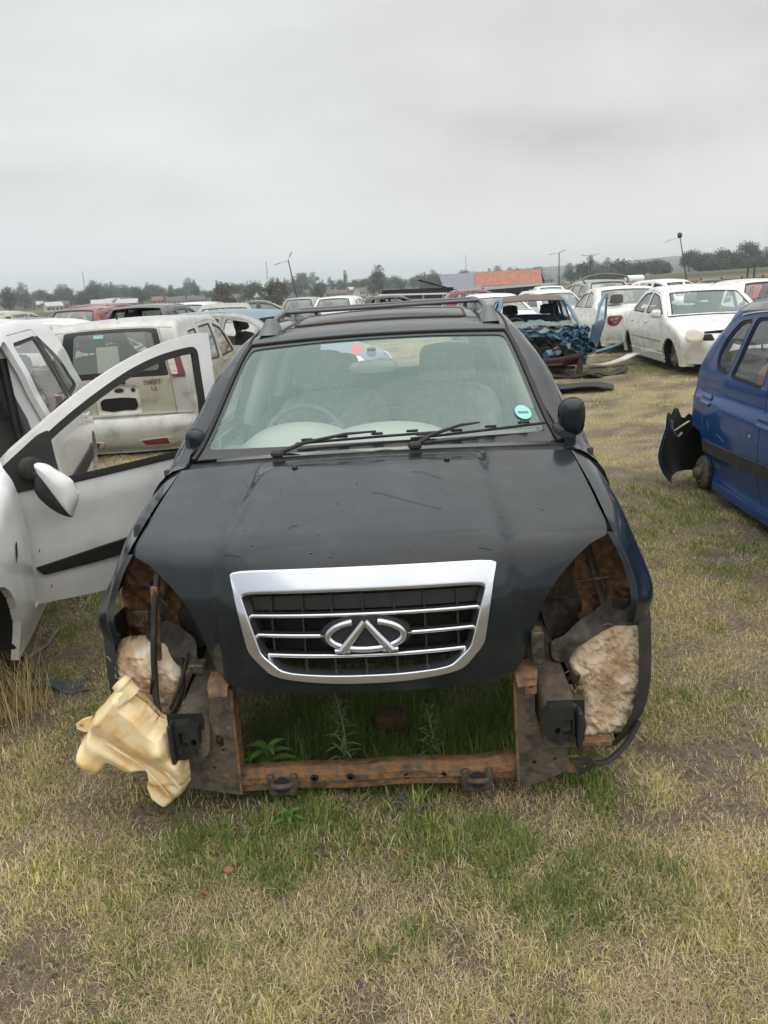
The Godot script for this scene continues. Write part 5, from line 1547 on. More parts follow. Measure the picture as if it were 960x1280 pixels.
	for i in 13:
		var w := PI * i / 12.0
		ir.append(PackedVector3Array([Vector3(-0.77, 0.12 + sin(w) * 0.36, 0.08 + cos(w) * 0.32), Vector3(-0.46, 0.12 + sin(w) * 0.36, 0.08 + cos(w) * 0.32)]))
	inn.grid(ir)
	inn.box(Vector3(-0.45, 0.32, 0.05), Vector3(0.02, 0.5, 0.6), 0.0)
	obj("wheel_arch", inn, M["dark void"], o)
	# torn rear bumper hanging off the corner: a black moulded shell with a painted skin outside
	var bm := MB.new()
	var bsk := MB.new()
	var r1 := []
	var r2 := []
	for i in 15:
		var f := i / 14.0
		var y := lerpf(0.06, 0.50, f)
		var bulge := sin(clampf(f * 1.15, 0.0, 1.0) * PI) * 0.05
		var a := PackedVector3Array()
		var b := PackedVector3Array()
		for j in 11:
			var g := j / 10.0
			var jag := 0.035 * sin(g * 17.0) * ss(0.8, 1.0, f) + (0.03 * sin(g * 5.0) + 0.05 * (1.0 - g)) * ss(0.6, 1.0, f)
			var x := lerpf(-0.985, -0.62, g) - bulge * (1.0 - g) + 0.05 * pow(1.0 - f, 4.0) * (1.0 - g)
			var z := -0.10 - 0.22 * sin(g * PI * 0.6) + 0.16 * pow(1.0 - g, 4.0)
			a.append(Vector3(x, y + jag, z))
			b.append(Vector3(x - 0.012 * (1.0 - g), y + jag, z - 0.012))
		r1.append(a)
		r2.append(b)
	bm.grid(r1)
	bsk.grid(r2)
	var edge := PackedVector3Array()
	var edge2 := PackedVector3Array()
	for i in 15:
		edge.append(r1[i][0])
	for j in 11:
		edge2.append(r1[14][j])
	bsk.tube(edge, 0.006, 6)
	var bo := obj("torn_bumper", bm, M["black plastic"], o)
	obj("painted_skin", bsk, bp, bo)
	var tear := MB.new()
	tear.tube(smooth3(pv3([-0.90, 0.50, -0.12, -0.88, 0.42, -0.14, -0.80, 0.44, -0.2, -0.72, 0.47, -0.25]), 4), 0.014, 5, false, 0.3)
	tear.tube(smooth3(pv3([-0.88, 0.42, -0.13, -0.84, 0.37, -0.15, -0.80, 0.40, -0.16]), 4), 0.016, 5, false, 0.3)
	obj("torn_edge", tear, M["pale grey paint"], bo)
	# tail light frame and dented corner
	var tl := MB.new()
	tl.panel(rounded(pv([-0.985, 10.75, -0.80, 10.75, -0.80, 11.7, -0.985, 11.7]), 0.05), [], strip_map(sh, 0.006), Vector2(0.05, 0.1), 0.01, mid)
	obj("tail_light", tl, M["red lens"], o)
	var bag := MB.new()
	bag.xf = Transform3D(Basis(Vector3.UP, -1.3), Vector3(-0.50, 0.80, 0.72))
	bag.pillow(smooth2(pv([-0.14, 0.0, -0.16, 0.14, -0.05, 0.22, 0.08, 0.20, 0.16, 0.1, 0.14, 0.0]), 4), 0.10, 0.1, 0.03, 0.06)
	obj("red_seat_cover", bag, M["bright red paint"], o)

func white_sedans() -> void:
	var a := thing("white_sedan", "white sedan with one loose headlight, parked left of the blue hatchback, facing forward", "car", Vector3(5.86, 0, -14.5), Vector3(0, -3.5, 0))
	var k := SEDAN.duplicate(true)
	k["arch"] = [[1.36, 0.24, 0.345], [-1.36, 0.24, 0.345]]
	var sh := build_car(a, k, {"paint": M["dirty white paint"], "cell": 0.075, "glass": M["clear glass"], "wheels": [2, 1, 0, 1], "omit": ["head_lamps"], "own": {"windscreen": M["windscreen glass"]}})
	for sg in [-1.0, 1.0]:
		mirror(a, sh.side(0.82, 0.96, sg, 0.0), sg, M["dirty white paint"], 1.1)
	var mid := Vector3(0, 0.6, 0)
	for sg in [-1.0, 1.0]:
		var sk := MB.new()
		sk.panel(rounded(pv([1.0, 0.17, 1.0, 0.30, -1.0, 0.30, -1.0, 0.17]), 0.03), [], side_map(sh, sg, 0.012), Vector2(0.15, 0.06), 0.014, mid)
		obj("side_skirt", sk, M["dirty white paint"], a)
		var ml := MB.new()
		ml.panel(rounded(pv([0.95, 0.50, 0.95, 0.525, -1.0, 0.535, -1.0, 0.51]), 0.005), [], side_map(sh, sg, 0.008), Vector2(0.15, 0.04), 0.01, mid)
		obj("side_moulding", ml, M["pale grey paint"], a)
	var gr := MB.new()
	gr.panel(rrect(-0.42, 1.38, 0.42, 1.85, 0.06), [], strip_map(sh, 0.004), Vector2(0.1, 0.1), 0.0, mid, false)
	obj("grille", gr, M["black plastic"], a)
	for sg in [-1.0, 1.0]:
		var hd := MB.new()
		hd.panel(rounded(pv([sg * 0.5, 1.45, sg * 0.93, 1.5, sg * 0.95, 1.95, sg * 0.52, 1.98]) if sg > 0 else pv([-0.95, 1.95, -0.93, 1.5, -0.5, 1.45, -0.52, 1.98]), 0.06), [], strip_map(sh, 0.005), Vector2(0.1, 0.1), 0.01, mid)
		obj("lamp_hole" if sg < 0 else "headlight", hd, M["dark void"] if sg < 0 else M["lamp lens"], a)
	var lamp := MB.new()
	lamp.xf = Transform3D(Basis(Vector3.UP, -0.6) * Basis(Vector3.RIGHT, -0.25) * Basis.from_scale(Vector3(0.72, 1.0, 1.0)), Vector3(-0.70, 0.66, 2.16))
	lamp.pillow(smooth2(pv([-0.19, 0.0, -0.17, 0.10, 0.0, 0.13, 0.17, 0.09, 0.20, 0.0, 0.14, -0.10, -0.05, -0.11, -0.17, -0.07]), 3), 0.045, 0.06, 0.02, 0.12)
	var lo := obj("headlight", lamp, M["lamp lens"], a)
	lo.set_meta("label", "yellowed headlight hanging loose from its socket")
	var lift := MB.new()
	lift.grid([PackedVector3Array([sh.strip(-0.9, 2.0, 0.05), sh.strip(0.0, 1.98, 0.10), sh.strip(0.9, 2.0, 0.06)]), PackedVector3Array([sh.strip(-0.9, 2.0, 0.0), sh.strip(0.0, 1.9, 0.0), sh.strip(0.9, 2.0, 0.0)])])
	obj("bonnet_gap", lift, M["dark void"], a)
	var b := thing("white_sedan", "white sedan seen from behind between the blue wreck and the forward facing sedan", "car", Vector3(5.92, 0, -19.4), Vector3(0, 178, 0))
	var kb := SEDAN.duplicate(true)
	kb["tail"] = []
	var sb := build_car(b, kb, {"paint": M["dirty white paint"], "cell": 0.09, "glass": M["dusty glass"], "wheels": [1, 1, 0, 0], "handles": true})
	for sg in [-1.0, 1.0]:
		var tlm := MB.new()
		var tp := smooth2(pv([sg * 0.60, 10.42, sg * 0.80, 10.36, sg * 0.995, 10.40, sg * 0.995, 10.80, sg * 0.90, 10.98, sg * 0.72, 10.92]), 3)
		if Geometry2D.is_polygon_clockwise(tp):
			tp.reverse()
		tlm.panel(tp, [], strip_map(sb, 0.010), Vector2(0.06, 0.1), 0.012, mid)
		var tlo := obj("tail_light", tlm, M["red lens"], b)
		var il := MB.new()
		for q in [[0.76, 10.56, 0.05], [0.88, 10.60, 0.045], [0.80, 10.78, 0.04]]:
			il.panel(circle(Vector2(sg * q[0], q[1]), q[2], q[2] * 1.5, 14), [], strip_map(sb, 0.014), Vector2(0.06, 0.1), 0.006, mid)
		obj("inner_lens", il, M["pink lens"], tlo)
	var pr := MB.new()
	pr.panel(rrect(-0.28, 11.35, 0.28, 11.75, 0.03), [], strip_map(sb, 0.006), Vector2(0.1, 0.1), 0.0, mid, false)
	obj("number_plate_recess", pr, M["dusty plastic"], b)
# ---------------------------------------------------------------- the wreck and loose parts
func blue_wreck() -> void:
	var o := thing("wrecked_blue_car", "smashed blue car without bonnet or windscreen, engine bay torn open and doors ajar", "car", Vector3(2.93, 0, -14.8), Vector3(0, -5, 0))
	o.scale = Vector3(1.0, 0.93, 1.0)
	var k := HATCH.duplicate(true)
	k["W"] = 0.79
	var wp: Material = M["wreck blue paint"]
	var sh := build_car(o, k, {"paint": wp, "cell": 0.07, "glass": M["dusty glass"], "doors": true, "no_door_l": [0], "no_door_r": [0], "omit": ["front_bumper", "bonnet", "windscreen", "cowl", "head_lamps", "rear_glass"], "wheels": [0, 0, 0, 0], "seats": M["black seat cloth"], "inside": false, "cuts": [pv([1.05, -0.2, 2.2, -0.2, 2.2, 1.2, 1.3, 0.72, 1.05, 0.8])], "own": {"roof": M["drum"]}})
	var rng := RandomNumberGenerator.new()
	rng.seed = 31
	var nz := FastNoiseLite.new()
	nz.seed = 8
	nz.frequency = 2.3
	for x in [-0.36, 0.36]:
		seat(o, Vector3(x, 0.42, -0.42), M["black seat cloth"], 0.5, 0.62, 10.0)
	# crumpled bulkhead and dashboard top under broken glass
	var bh := MB.new()
	bh.panel(pv([-0.76, 0.30, 0.76, 0.30, 0.78, 0.86, 0.0, 0.92, -0.78, 0.86]), [circle(Vector2(0.26, 0.80), 0.055, 0.04, 12)], func(p: Vector2) -> Vector3: return Vector3(p.x, p.y, 0.96 + 0.16 * nz.get_noise_2d(p.x * 1.6, p.y * 1.6) - 0.25 * ss(0.7, 0.95, p.y)), Vector2(0.05, 0.05), 0.01, Vector3(0, 0.6, -3))
	obj("bulkhead", bh, wp, o)
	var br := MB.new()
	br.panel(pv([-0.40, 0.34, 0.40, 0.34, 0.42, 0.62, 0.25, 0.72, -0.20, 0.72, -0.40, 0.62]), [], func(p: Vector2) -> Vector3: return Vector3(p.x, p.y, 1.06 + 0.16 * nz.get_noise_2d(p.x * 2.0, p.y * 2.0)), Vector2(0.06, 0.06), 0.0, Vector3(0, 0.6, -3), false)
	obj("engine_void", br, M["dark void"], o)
	var ds := MB.new()
	ds.panel(pv([-0.74, 0.35, 0.74, 0.35, 0.74, 0.9, -0.74, 0.9]), [], func(p: Vector2) -> Vector3: return Vector3(p.x, 0.88 + 0.07 * nz.get_noise_2d(p.x * 3.0, p.y * 3.0), p.y), Vector2(0.07, 0.07), 0.03, Vector3(0, 0, 0.6))
	obj("dashboard", ds, M["black plastic"], o)
	var gl := MB.new()
	gl.panel(smooth2(pv([-0.55, 0.45, 0.0, 0.40, 0.55, 0.50, 0.66, 0.8, 0.2, 1.0, -0.3, 0.95, -0.66, 0.85]), 3), [], func(p: Vector2) -> Vector3: return Vector3(p.x, 0.95 + 0.09 * nz.get_noise_2d(p.x * 1.4 + 9.0, p.y * 1.4) - 0.14 * ss(0.6, 1.0, p.y), p.y), Vector2(0.05, 0.05), 0.012, Vector3(0, 0, 0.6))
	var glo := obj("shattered_windscreen", gl, mat("shattered glass", sr(0.26, 0.34, 0.31), 0.5, 0.0, null, 1.0, {"alpha": 0.6}), o)
	glo.set_meta("label", "shattered pale green windscreen sagging over the dashboard")
	steering(o, Vector3(-0.34, 0.88, 0.50), M["black plastic"])
	# torn inner wings
	for sg in [-1.0, 1.0]:
		var w := MB.new()
		w.panel(pv([0.85, 0.25, 1.45, 0.24, 1.55, 0.45, 1.38, 0.66, 1.05, 0.80, 0.85, 0.84]), [], func(p: Vector2) -> Vector3: return Vector3(sg * (0.62 + 0.12 * nz.get_noise_2d(p.x * 3.0 + sg * 5.0, p.y * 3.0)), p.y + 0.05 * nz.get_noise_2d(p.x * 4.0, p.y * 4.0 + 3.0), p.x), Vector2(0.06, 0.06), 0.03, Vector3.ZERO)
		obj("inner_wing", w, wp, o)
		var cr := MB.new()
		for i in 16:
			cr.xf = Transform3D(Basis.from_euler(Vector3(rng.randf_range(-0.6, 0.6), rng.randf_range(-1, 1), rng.randf_range(-0.7, 0.7))), Vector3(sg * rng.randf_range(0.40, 0.86), rng.randf_range(0.15, 0.80), rng.randf_range(0.95, 1.65)))
			cr.panel(smooth2(pv([-0.13, -0.07, 0.0, -0.10, 0.14, -0.05, 0.12, 0.08, -0.02, 0.11, -0.14, 0.06]), 2), [], func(p: Vector2) -> Vector3: return Vector3(p.x, p.y, 0.12 * nz.get_noise_2d(p.x * 9.0 + i, p.y * 9.0)), Vector2(0.05, 0.05), 0.012, Vector3(0, 0, -5))
		obj("crumpled_panel", cr, wp, o)
		# the front door standing open, frame and glass above
		var dr := Node3D.new()
		dr.name = numbered("open_door", o)
		o.add_child(dr, true)
		dr.position = Vector3(sg * 0.79, 0, 0.84)
		dr.rotation_degrees = Vector3(0, -sg * (24 if sg < 0 else 20), 6 if sg < 0 else -15)
		dr.scale = Vector3(1, 1.0 if sg < 0 else 1.05, 1)
		var dout := rounded(pv([0.0, 0.30, 0.0, 0.90, -0.30, 1.22, -0.72, 1.40, -1.02, 1.38, -1.06, 0.9, -1.04, 0.28]), 0.06)
		var din := rounded(pv([-0.08, 0.93, -0.34, 1.17, -0.70, 1.325, -0.96, 1.31, -0.99, 0.93]), 0.05)
		var dm := MB.new()
		dm.panel(dout, [din], func(p: Vector2) -> Vector3: return Vector3(sg * (-0.10 * ss(0.85, 1.4, p.y)), p.y, p.x), Vector2(0.07, 0.07), 0.04, Vector3(-sg * 3.0, 0.6, 0))
		obj("door_shell", dm, wp, dr)
		var dg := MB.new()
		dg.panel(din, [], func(p: Vector2) -> Vector3: return Vector3(sg * (-0.10 * ss(0.85, 1.4, p.y) - 0.015), p.y, p.x), Vector2(0.2, 0.2), 0.0, Vector3(-sg * 3.0, 0.6, 0), false)
		obj("window", dg, M["dusty glass"], dr)
		var dc := MB.new()
		dc.panel(Geometry2D.offset_polygon(pv([0.0, 0.30, 0.0, 0.90, -1.06, 0.9, -1.04, 0.28]), -0.05)[0], [], func(p: Vector2) -> Vector3: return Vector3(-sg * 0.05, p.y, p.x), Vector2(0.3, 0.3), 0.0, Vector3(sg * 3.0, 0.6, 0), false)
		obj("door_card", dc, M["grey liner"], dr)
	# bent rusty bumper beam across the bay
	var bm := MB.new()
	var rows := []
	for i in 17:
		var f := i / 16.0
		var x := lerpf(-0.66, 0.66, f)
		var y := 0.40 - 0.10 * sin(f * PI) + 0.05 * (1.0 - f)
		var z := 1.62 + 0.10 * sin(f * PI)
		rows.append(PackedVector3Array([Vector3(x, y + 0.045, z - 0.05), Vector3(x, y + 0.045, z), Vector3(x, y + 0.015, z + 0.012), Vector3(x, y - 0.015, z), Vector3(x, y - 0.045, z), Vector3(x, y - 0.045, z - 0.05)]))
	bm.grid(rows)
	obj("bumper_beam", bm, M["dark rust"], o)
	for q in [[0.64, 0.20, 1.58, 0.09, 0.38, 0.07, 0.0], [-0.50, 0.18, 1.5, 0.06, 0.36, 0.06, 0.3], [0.0, 0.13, 1.35, 1.2, 0.05, 0.06, 0.05]]:
		var le := MB.new()
		le.box(Vector3(q[0], q[1], q[2]), Vector3(q[3], q[4], q[5]), 0.01, Basis(Vector3.BACK, q[6]))
		obj("support_leg", le, M["dark rust"], o)
	var hoses := MB.new()
	for i in 16:
		var p := PackedVector3Array()
		var at := Vector3(rng.randf_range(-0.5, 0.5), rng.randf_range(0.3, 0.7), 1.2)
		for j in 5:
			p.append(at)
			at += Vector3(rng.randf_range(-0.16, 0.16), rng.randf_range(-0.12, 0.08), rng.randf_range(-0.02, 0.10))
		hoses.tube(smooth3(p, 3), rng.randf_range(0.005, 0.012), 5)
	obj("hoses", hoses, M["dark void"], o)
	for i in 7:
		var bx := MB.new()
		bx.box(Vector3.ZERO, Vector3(rng.randf_range(0.08, 0.2), rng.randf_range(0.06, 0.16), rng.randf_range(0.06, 0.16)), 0.02)
		var bo := obj("engine_part", bx, [M["wreck blue paint"], M["pale grey paint"], M["dusty plastic"], M["wreck blue paint"]][i % 4], o)
		bo.position = Vector3([-0.62, 0.52, -0.52, -0.2, 0.15, 0.3, -0.36][i], [0.52, 0.56, 0.30, 0.44, 0.40, 0.46, 0.55][i], [1.45, 1.4, 1.6, 1.3, 1.35, 1.3, 1.35][i])
		bo.rotation = Vector3(rng.randf(), rng.randf() * 3.0, rng.randf())

func debris() -> void:
	var mt := MB.new()
	mt.panel(smooth2(pv([-0.75, -0.30, 0.2, -0.36, 0.62, -0.22, 0.74, 0.0, 0.55, 0.30, 0.0, 0.36, -0.6, 0.30, -0.8, 0.05]), 3), [], func(p: Vector2) -> Vector3: return Vector3(p.x, 0.05 + 0.05 * midf.get_noise_2d(p.x * 3.0, p.y * 3.0) + 0.04 * ss(0.1, 0.36, absf(p.y)), p.y), Vector2(0.08, 0.08), 0.015, Vector3(0, -3, 0))
	var m := obj("fallen_liner", mt, M["rubber"], self)
	m.position = Vector3(2.77, 0.0, -11.5)
	tag(m, "black curled plastic liner lying on grass beside the black car's mirror", "plastic liner")
	var wb := MB.new()
	wb.panel(smooth2(pv([-0.55, -0.10, 0.0, -0.16, 0.5, -0.28, 0.62, -0.22, 0.55, -0.08, 0.2, 0.05, -0.4, 0.08]), 3), [], func(p: Vector2) -> Vector3: return Vector3(p.x, 0.10 + 0.12 * ss(0.1, 0.6, p.x) + 0.03 * sin(p.x * 6.0), p.y), Vector2(0.07, 0.07), 0.02, Vector3(0, -3, 0))
	var w := obj("broken_bumper", wb, M["dirty white paint"], self)
	w.position = Vector3(4.46, 0.0, -14.55)
	w.rotation_degrees = Vector3(0, 12, 0)
	tag(w, "broken white bumper corner lying on grass in front of the wreck", "bumper")
	var bp := MB.new()
	bp.tube(smooth3(pv3([-0.32, 0.10, 0, -0.12, 0.16, 0.08, 0.12, 0.24, 0.08, 0.34, 0.36, -0.05]), 4), 0.10, 8, false, 0.45)
	var b := obj("torn_bumper", bp, M["wreck blue paint"], self)
	b.position = Vector3(5.02, 0.0, -16.7)
	tag(b, "dark blue torn bumper leaning against the rear facing white sedan", "bumper")
	var rng := RandomNumberGenerator.new()
	rng.seed = 5
	var specs := [["grey slab of trim lying flat left of the wreck's front", 2.35, -13.2, 0.5], ["long pale strip of metal leaning on the wreck's corner", 2.55, -13.6, 0.75], ["dark flattened sheet on the grass in front of the wreck's middle", 3.05, -13.1, 0.55], ["dark flattened sheet on the grass before the sedan's tail", 3.72, -13.35, 0.5], ["blue crushed piece of bodywork under the wreck's corner", 2.28, -13.75, 0.35]]
	for i in specs.size():
		var s: Array = specs[i]
		var pm := MB.new()
		var l: float = s[3]
		pm.panel(smooth2(pv([-l, -0.12, -0.1, -0.17, l, -0.10, l * 0.9, 0.12, 0.05, 0.16, -l * 0.95, 0.10]), 2), [], func(p: Vector2) -> Vector3: return Vector3(p.x, 0.06 + 0.09 * midf.get_noise_2d(p.x * 3.0 + i * 7.0, p.y * 4.0), p.y * (0.4 if i == 1 else 1.0)), Vector2(0.09, 0.09), 0.02, Vector3(0, -3, 0))
		var po := obj("scrap_panel", pm, [M["dusty plastic"], M["pale grey paint"], M["rubber"], M["dusty plastic"], M["wreck blue paint"]][i], self)
		po.position = Vector3(s[1] + 0.17, 0.0, s[2])
		po.rotation = Vector3(0, rng.randf_range(-0.5, 0.5), 0.12 if i == 1 else 0.0)
		tag(po, s[0], "scrap panel", "loose scrap in front of the blue wreck")
	var sheet := MB.new()
	sheet.panel(smooth2(pv([-0.30, -0.05, -0.18, -0.11, -0.02, -0.07, 0.10, -0.12, 0.30, -0.06, 0.27, 0.03, 0.12, 0.02, 0.02, 0.09, -0.12, 0.05, -0.22, 0.08]), 3), [], func(p: Vector2) -> Vector3: return Vector3(p.x, 0.006 + 0.06 * midf.get_noise_2d(p.x * 5.0, p.y * 5.0), p.y), Vector2(0.05, 0.05), 0.004, Vector3(0, -3, 0))
	var so := obj("dark_sheet", sheet, mat("dull green sheet", sr(0.045, 0.06, 0.055), 0.8), self)
	so.position = Vector3(-1.33, 0.0, -2.95)
	tag(so, "dull dark sheet half buried in grass beneath the open white door", "plastic sheet")

# ---------------------------------------------------------------- plants
func clump(called: String, label: String, cat: String, at: Vector3, n: int, h: float, lean: float, col: Color, wid: float, sd: int, spread := 0.05) -> void:
	var rng := RandomNumberGenerator.new()
	rng.seed = sd
	var m := MB.new()
	for i in n:
		var w := rng.randf() * TAU
		var d := Vector3(cos(w), 0, sin(w))
		var side := Vector3(-d.z, 0, d.x) * wid
		var p := Vector3(rng.randfn(0, spread), -0.01, rng.randfn(0, spread))
		var hh := h * rng.randf_range(0.35, 1.0)
		var ln := lean * rng.randf_range(0.2, 1.2)
		var v := rng.randf_range(0.7, 1.2)
		m.col = Color(col.r * v, col.g * v, col.b * v * rng.randf_range(0.8, 1.1))
		var prev_a := -1
		var prev_b := -1
		for t in 6:
			var f := t / 5.0
			var sl := side * (1.0 - 0.85 * f)
			var nn := side.cross(Vector3.UP).normalized()
			var a := m.vert(p - sl, nn)
			var b := m.vert(p + sl, nn)
			if prev_a >= 0:
				m.quad(prev_a, prev_b, b, a)
			prev_a = a
			prev_b = b
			var ang := ln * (0.3 + 1.5 * f)
			p += (Vector3.UP * cos(ang) + d * sin(ang)) * hh / 5.0
	var o := obj(called, m, M["blade"], self, true)
	o.position = at
	tag(o, label, cat)
func leafy(called: String, label: String, at: Vector3, h: float, n: int, l: float, col: Color, sd: int, wide := 0.16) -> void:
	var rng := RandomNumberGenerator.new()
	rng.seed = sd
	var o := thing(called, label, "plant", at)
	var st := MB.new()
	st.col = col
	st.tube(smooth3(PackedVector3Array([Vector3.ZERO, Vector3(0.01, h * 0.5, 0), Vector3(-0.01, h, 0.01)]), 4), 0.0022, 5)
	obj("stem", st, M["leaf"], o, true)
	for i in n:
		var f := (i + 0.5) / n
		var w := i * 2.4 + rng.randf()
		var m := MB.new()
		var v := rng.randf_range(0.8, 1.2)
		m.col = Color(col.r * v, col.g * v, col.b * v)
		var rows := []
		var ll := l * (1.0 - 0.5 * f)
		for j in 7:
			var g := j / 6.0
			var wd := ll * wide * sin(PI * pow(g, 0.7) * 0.97 + 0.06)
			var y := h * f + ll * (0.6 * g - 0.5 * g * g)
			rows.append(PackedVector3Array([Vector3(-wd, y + wd * 0.4, g * ll), Vector3(0, y, g * ll), Vector3(wd, y + wd * 0.4, g * ll)]))
		m.xf = Transform3D(Basis(Vector3.UP, w), Vector3.ZERO)
		m.grid(rows)
		obj("leaf", m, M["leaf"], o, true)
func plants() -> void:
	clump("dry_tussock", "straw coloured tussock with long stems at the photo's left edge", "grass tuft", Vector3(-1.47, 0, -2.75), 170, 0.34, 1.0, Color(0.66, 0.52, 0.29), 0.0015, 3, 0.05)
	clump("tall_dry_stem", "few tall pale stems standing beside the straw tussock", "grass tuft", Vector3(-1.42, 0, -2.62), 9, 0.58, 0.45, Color(0.70, 0.57, 0.36), 0.0019, 4, 0.05)
	clump("dry_tuft", "small pale bleached tuft alone in the foreground grass", "grass tuft", Vector3(0.075, 0, -1.46), 70, 0.075, 1.2, Color(0.80, 0.68, 0.44), 0.0012, 5, 0.012)
	var bay := [[-0.30, -2.32, 0.24], [-0.18, -2.42, 0.34], [0.0, -2.36, 0.30], [0.12, -2.45, 0.36], [0.25, -2.34, 0.32], [0.36, -2.40, 0.28], [-0.05, -2.6, 0.36], [0.2, -2.65, 0.36], [-0.28, -2.6, 0.32], [0.06, -2.26, 0.18], [0.33, -2.25, 0.16], [-0.12, -2.30, 0.30], [-0.22, -2.27, 0.22], [0.19, -2.28, 0.34], [0.42, -2.5, 0.36], [-0.40, -2.48, 0.34], [0.02, -2.5, 0.40]]
	var names_ := ["left of the others", "second from the left", "beneath the badge", "right of the badge", "with thin curved blades", "next to the right side plate", "deep in shade behind the badge", "deep in shade to the right", "deep in shade to the left", "low behind the cross member's middle", "low behind the cross member's right half", "between the grey weed and the badge", "low between broad leaves and grey weed", "tall just right of the drooping weed", "at the back right corner", "at the back left corner", "tallest, at the back beneath the badge"]
	for i in bay.size():
		clump("grass_clump", "green grass clump in the empty engine bay, " + names_[i], "grass tuft", Vector3(bay[i][0] - 0.06, 0, bay[i][1]), 130, bay[i][2], 0.75, Color(0.09, 0.15, 0.04), 0.0011, 20 + i, 0.045)
	leafy("broadleaf_weed", "broad leaved green weed behind the left side plate in the bay", Vector3(-0.42, 0, -2.21), 0.14, 22, 0.14, Color(0.10, 0.20, 0.045), 1)
	leafy("thistle_weed", "grey green upright weed under the bonnet's left half", Vector3(-0.17, 0.0, -2.22), 0.30, 40, 0.085, Color(0.15, 0.20, 0.10), 2, 0.07)
	leafy("drooping_weed", "grey green weed under the bonnet right of the badge", Vector3(0.12, 0.0, -2.24), 0.24, 34, 0.075, Color(0.15, 0.20, 0.11), 3, 0.07)
	leafy("low_weed", "low leafy green weed on the ground below the cross member", Vector3(-0.33, 0.0, -2.0), 0.05, 9, 0.07, Color(0.09, 0.18, 0.04), 4)
	clump("green_tuft", "green grass tuft growing under the washer tank", "grass tuft", Vector3(-0.60, 0, -1.92), 70, 0.17, 0.7, Color(0.12, 0.17, 0.05), 0.0016, 50, 0.05)
	clump("green_tuft", "green grass tuft below the left end of the cross member", "grass tuft", Vector3(-0.42, 0, -1.95), 60, 0.13, 0.8, Color(0.13, 0.18, 0.05), 0.0015, 51, 0.06)
	clump("green_tuft", "green grass tuft beside the torn right corner of the black car", "grass tuft", Vector3(0.72, 0, -1.98), 60, 0.10, 0.8, Color(0.15, 0.19, 0.06), 0.0015, 52, 0.06)
	clump("green_tuft", "bright green tuft alone on the dry grass at right", "grass tuft", Vector3(1.12, 0, -2.42), 80, 0.07, 0.9, Color(0.12, 0.19, 0.05), 0.0014, 53, 0.06)
	var lc := mat("dead leaf", sr(0.24, 0.10, 0.05), 0.8)
	var ld := [[0.01, -1.86, "beneath the middle of the cross member"], [-0.50, -1.80, "below the left side plate"], [-0.53, -1.72, "in front of the washer tank's foot"]]
	for i in ld.size():
		var lm := MB.new()
		var rws := []
		for j in 5:
			var g := j / 4.0
			var wd := 0.011 * sin(PI * g * 0.96 + 0.06)
			rws.append(PackedVector3Array([Vector3(-wd, 0.006  , g * 0.034), Vector3(0, 0.001 + 0.008 * g  , g * 0.034), Vector3(wd, 0.007  , g * 0.034)]))
		lm.grid(rws)
		var lo := obj("dead_leaf", lm, lc, self)
		lo.position = Vector3(ld[i][0], terrain(ld[i][0], ld[i][1]) + 0.012, ld[i][1])
		lo.rotation = Vector3(0.2, i * 1.9, 0.3)
		tag(lo, "small curled orange brown dead leaf " + ld[i][2], "leaf")
	# loose twigs, dead stalks and stones
	var rng := RandomNumberGenerator.new()
	rng.seed = 77
	var where := ["before the cross member", "in the right foreground", "beside the tank", "at the lower left", "near the bright tuft", "in the middle foreground", "at the lower right", "along the left grass", "right of the bleached tuft"]
	var pos := [[-0.42, -1.78], [0.62, -1.62], [-0.83, -1.72], [-0.62, -1.42], [0.95, -2.1], [0.2, -1.5], [0.72, -1.45], [-1.2, -2.2], [0.33, -1.72]]
	for i in pos.size():
		var m := MB.new()
		var p := PackedVector3Array()
		var at := Vector3(-0.1, 0.012, 0)
		for j in 5:
			p.append(at)
			at += Vector3(0.032, rng.randf_range(-0.003, 0.006), rng.randf_range(-0.025, 0.025))
		m.tube(smooth3(p, 3), 0.0011, 5)
		var o := obj("dead_stalk", m, M["pale trim"] if i % 3 else M["bark"], self)
		o.material_override = mat("dead stalk %d" % i, sr(0.40, 0.33, 0.22) if i % 3 else sr(0.2, 0.16, 0.11), 0.9)
		o.position = Vector3(pos[i][0], terrain(pos[i][0], pos[i][1]), pos[i][1])
		o.rotation.y = rng.randf() * TAU
		tag(o, "thin dead stalk lying on the grass " + where[i], "stalk")

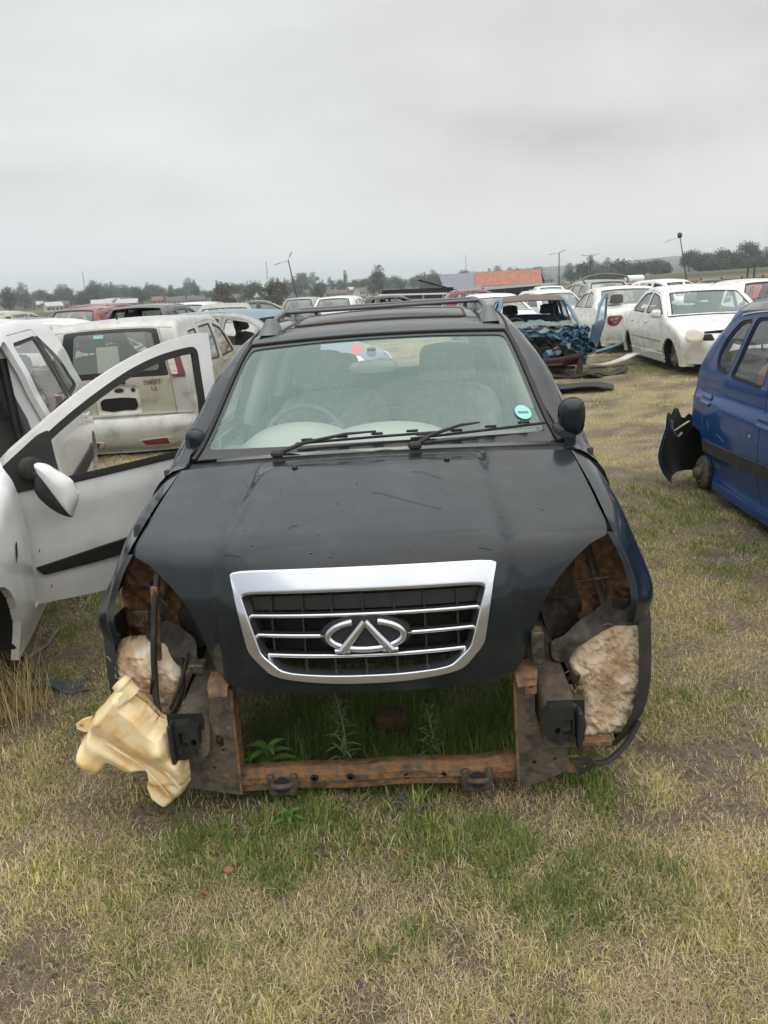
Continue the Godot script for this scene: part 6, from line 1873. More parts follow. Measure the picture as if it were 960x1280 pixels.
# ---------------------------------------------------------------- far cars, poles, buildings, trees
func far_car(label: String, kind: Dictionary, paint: String, x: float, z: float, yaw: float, sc: Vector3, opts := {}, group := "") -> Node3D:
	var o := thing(opts.get("name", "parked_car"), label, "car", Vector3(x, terrain(x, z) + opts.get("dy", 0.0), z), Vector3(0, yaw, opts.get("roll", 0.0)), group)
	o.scale = sc
	var k := kind.duplicate(true)
	k["per"] = 2
	var q := {"paint": M[paint], "cell": 0.16, "glass": M[opts.get("glass", "dusty glass")], "handles": false, "wheels": opts.get("wheels", [1, 1, 1, 1]), "bench": false, "omit": opts.get("omit", []), "own": opts.get("own", {}), "side_glass": opts.get("side_glass", true)}
	build_car(o, k, q)
	return o
func far_cars() -> void:
	var one := Vector3.ONE
	# left side
	far_car("white car with a crushed roof between the white hatchback and the silver hatchback", HATCH, "dirty white paint", -4.66, -12.4, 100.0, Vector3(1.0, 0.93, 1.0), {"name": "crushed_car", "omit": ["windscreen_glass", "rear_glass"], "side_glass": false})
	far_car("dark flattened car at the far left behind the white hatchback's roof", HATCH, "black car paint", -6.95, -17.0, 80.0, Vector3(1.0, 0.92, 1.0), {"name": "dark_wreck", "side_glass": false})
	far_car("dark red off-roader seen from behind at the left of the yard", HATCH, "red paint", -6.9, -20.4, 172.0, Vector3(1.04, 1.02, 1.1), {"name": "red_suv", "glass": "dusty glass"})
	far_car("second dark red car just right of the red off-roader", HATCH, "red paint", -8.0, -24.5, 168.0, Vector3(1.06, 1.07, 1.1), {"name": "red_car"})
	far_car("black hatchback with its rear window smashed out, behind the silver hatchback", HATCH, "black car paint", -4.62, -17.2, 176.0, Vector3(1.04, 1.02, 1.0), {"name": "black_hatchback", "omit": ["rear_glass"], "glass": "dark glass"})
	far_car("white hatchback far back, right of the black smashed hatchback", HATCH, "white paint", -5.5, -25.0, 178.0, Vector3(1.0, 1.02, 1.0), {"name": "white_hatchback"})
	far_car("pale grey sedan far back above the silver hatchback's roof", SEDAN, "pale grey paint", -4.13, -22.0, 8.0, Vector3(1.0, 1.0, 1.0), {"name": "grey_sedan"})
	var bw := far_car("wreck with a peeled steel blue roof behind the black car's left roof edge", HATCH, "steel blue paint", -1.67, -12.0, 62.0, Vector3(1.05, 0.93, 1.1), {"name": "blue_roof_wreck", "side_glass": false, "omit": ["windscreen_glass", "rear_glass"], "own": {"body_side": M["pale grey paint"], "door": M["pale grey paint"]}})
	for x in [[-1.0, -26.0, "white paint", "far white car showing its roof left of the black car's rack"], [-6.4, -31.0, "pale grey paint", "far pale car beyond the white hatchback in the back row"]]:
		far_car(x[3], HATCH, x[2], x[0], x[1], 170.0, one, {"name": "parked_car"})
	far_car("dusty beige car in the back row behind the dark red off-roader's left side", HATCH, "gold silver paint", -10.8, -24.0, 165.0, one, {"name": "beige_car"})
	far_car("white car roof at the far left beyond the dark flattened car", HATCH, "white paint", -12.6, -27.5, 178.0, one, {"name": "white_car"})
	far_car("dark blue car in the back row between the black hatchback and grey sedan", HATCH, "steel blue paint", -6.7, -29.5, 174.0, one, {"name": "blue_car"})
	far_car("dark car in the last row left of the leaning lamp post", SEDAN, "black car paint", -4.6, -33.0, 95.0, one, {"name": "dark_car"})
	far_car("silver car in the last row right of the leaning lamp post", HATCH, "pale grey paint", -2.6, -31.0, 172.0, one, {"name": "silver_car"})
	far_car("dark wreck in the last row in front of the white steel frame", HATCH, "black car paint", 1.0, -33.0, 100.0, Vector3(1, 0.95, 1), {"name": "dark_wreck", "side_glass": false})
	# right side
	far_car("red car in the last row beneath the orange roofed shed", HATCH, "red paint", 4.6, -34.0, 95.0, one, {"name": "red_car"})
	far_car("white car in the last row right of the slim upright lamp post", HATCH, "white paint", 8.0, -37.0, 175.0, one, {"name": "white_car"})
	far_car("dark car in the last row beyond the gravel mound", SEDAN, "black car paint", 18.0, -42.0, 80.0, one, {"name": "dark_car"})
	var sv2 := far_car("silver estate with a roof rack frame behind the two white sedans", HATCH, "pale grey paint", 6.95, -25.5, 182.0, Vector3(1.05, 1.10, 1.1), {"name": "silver_estate"})
	var rk := MB.new()
	rk.tube(smooth3(pv3([-0.62, 1.38, -1.3, -0.60, 1.52, -1.2, 0.0, 1.60, -1.15, 0.60, 1.52, -1.2, 0.62, 1.38, -1.3]), 5), 0.03, 8)
	obj("roof_frame", rk, M["rails"], sv2)
	far_car("small red hatchback in the back row right of the silver estate", HATCH, "bright red paint", 9.55, -31.5, 178.0, one, {"name": "red_hatchback"})
	far_car("white car in the back row right of the red hatchback", HATCH, "white paint", 11.9, -33.0, 172.0, Vector3(1.05, 1.0, 1.0), {"name": "white_car", "glass": "dark glass"})
	far_car("white station wagon in the back row, left of the white bakkie", SEDAN, "white paint", 10.6, -36.5, 84.0, Vector3(1.0, 1.0, 1.0), {"name": "white_wagon", "glass": "dark glass"})
	far_car("white pickup with glassless cab beside the gravel mound", HATCH, "white paint", 10.7, -28.6, 20.0, Vector3(1.0, 1.05, 1.1), {"name": "white_pickup", "omit": ["windscreen_glass", "rear_glass"], "side_glass": false})
	far_car("white hatchback seen from behind above the blue hatchback's roof", HATCH, "white paint", 8.15, -17.6, 176.0, Vector3(1.05, 1.0, 1.0), {"name": "white_hatchback", "glass": "clear glass"})
	far_car("bright red car at the right edge behind the blue hatchback", HATCH, "bright red paint", 9.95, -20.5, 176.0, Vector3(1.0, 0.97, 1.0), {"name": "red_car", "glass": "clear glass"})
	far_car("white car whose windscreen shows behind the wreck's open door", HATCH, "white paint", 5.5, -24.6, 10.0, Vector3(1.0, 0.95, 1.0), {"name": "white_car"})
	far_car("white car far left of the wreck's raised door", SEDAN, "white paint", 3.5, -23.5, 12.0, Vector3(1.0, 0.95, 1.0), {"name": "white_sedan"})

func street_light(label: String, x: float, z: float, h: float, lean: float, arms: Array, heads := true) -> void:
	var o := thing("street_light", label, "street light", Vector3(x, terrain(x, z) - 0.1, z), Vector3(0, 0, lean), "street lights along the far road")
	var p := MB.new()
	p.tube(pv3([0, 0, 0, 0, h * 0.5, 0, 0, h, 0]), PackedFloat32Array([0.08, 0.065, 0.05]), 8)
	obj("pole", p, M["dark pole"], o)
	for a in arms:
		var am := MB.new()
		am.tube(pv3([0, h - 0.1, 0, a[0] * 0.5, h + a[1] * 0.6, 0, a[0], h + a[1], 0]), 0.025, 6)
		obj("arm", am, M["galvanised"], o)
		var hd := MB.new()
		hd.box(Vector3(a[0], h + a[1], 0), Vector3(0.6, 0.07, 0.24), 0.03, Basis(Vector3.BACK, atan2(a[1], a[0]) if a[0] > 0 else atan2(-a[1], -a[0])))
		obj("lamp_head", hd, M["galvanised"], o)
func house_mesh(o: Node3D, w: float, d: float, h: float, rise: float, wall: Material, roof: Material, nwin: int) -> void:
	var b := MB.new()
	b.box(Vector3(0, h * 0.5 - 0.5, 0), Vector3(w, h + 1.0, d), 0.0)
	for s in [-1.0, 1.0]:
		b.ftri(Vector3(s * w * 0.5, h, -d * 0.5), Vector3(s * w * 0.5, h, d * 0.5), Vector3(s * w * 0.5, h + rise, 0), Vector3(s, 0, 0))
	obj("wall", b, wall, o)
	var r := MB.new()
	for s in [-1.0, 1.0]:
		var e := Vector3(0, -0.15, s * (d * 0.5 + 0.35))
		r.fquad(Vector3(-w * 0.5 - 0.3, h + rise + 0.06, 0), Vector3(w * 0.5 + 0.3, h + rise + 0.06, 0), Vector3(w * 0.5 + 0.3, h - 0.15, s * (d * 0.5 + 0.4)), Vector3(-w * 0.5 - 0.3, h - 0.15, s * (d * 0.5 + 0.4)), Vector3(0, 1, s))
	obj("roof", r, roof, o)
	for i in nwin:
		var x := w * ((i + 0.5) / nwin - 0.5)
		var wn := MB.new()
		if i == nwin / 2:
			wn.box(Vector3(x, 1.0, d * 0.5), Vector3(0.95, 2.0, 0.12), 0.02)
			obj("door", wn, M["bark"], o)
		else:
			wn.box(Vector3(x, 1.5, d * 0.5), Vector3(1.3, 1.1, 0.10), 0.02)
			obj("window", wn, M["dark pole"], o)
func town() -> void:
	var rng := RandomNumberGenerator.new()
	rng.seed = 404
	# the long shed: grey sheeting left, orange right, open lean-to in front
	var sx := 15.2
	var sz := -103.0
	var o := thing("long_shed", "long low shed with an orange roof and grey sheeted left end", "shed", Vector3(sx, terrain(sx, sz), sz), Vector3(0, -8, 0))
	o.scale = Vector3(0.85, 1, 1)
	var orange := mat("orange roof sheet", Color(1, 1, 1), 0.7, 0.0, ntex(201, 0.02, [[0.0, Color(0.52, 0.33, 0.25)], [0.5, Color(0.60, 0.39, 0.30)], [1.0, Color(0.66, 0.46, 0.37)]], 256, 5), 0.15)
	var greysheet := mat("grey roof sheet", sr(0.17, 0.185, 0.21), 0.6, 0.1)
	var brown := mat("brown roof sheet", sr(0.14, 0.10, 0.075), 0.85)
	var wl := MB.new()
	wl.box(Vector3(0, 0.6, -3), Vector3(14.6, 3.0, 6.0), 0.0)
	obj("wall", wl, mat("shed wall", sr(0.10, 0.10, 0.10), 0.9), o)
	var e := [2.35, 4.15]
	var r1 := MB.new()
	for i in 18:
		var xa := -2.6 + i * 0.56
		r1.grid([PackedVector3Array([Vector3(xa, e[0], 0.9), Vector3(xa + 0.28, e[0] + 0.05, 0.9), Vector3(xa + 0.55, e[0], 0.9)]), PackedVector3Array([Vector3(xa, e[1], -3.3), Vector3(xa + 0.28, e[1] + 0.05, -3.3), Vector3(xa + 0.55, e[1], -3.3)])])
	r1.fquad(Vector3(-2.6, e[1], -3.3), Vector3(7.4, e[1], -3.3), Vector3(7.9, 2.5, -6.5), Vector3(-2.6, 2.5, -6.5), Vector3.UP)
	r1.ftri(Vector3(7.4, e[1], -3.3), Vector3(7.9, 2.3, 0.9), Vector3(7.9, 2.3, -6.5), Vector3.RIGHT)
	obj("orange_roof", r1, orange, o)
	var r2 := MB.new()
	r2.grid([PackedVector3Array([Vector3(-7.2, e[0] - 0.1, 0.9), Vector3(-2.65, e[0], 0.9)]), PackedVector3Array([Vector3(-8.2, e[1] - 0.1, -3.3), Vector3(-2.65, e[1], -3.3)])])
	r2.fquad(Vector3(-6.6, 2.2, 1.0), Vector3(-1.5, 2.4, 1.0), Vector3(-1.5, 1.0, 4.6), Vector3(-6.2, 0.7, 4.6), Vector3.UP)
	obj("grey_roof", r2, greysheet, o)
	var gb := MB.new()
	gb.ftri(Vector3(-8.2, e[1] - 0.1, -3.3), Vector3(-7.4, 1.0, 0.9), Vector3(-8.6, 1.0, -6.5), Vector3.LEFT)
	obj("gable", gb, M["dark pole"], o)
	var ln := MB.new()
	ln.fquad(Vector3(-1.4, 2.28, 0.95), Vector3(8.8, 2.40, 0.95), Vector3(9.6, 2.2, 4.2), Vector3(-1.2, 1.85, 4.2), Vector3.UP)
	obj("lean_to_roof", ln, greysheet, o)
	for i in 5:
		var ps := MB.new()
		ps.tube(pv3([-0.8 + i * 2.5, -0.5, 4.0, -0.8 + i * 2.5, 1.85, 4.0]), 0.09, 6)
		obj("post", ps, M["dark pole"], o)
	var cw := MB.new()
	cw.box(Vector3(6.6, 0.6, 4.9), Vector3(2.6, 2.2, 1.4), 0.0)
	obj("cream_store", cw, mat("cream wall", sr(0.42, 0.38, 0.30), 0.8), o)
	var s2 := thing("low_barn", "low dark barn with a brown gabled roof left of the long shed", "barn", Vector3(4.87, terrain(4.87, -92.0) + 0.6, -92.0), Vector3(0, 4, 0))
	var b2 := MB.new()
	b2.box(Vector3(0, 0.3, 0), Vector3(9.5, 3.0, 6.0), 0.0)
	obj("wall", b2, M["dark void"], s2)
	var g2 := MB.new()
	s2.scale = Vector3(0.8, 0.9, 1.0)
	g2.fquad(Vector3(-6.0, 1.5, 3.4), Vector3(-4.8, 1.55, -3.4), Vector3(0.6, 2.85, -3.4), Vector3(0.0, 2.85, 3.4), Vector3.UP)
	g2.fquad(Vector3(0.0, 2.85, 3.4), Vector3(0.6, 2.85, -3.4), Vector3(5.6, 1.5, -3.4), Vector3(5.4, 1.4, 3.4), Vector3.UP)
	obj("roof", g2, brown, s2)
	var s3 := thing("steel_frame", "white steel beam on posts standing before the dark barn", "steel frame", Vector3(2.7, terrain(2.7, -46.0), -46.0), Vector3(0, 0, -1.2))
	for i in 5:
		var ps := MB.new()
		ps.box(Vector3(-2.2 + i * 1.15, 0.55, 0), Vector3(0.10, 1.5, 0.10), 0.01)
		obj("post", ps, M["galvanised"], s3)
	for y in [1.30, 1.0]:
		var rl := MB.new()
		rl.box(Vector3(0.1, y, 0.07), Vector3(5.2, 0.09, 0.06), 0.01)
		obj("rail", rl, M["white paint"] if y > 1.2 else M["galvanised"], s3)
	street_light("leaning lamp post beyond the blue roofed wreck, tilted left", -7.25, -78.0, 5.3, 9.5, [[-1.1, -0.12], [0.35, 0.45]])
	street_light("upright slim lamp post right of the orange roofed shed", 20.4, -88.0, 5.1, 0.8, [[-0.8, -0.12], [0.4, 0.15]])
	street_light("short upright lamp post with two heads behind the silver estate", 26.6, -98.0, 4.6, 1.6, [[-0.9, 0.3], [0.8, 0.3]])
	street_light("leaning lamp post with a round head above the white pickup", 33.9, -86.0, 5.7, 12.5, [[-1.3, -0.15]])
	var ball := MB.new()
	ball.lathe([[0.0, -0.3], [0.2, -0.24], [0.27, 0.0], [0.2, 0.24], [0.0, 0.3]], Transform3D(Basis.IDENTITY, Vector3(0, 5.8, 0)), 10)
	obj("lamp_head", ball, M["dark pole"], get_node("street_light_003"))
	# white tank lying on its side
	var tk := thing("storage_tank", "white cylindrical tank lying on its side behind the parked white cars", "tank", Vector3(20.2, terrain(20.2, -62.0) - 0.35, -62.0))
	var tb := MB.new()
	tb.lathe([[0.0, -0.72], [0.28, -0.70], [0.33, -0.6], [0.33, 0.6], [0.28, 0.70], [0.0, 0.72]], Transform3D(Basis(Vector3.BACK, PI * 0.5), Vector3(0, 1.95, 0)), 18)
	obj("shell", tb, M["white paint"], tk)
	for x in [-0.45, 0.45]:
		var lg := MB.new()
		lg.box(Vector3(x, 0.8, 0), Vector3(0.10, 1.75, 0.5), 0.01)
		obj("cradle", lg, M["dark pole"], tk)
	# gravel mound
	var gm := MB.new()
	var rows := []
	for i in 15:
		var f := i / 14.0
		var row := PackedVector3Array()
		for j in 40:
			var w := TAU * j / 40
			var d := Vector3(cos(w), 0, sin(w))
			var nse := finef.get_noise_3d(d.x * 1.4, f * 2.0, d.z * 1.4)
			var rr := 2.3 * f * (1.0 + 0.10 * nse)
			row.append(Vector3(d.x * rr, 1.32 * pow(cos(f * PI * 0.5), 1.15) + 0.10 * nse - 0.05, d.z * rr))
		rows.append(row)
	gm.grid(rows, true)
	var go := obj("gravel_mound", gm, M["stone"], self)
	go.position = Vector3(14.7, terrain(14.7, -36.0), -36.0)
	tag(go, "grey brown gravel mound right of the white pickup", "gravel heap")
	# fence on the right
	var fn := thing("wire_fence", "dark post and rail fence along the dry field at the right", "fence", Vector3.ZERO)
	var a := Vector3(28.0, 0, -78.0)
	var b := Vector3(52.0, 0, -74.0)
	for i in 14:
		var p := a.lerp(b, i / 13.0)
		var y := terrain(p.x, p.z)
		var ps := MB.new()
		ps.box(Vector3(p.x, y + 0.5, p.z), Vector3(0.14, 1.5, 0.14), 0.01)
		obj("post", ps, M["dark pole"], fn)
	for y in [0.55, 1.05]:
		var rl := MB.new()
		var p0 := a + Vector3(0, terrain(a.x, a.z) + y, 0)
		var p1 := b + Vector3(0, terrain(b.x, b.z) + y, 0)
		rl.tube(PackedVector3Array([p0, p0.lerp(p1, 0.5), p1]), 0.045, 5)
		obj("rail", rl, M["dark pole"], fn)
	for x in [[37.4, "taller dark gate post left of its twin in the far fence"], [38.05, "taller dark gate post right of its twin in the far fence"]]:
		var ps := MB.new()
		ps.box(Vector3(0, 1.0, 0), Vector3(0.16, 2.6, 0.16), 0.02)
		var po := obj("gate_post", ps, M["dark pole"], self)
		po.position = Vector3(x[0], terrain(x[0], -80.0), -80.0)
		tag(po, x[1], "post")
	# masts
	for q in [[-170.0, -395.0, 12.0, "lattice mast on the far left skyline"], [-140.0, -390.0, 17.0, "thin mast on the skyline above the red off-roader"], [-50.0, -380.0, 18.0, "thin mast behind the leaning lamp post"], [60.0, -520.0, 20.0, "thin mast above the orange roofed shed"]]:
		var o2 := thing("radio_mast", q[3], "mast", Vector3(q[0], terrain(q[0], q[1]), q[1]))
		for s in [-0.5, 0.5]:
			var mb := MB.new()
			mb.tube(pv3([s, 0, 0, s * 0.2, q[2], 0]), 0.07, 5)
			obj("leg", mb, M["dark pole"], o2)
		for i in 8:
			var mb := MB.new()
			var y: float = q[2] * (i + 1) / 9.0
			mb.tube(pv3([-0.5 + 0.3 * y / q[2], y, 0, 0.5 - 0.3 * y / q[2], y + 1.2, 0]), 0.04, 4)
			obj("brace", mb, M["dark pole"], o2)
	# houses in the township
	var walls := [mat("plaster white", sr(0.52, 0.51, 0.48), 0.8), mat("plaster pink", sr(0.36, 0.24, 0.19), 0.8), mat("plaster tan", sr(0.36, 0.30, 0.22), 0.8)]
	var roofs := [mat("roof red", sr(0.24, 0.09, 0.06), 0.8), mat("roof pale", sr(0.42, 0.42, 0.41), 0.6), mat("roof dark", sr(0.10, 0.09, 0.085), 0.8)]
	var protos := []
	var rn := ["red", "pale", "dark"]
	var wn := ["white", "pink", "tan"]
	for i in 9:
		var h := thing("house", "far small house with %s walls and %s roof among the township trees" % [wn[i / 3], rn[i % 3]], "house", Vector3.ZERO, Vector3.ZERO, "%s walled township houses with %s roofs" % [wn[i / 3], rn[i % 3]])
		house_mesh(h, rng.randf_range(6.5, 9.5), 6.0, 2.7, 1.5, walls[i / 3], roofs[i % 3], 4)
		protos.append([h, false])
	var spots := []
	for i in 84:
		var az := rng.randf_range(-0.50, 0.04) if i < 66 else rng.randf_range(0.10, 0.45)
		var r := rng.randf_range(330.0, 640.0) if i < 66 else rng.randf_range(330.0, 700.0)
		spots.append([r * sin(az), -r * cos(az)])
	for i in spots.size():
		var p: Array = protos[i % 9]
		var h: Node3D = p[0]
		if p[1]:
			h = (p[0] as Node3D).duplicate()
			h.name = numbered("house", self)
			add_child(h, true)
		p[1] = true
		h.position = Vector3(spots[i][0], terrain(spots[i][0], spots[i][1]) - 0.2, spots[i][1])
		h.rotation_degrees = Vector3(0, rng.randf_range(-40, 40), 0)
		var hb := band(atan2(spots[i][0], -spots[i][1]))
		tag(h, "far small house, %s walls and %s roof, %s" % [wn[(i % 9) / 3], rn[i % 3], hb], "house", "%s walled far houses with %s roofs %s" % [wn[(i % 9) / 3], rn[i % 3], hb])

func band(az: float) -> String:
	if az < -0.38: return "above the white hatchback's roof"
	if az < -0.26: return "above the red and black cars"
	if az < -0.16: return "above the silver hatchback's roof"
	if az < -0.07: return "round the leaning lamp post"
	if az < 0.02: return "above the black car's roof bars"
	if az < 0.12: return "beside the long shed"
	if az < 0.30: return "behind the white sedans"
	return "behind the blue hatchback"
func make_tree(sd: int, h: float, w: float, kind: int, col: Color, label: String, group: String, n := 900) -> Node3D:
	var rng := RandomNumberGenerator.new()
	rng.seed = sd
	var o := thing("tree", label, "tree", Vector3.ZERO, Vector3.ZERO, group)
	var tr := MB.new()
	tr.tube(smooth3(PackedVector3Array([Vector3(0, -0.6, 0), Vector3(0.05 * w, h * 0.3, 0), Vector3(-0.02 * w, h * 0.55, 0.03 * w), Vector3(0, h * 0.85, 0)]), 3), PackedFloat32Array([h * 0.035, h * 0.032, h * 0.030, h * 0.028, h * 0.024, h * 0.02, h * 0.016, h * 0.012, h * 0.01, h * 0.006]), 7)
	var clumps := []
	for i in (9 if kind == 0 else 13):
		var f := rng.randf()
		var y := lerpf(0.30, 0.92, f) * h if kind == 0 else lerpf(0.12, 0.9, f) * h
		var rad := w * 0.5 * (0.95 - 0.55 * absf(f - 0.42) * 1.6) if kind == 0 else w * 0.5 * (1.0 - 0.7 * f)
		var a := rng.randf() * TAU
		var c := Vector3(cos(a) * rad * rng.randf_range(0.25, 0.85), y, sin(a) * rad * rng.randf_range(0.25, 0.85))
		clumps.append([c, w * rng.randf_range(0.14, 0.26)])
		tr.tube(PackedVector3Array([Vector3(0, y * 0.62, 0), c * Vector3(0.6, 0.9, 0.6), c]), PackedFloat32Array([h * 0.014, h * 0.008, h * 0.004]), 4)
	obj("trunk", tr, M["bark"], o)
	var cm := MB.new()
	for i in n:
		var c: Array = clumps[rng.randi() % clumps.size()]
		var d: Vector3 = Vector3(rng.randfn(), rng.randfn() * 0.75, rng.randfn()).limit_length(2.2) * c[1] * 0.55
		var p: Vector3 = c[0] + d
		var s := w * rng.randf_range(0.012, 0.026)
		var bs := Basis.from_euler(Vector3(rng.randf() * TAU, rng.randf() * TAU, rng.randf() * TAU))
		var v := rng.randf_range(0.6, 1.35)
		cm.col = Color(col.r * v, col.g * v, col.b * v)
		var nn := (d.normalized() + Vector3.UP * 0.4).normalized()
		var a := cm.vert(p + bs * Vector3(-s, -s, 0), nn)
		var b := cm.vert(p + bs * Vector3(s, -s * 0.6, 0), nn)
		var e := cm.vert(p + bs * Vector3(s * 0.7, s, s * 0.5), nn)
		var g := cm.vert(p + bs * Vector3(-s * 0.8, s * 0.8, -s * 0.3), nn)
		cm.quad(a, b, e, g)
	obj("crown", cm, M["leaf"], o, true)
	return o
func trees() -> void:
	var rng := RandomNumberGenerator.new()
	rng.seed = 808
	var green := Color(0.075, 0.098, 0.05)
	var grey := Color(0.09, 0.108, 0.072)
	var brown := Color(0.13, 0.105, 0.065)
	var protos := []
	var defs := [[7.5, 7.0, 0, green, "round dark green tree on the far township skyline"], [9.5, 6.0, 0, grey, "tall grey green gum tree on the far township skyline"], [5.5, 7.5, 0, green, "low broad green tree among the far houses"], [10.5, 3.6, 1, green, "narrow dark conifer on the far skyline"], [6.5, 8.0, 0, grey, "spreading grey green tree among the far houses"]]
	for i in defs.size():
		var d: Array = defs[i]
		protos.append([make_tree(60 + i, d[0], d[1], d[2], d[3], d[4], d[4].replace(" tree", " trees"), 1900), false])
	for i in 285:
		var az := rng.randf_range(-0.56, 0.08)
		var r := 270.0 + 400.0 * sqrt(rng.randf())
		if i > 225:
			az = rng.randf_range(0.06, 0.52)
			r = rng.randf_range(300.0, 760.0)
		var k: int = [0, 1, 2, 4, 0, 2, 4, 1, 3][rng.randi() % 9]
		var p: Array = protos[k]
		var t: Node3D = p[0]
		if p[1]:
			t = (p[0] as Node3D).duplicate()
			t.name = numbered("tree", self)
			add_child(t, true)
		p[1] = true
		var short: String = ["round dark green tree", "tall grey green gum tree", "low broad green tree", "narrow dark conifer", "spreading grey green tree"][k]
		tag(t, "far %s on the skyline %s" % [short, band(az)], "tree", "far %ss %s" % [short, band(az)])
		var x := r * sin(az)
		var z := -r * cos(az)
		t.position = Vector3(x, terrain(x, z) - 0.2, z)
		t.rotation.y = rng.randf() * TAU
		var s := rng.randf_range(0.75, 1.45) * (1.0 + 0.35 * ss(450.0, 680.0, r))
		t.scale = Vector3(s * rng.randf_range(0.85, 1.2), s, s * rng.randf_range(0.85, 1.2))
	for p in protos:
		if not p[1]:
			(p[0] as Node3D).position = Vector3(-150, terrain(-150, -420), -420)
	# nearer single trees
	for q in [[-35.7, -190.0, 5.5, 6.8, brown, "brownish round tree left of the leaning lamp post", 901], [-23.1, -190.0, 5.4, 6.4, Color(0.115, 0.115, 0.07), "olive bushy tree just left of the leaning lamp post", 902],
		[95.0, -310.0, 8.6, 12.0, green, "wide dark tree clump behind the white tank", 903], [87.0, -310.0, 7.4, 10.0, grey, "dark rounded tree right of the two headed lamp post", 904], [103.0, -311.0, 8.2, 9.0, green, "dark pointed tree behind the white pickup", 905], [109.0, -312.0, 7.4, 8.0, green, "thin dark tree left of the leaning round lamp post", 906], [114.5, -315.0, 6.4, 7.0, green, "scraggy low tree just left of the round lamp post", 913],
		[117.5, -282.0, 8.6, 11.0, grey, "large grey green tree right of the leaning round lamp post", 907], [125.0, -285.0, 9.0, 10.0, green, "tallest dark tree in the right hand row", 908], [133.0, -289.0, 7.4, 9.0, grey, "bushy tree in the row left of the gate posts", 909], [121.5, -290.0, 7.6, 9.0, green, "dark tree between the large and the tallest right hand trees", 914], [141.0, -296.0, 6.6, 8.0, green, "slim tree behind the gate posts", 910], [149.0, -301.0, 6.2, 8.0, grey, "pale tree right of the gate posts", 911], [115.0, -400.0, 11.0, 10.0, grey, "hazy round tree above the silver estate", 912]]:
		var t := make_tree(q[6], q[2] * (0.55 if q[6] > 902 else 1.0), q[3] * 1.15, 0, q[4], q[5], "", 4500)
		t.position = Vector3(q[0], terrain(q[0], q[1]) - 0.2, q[1])
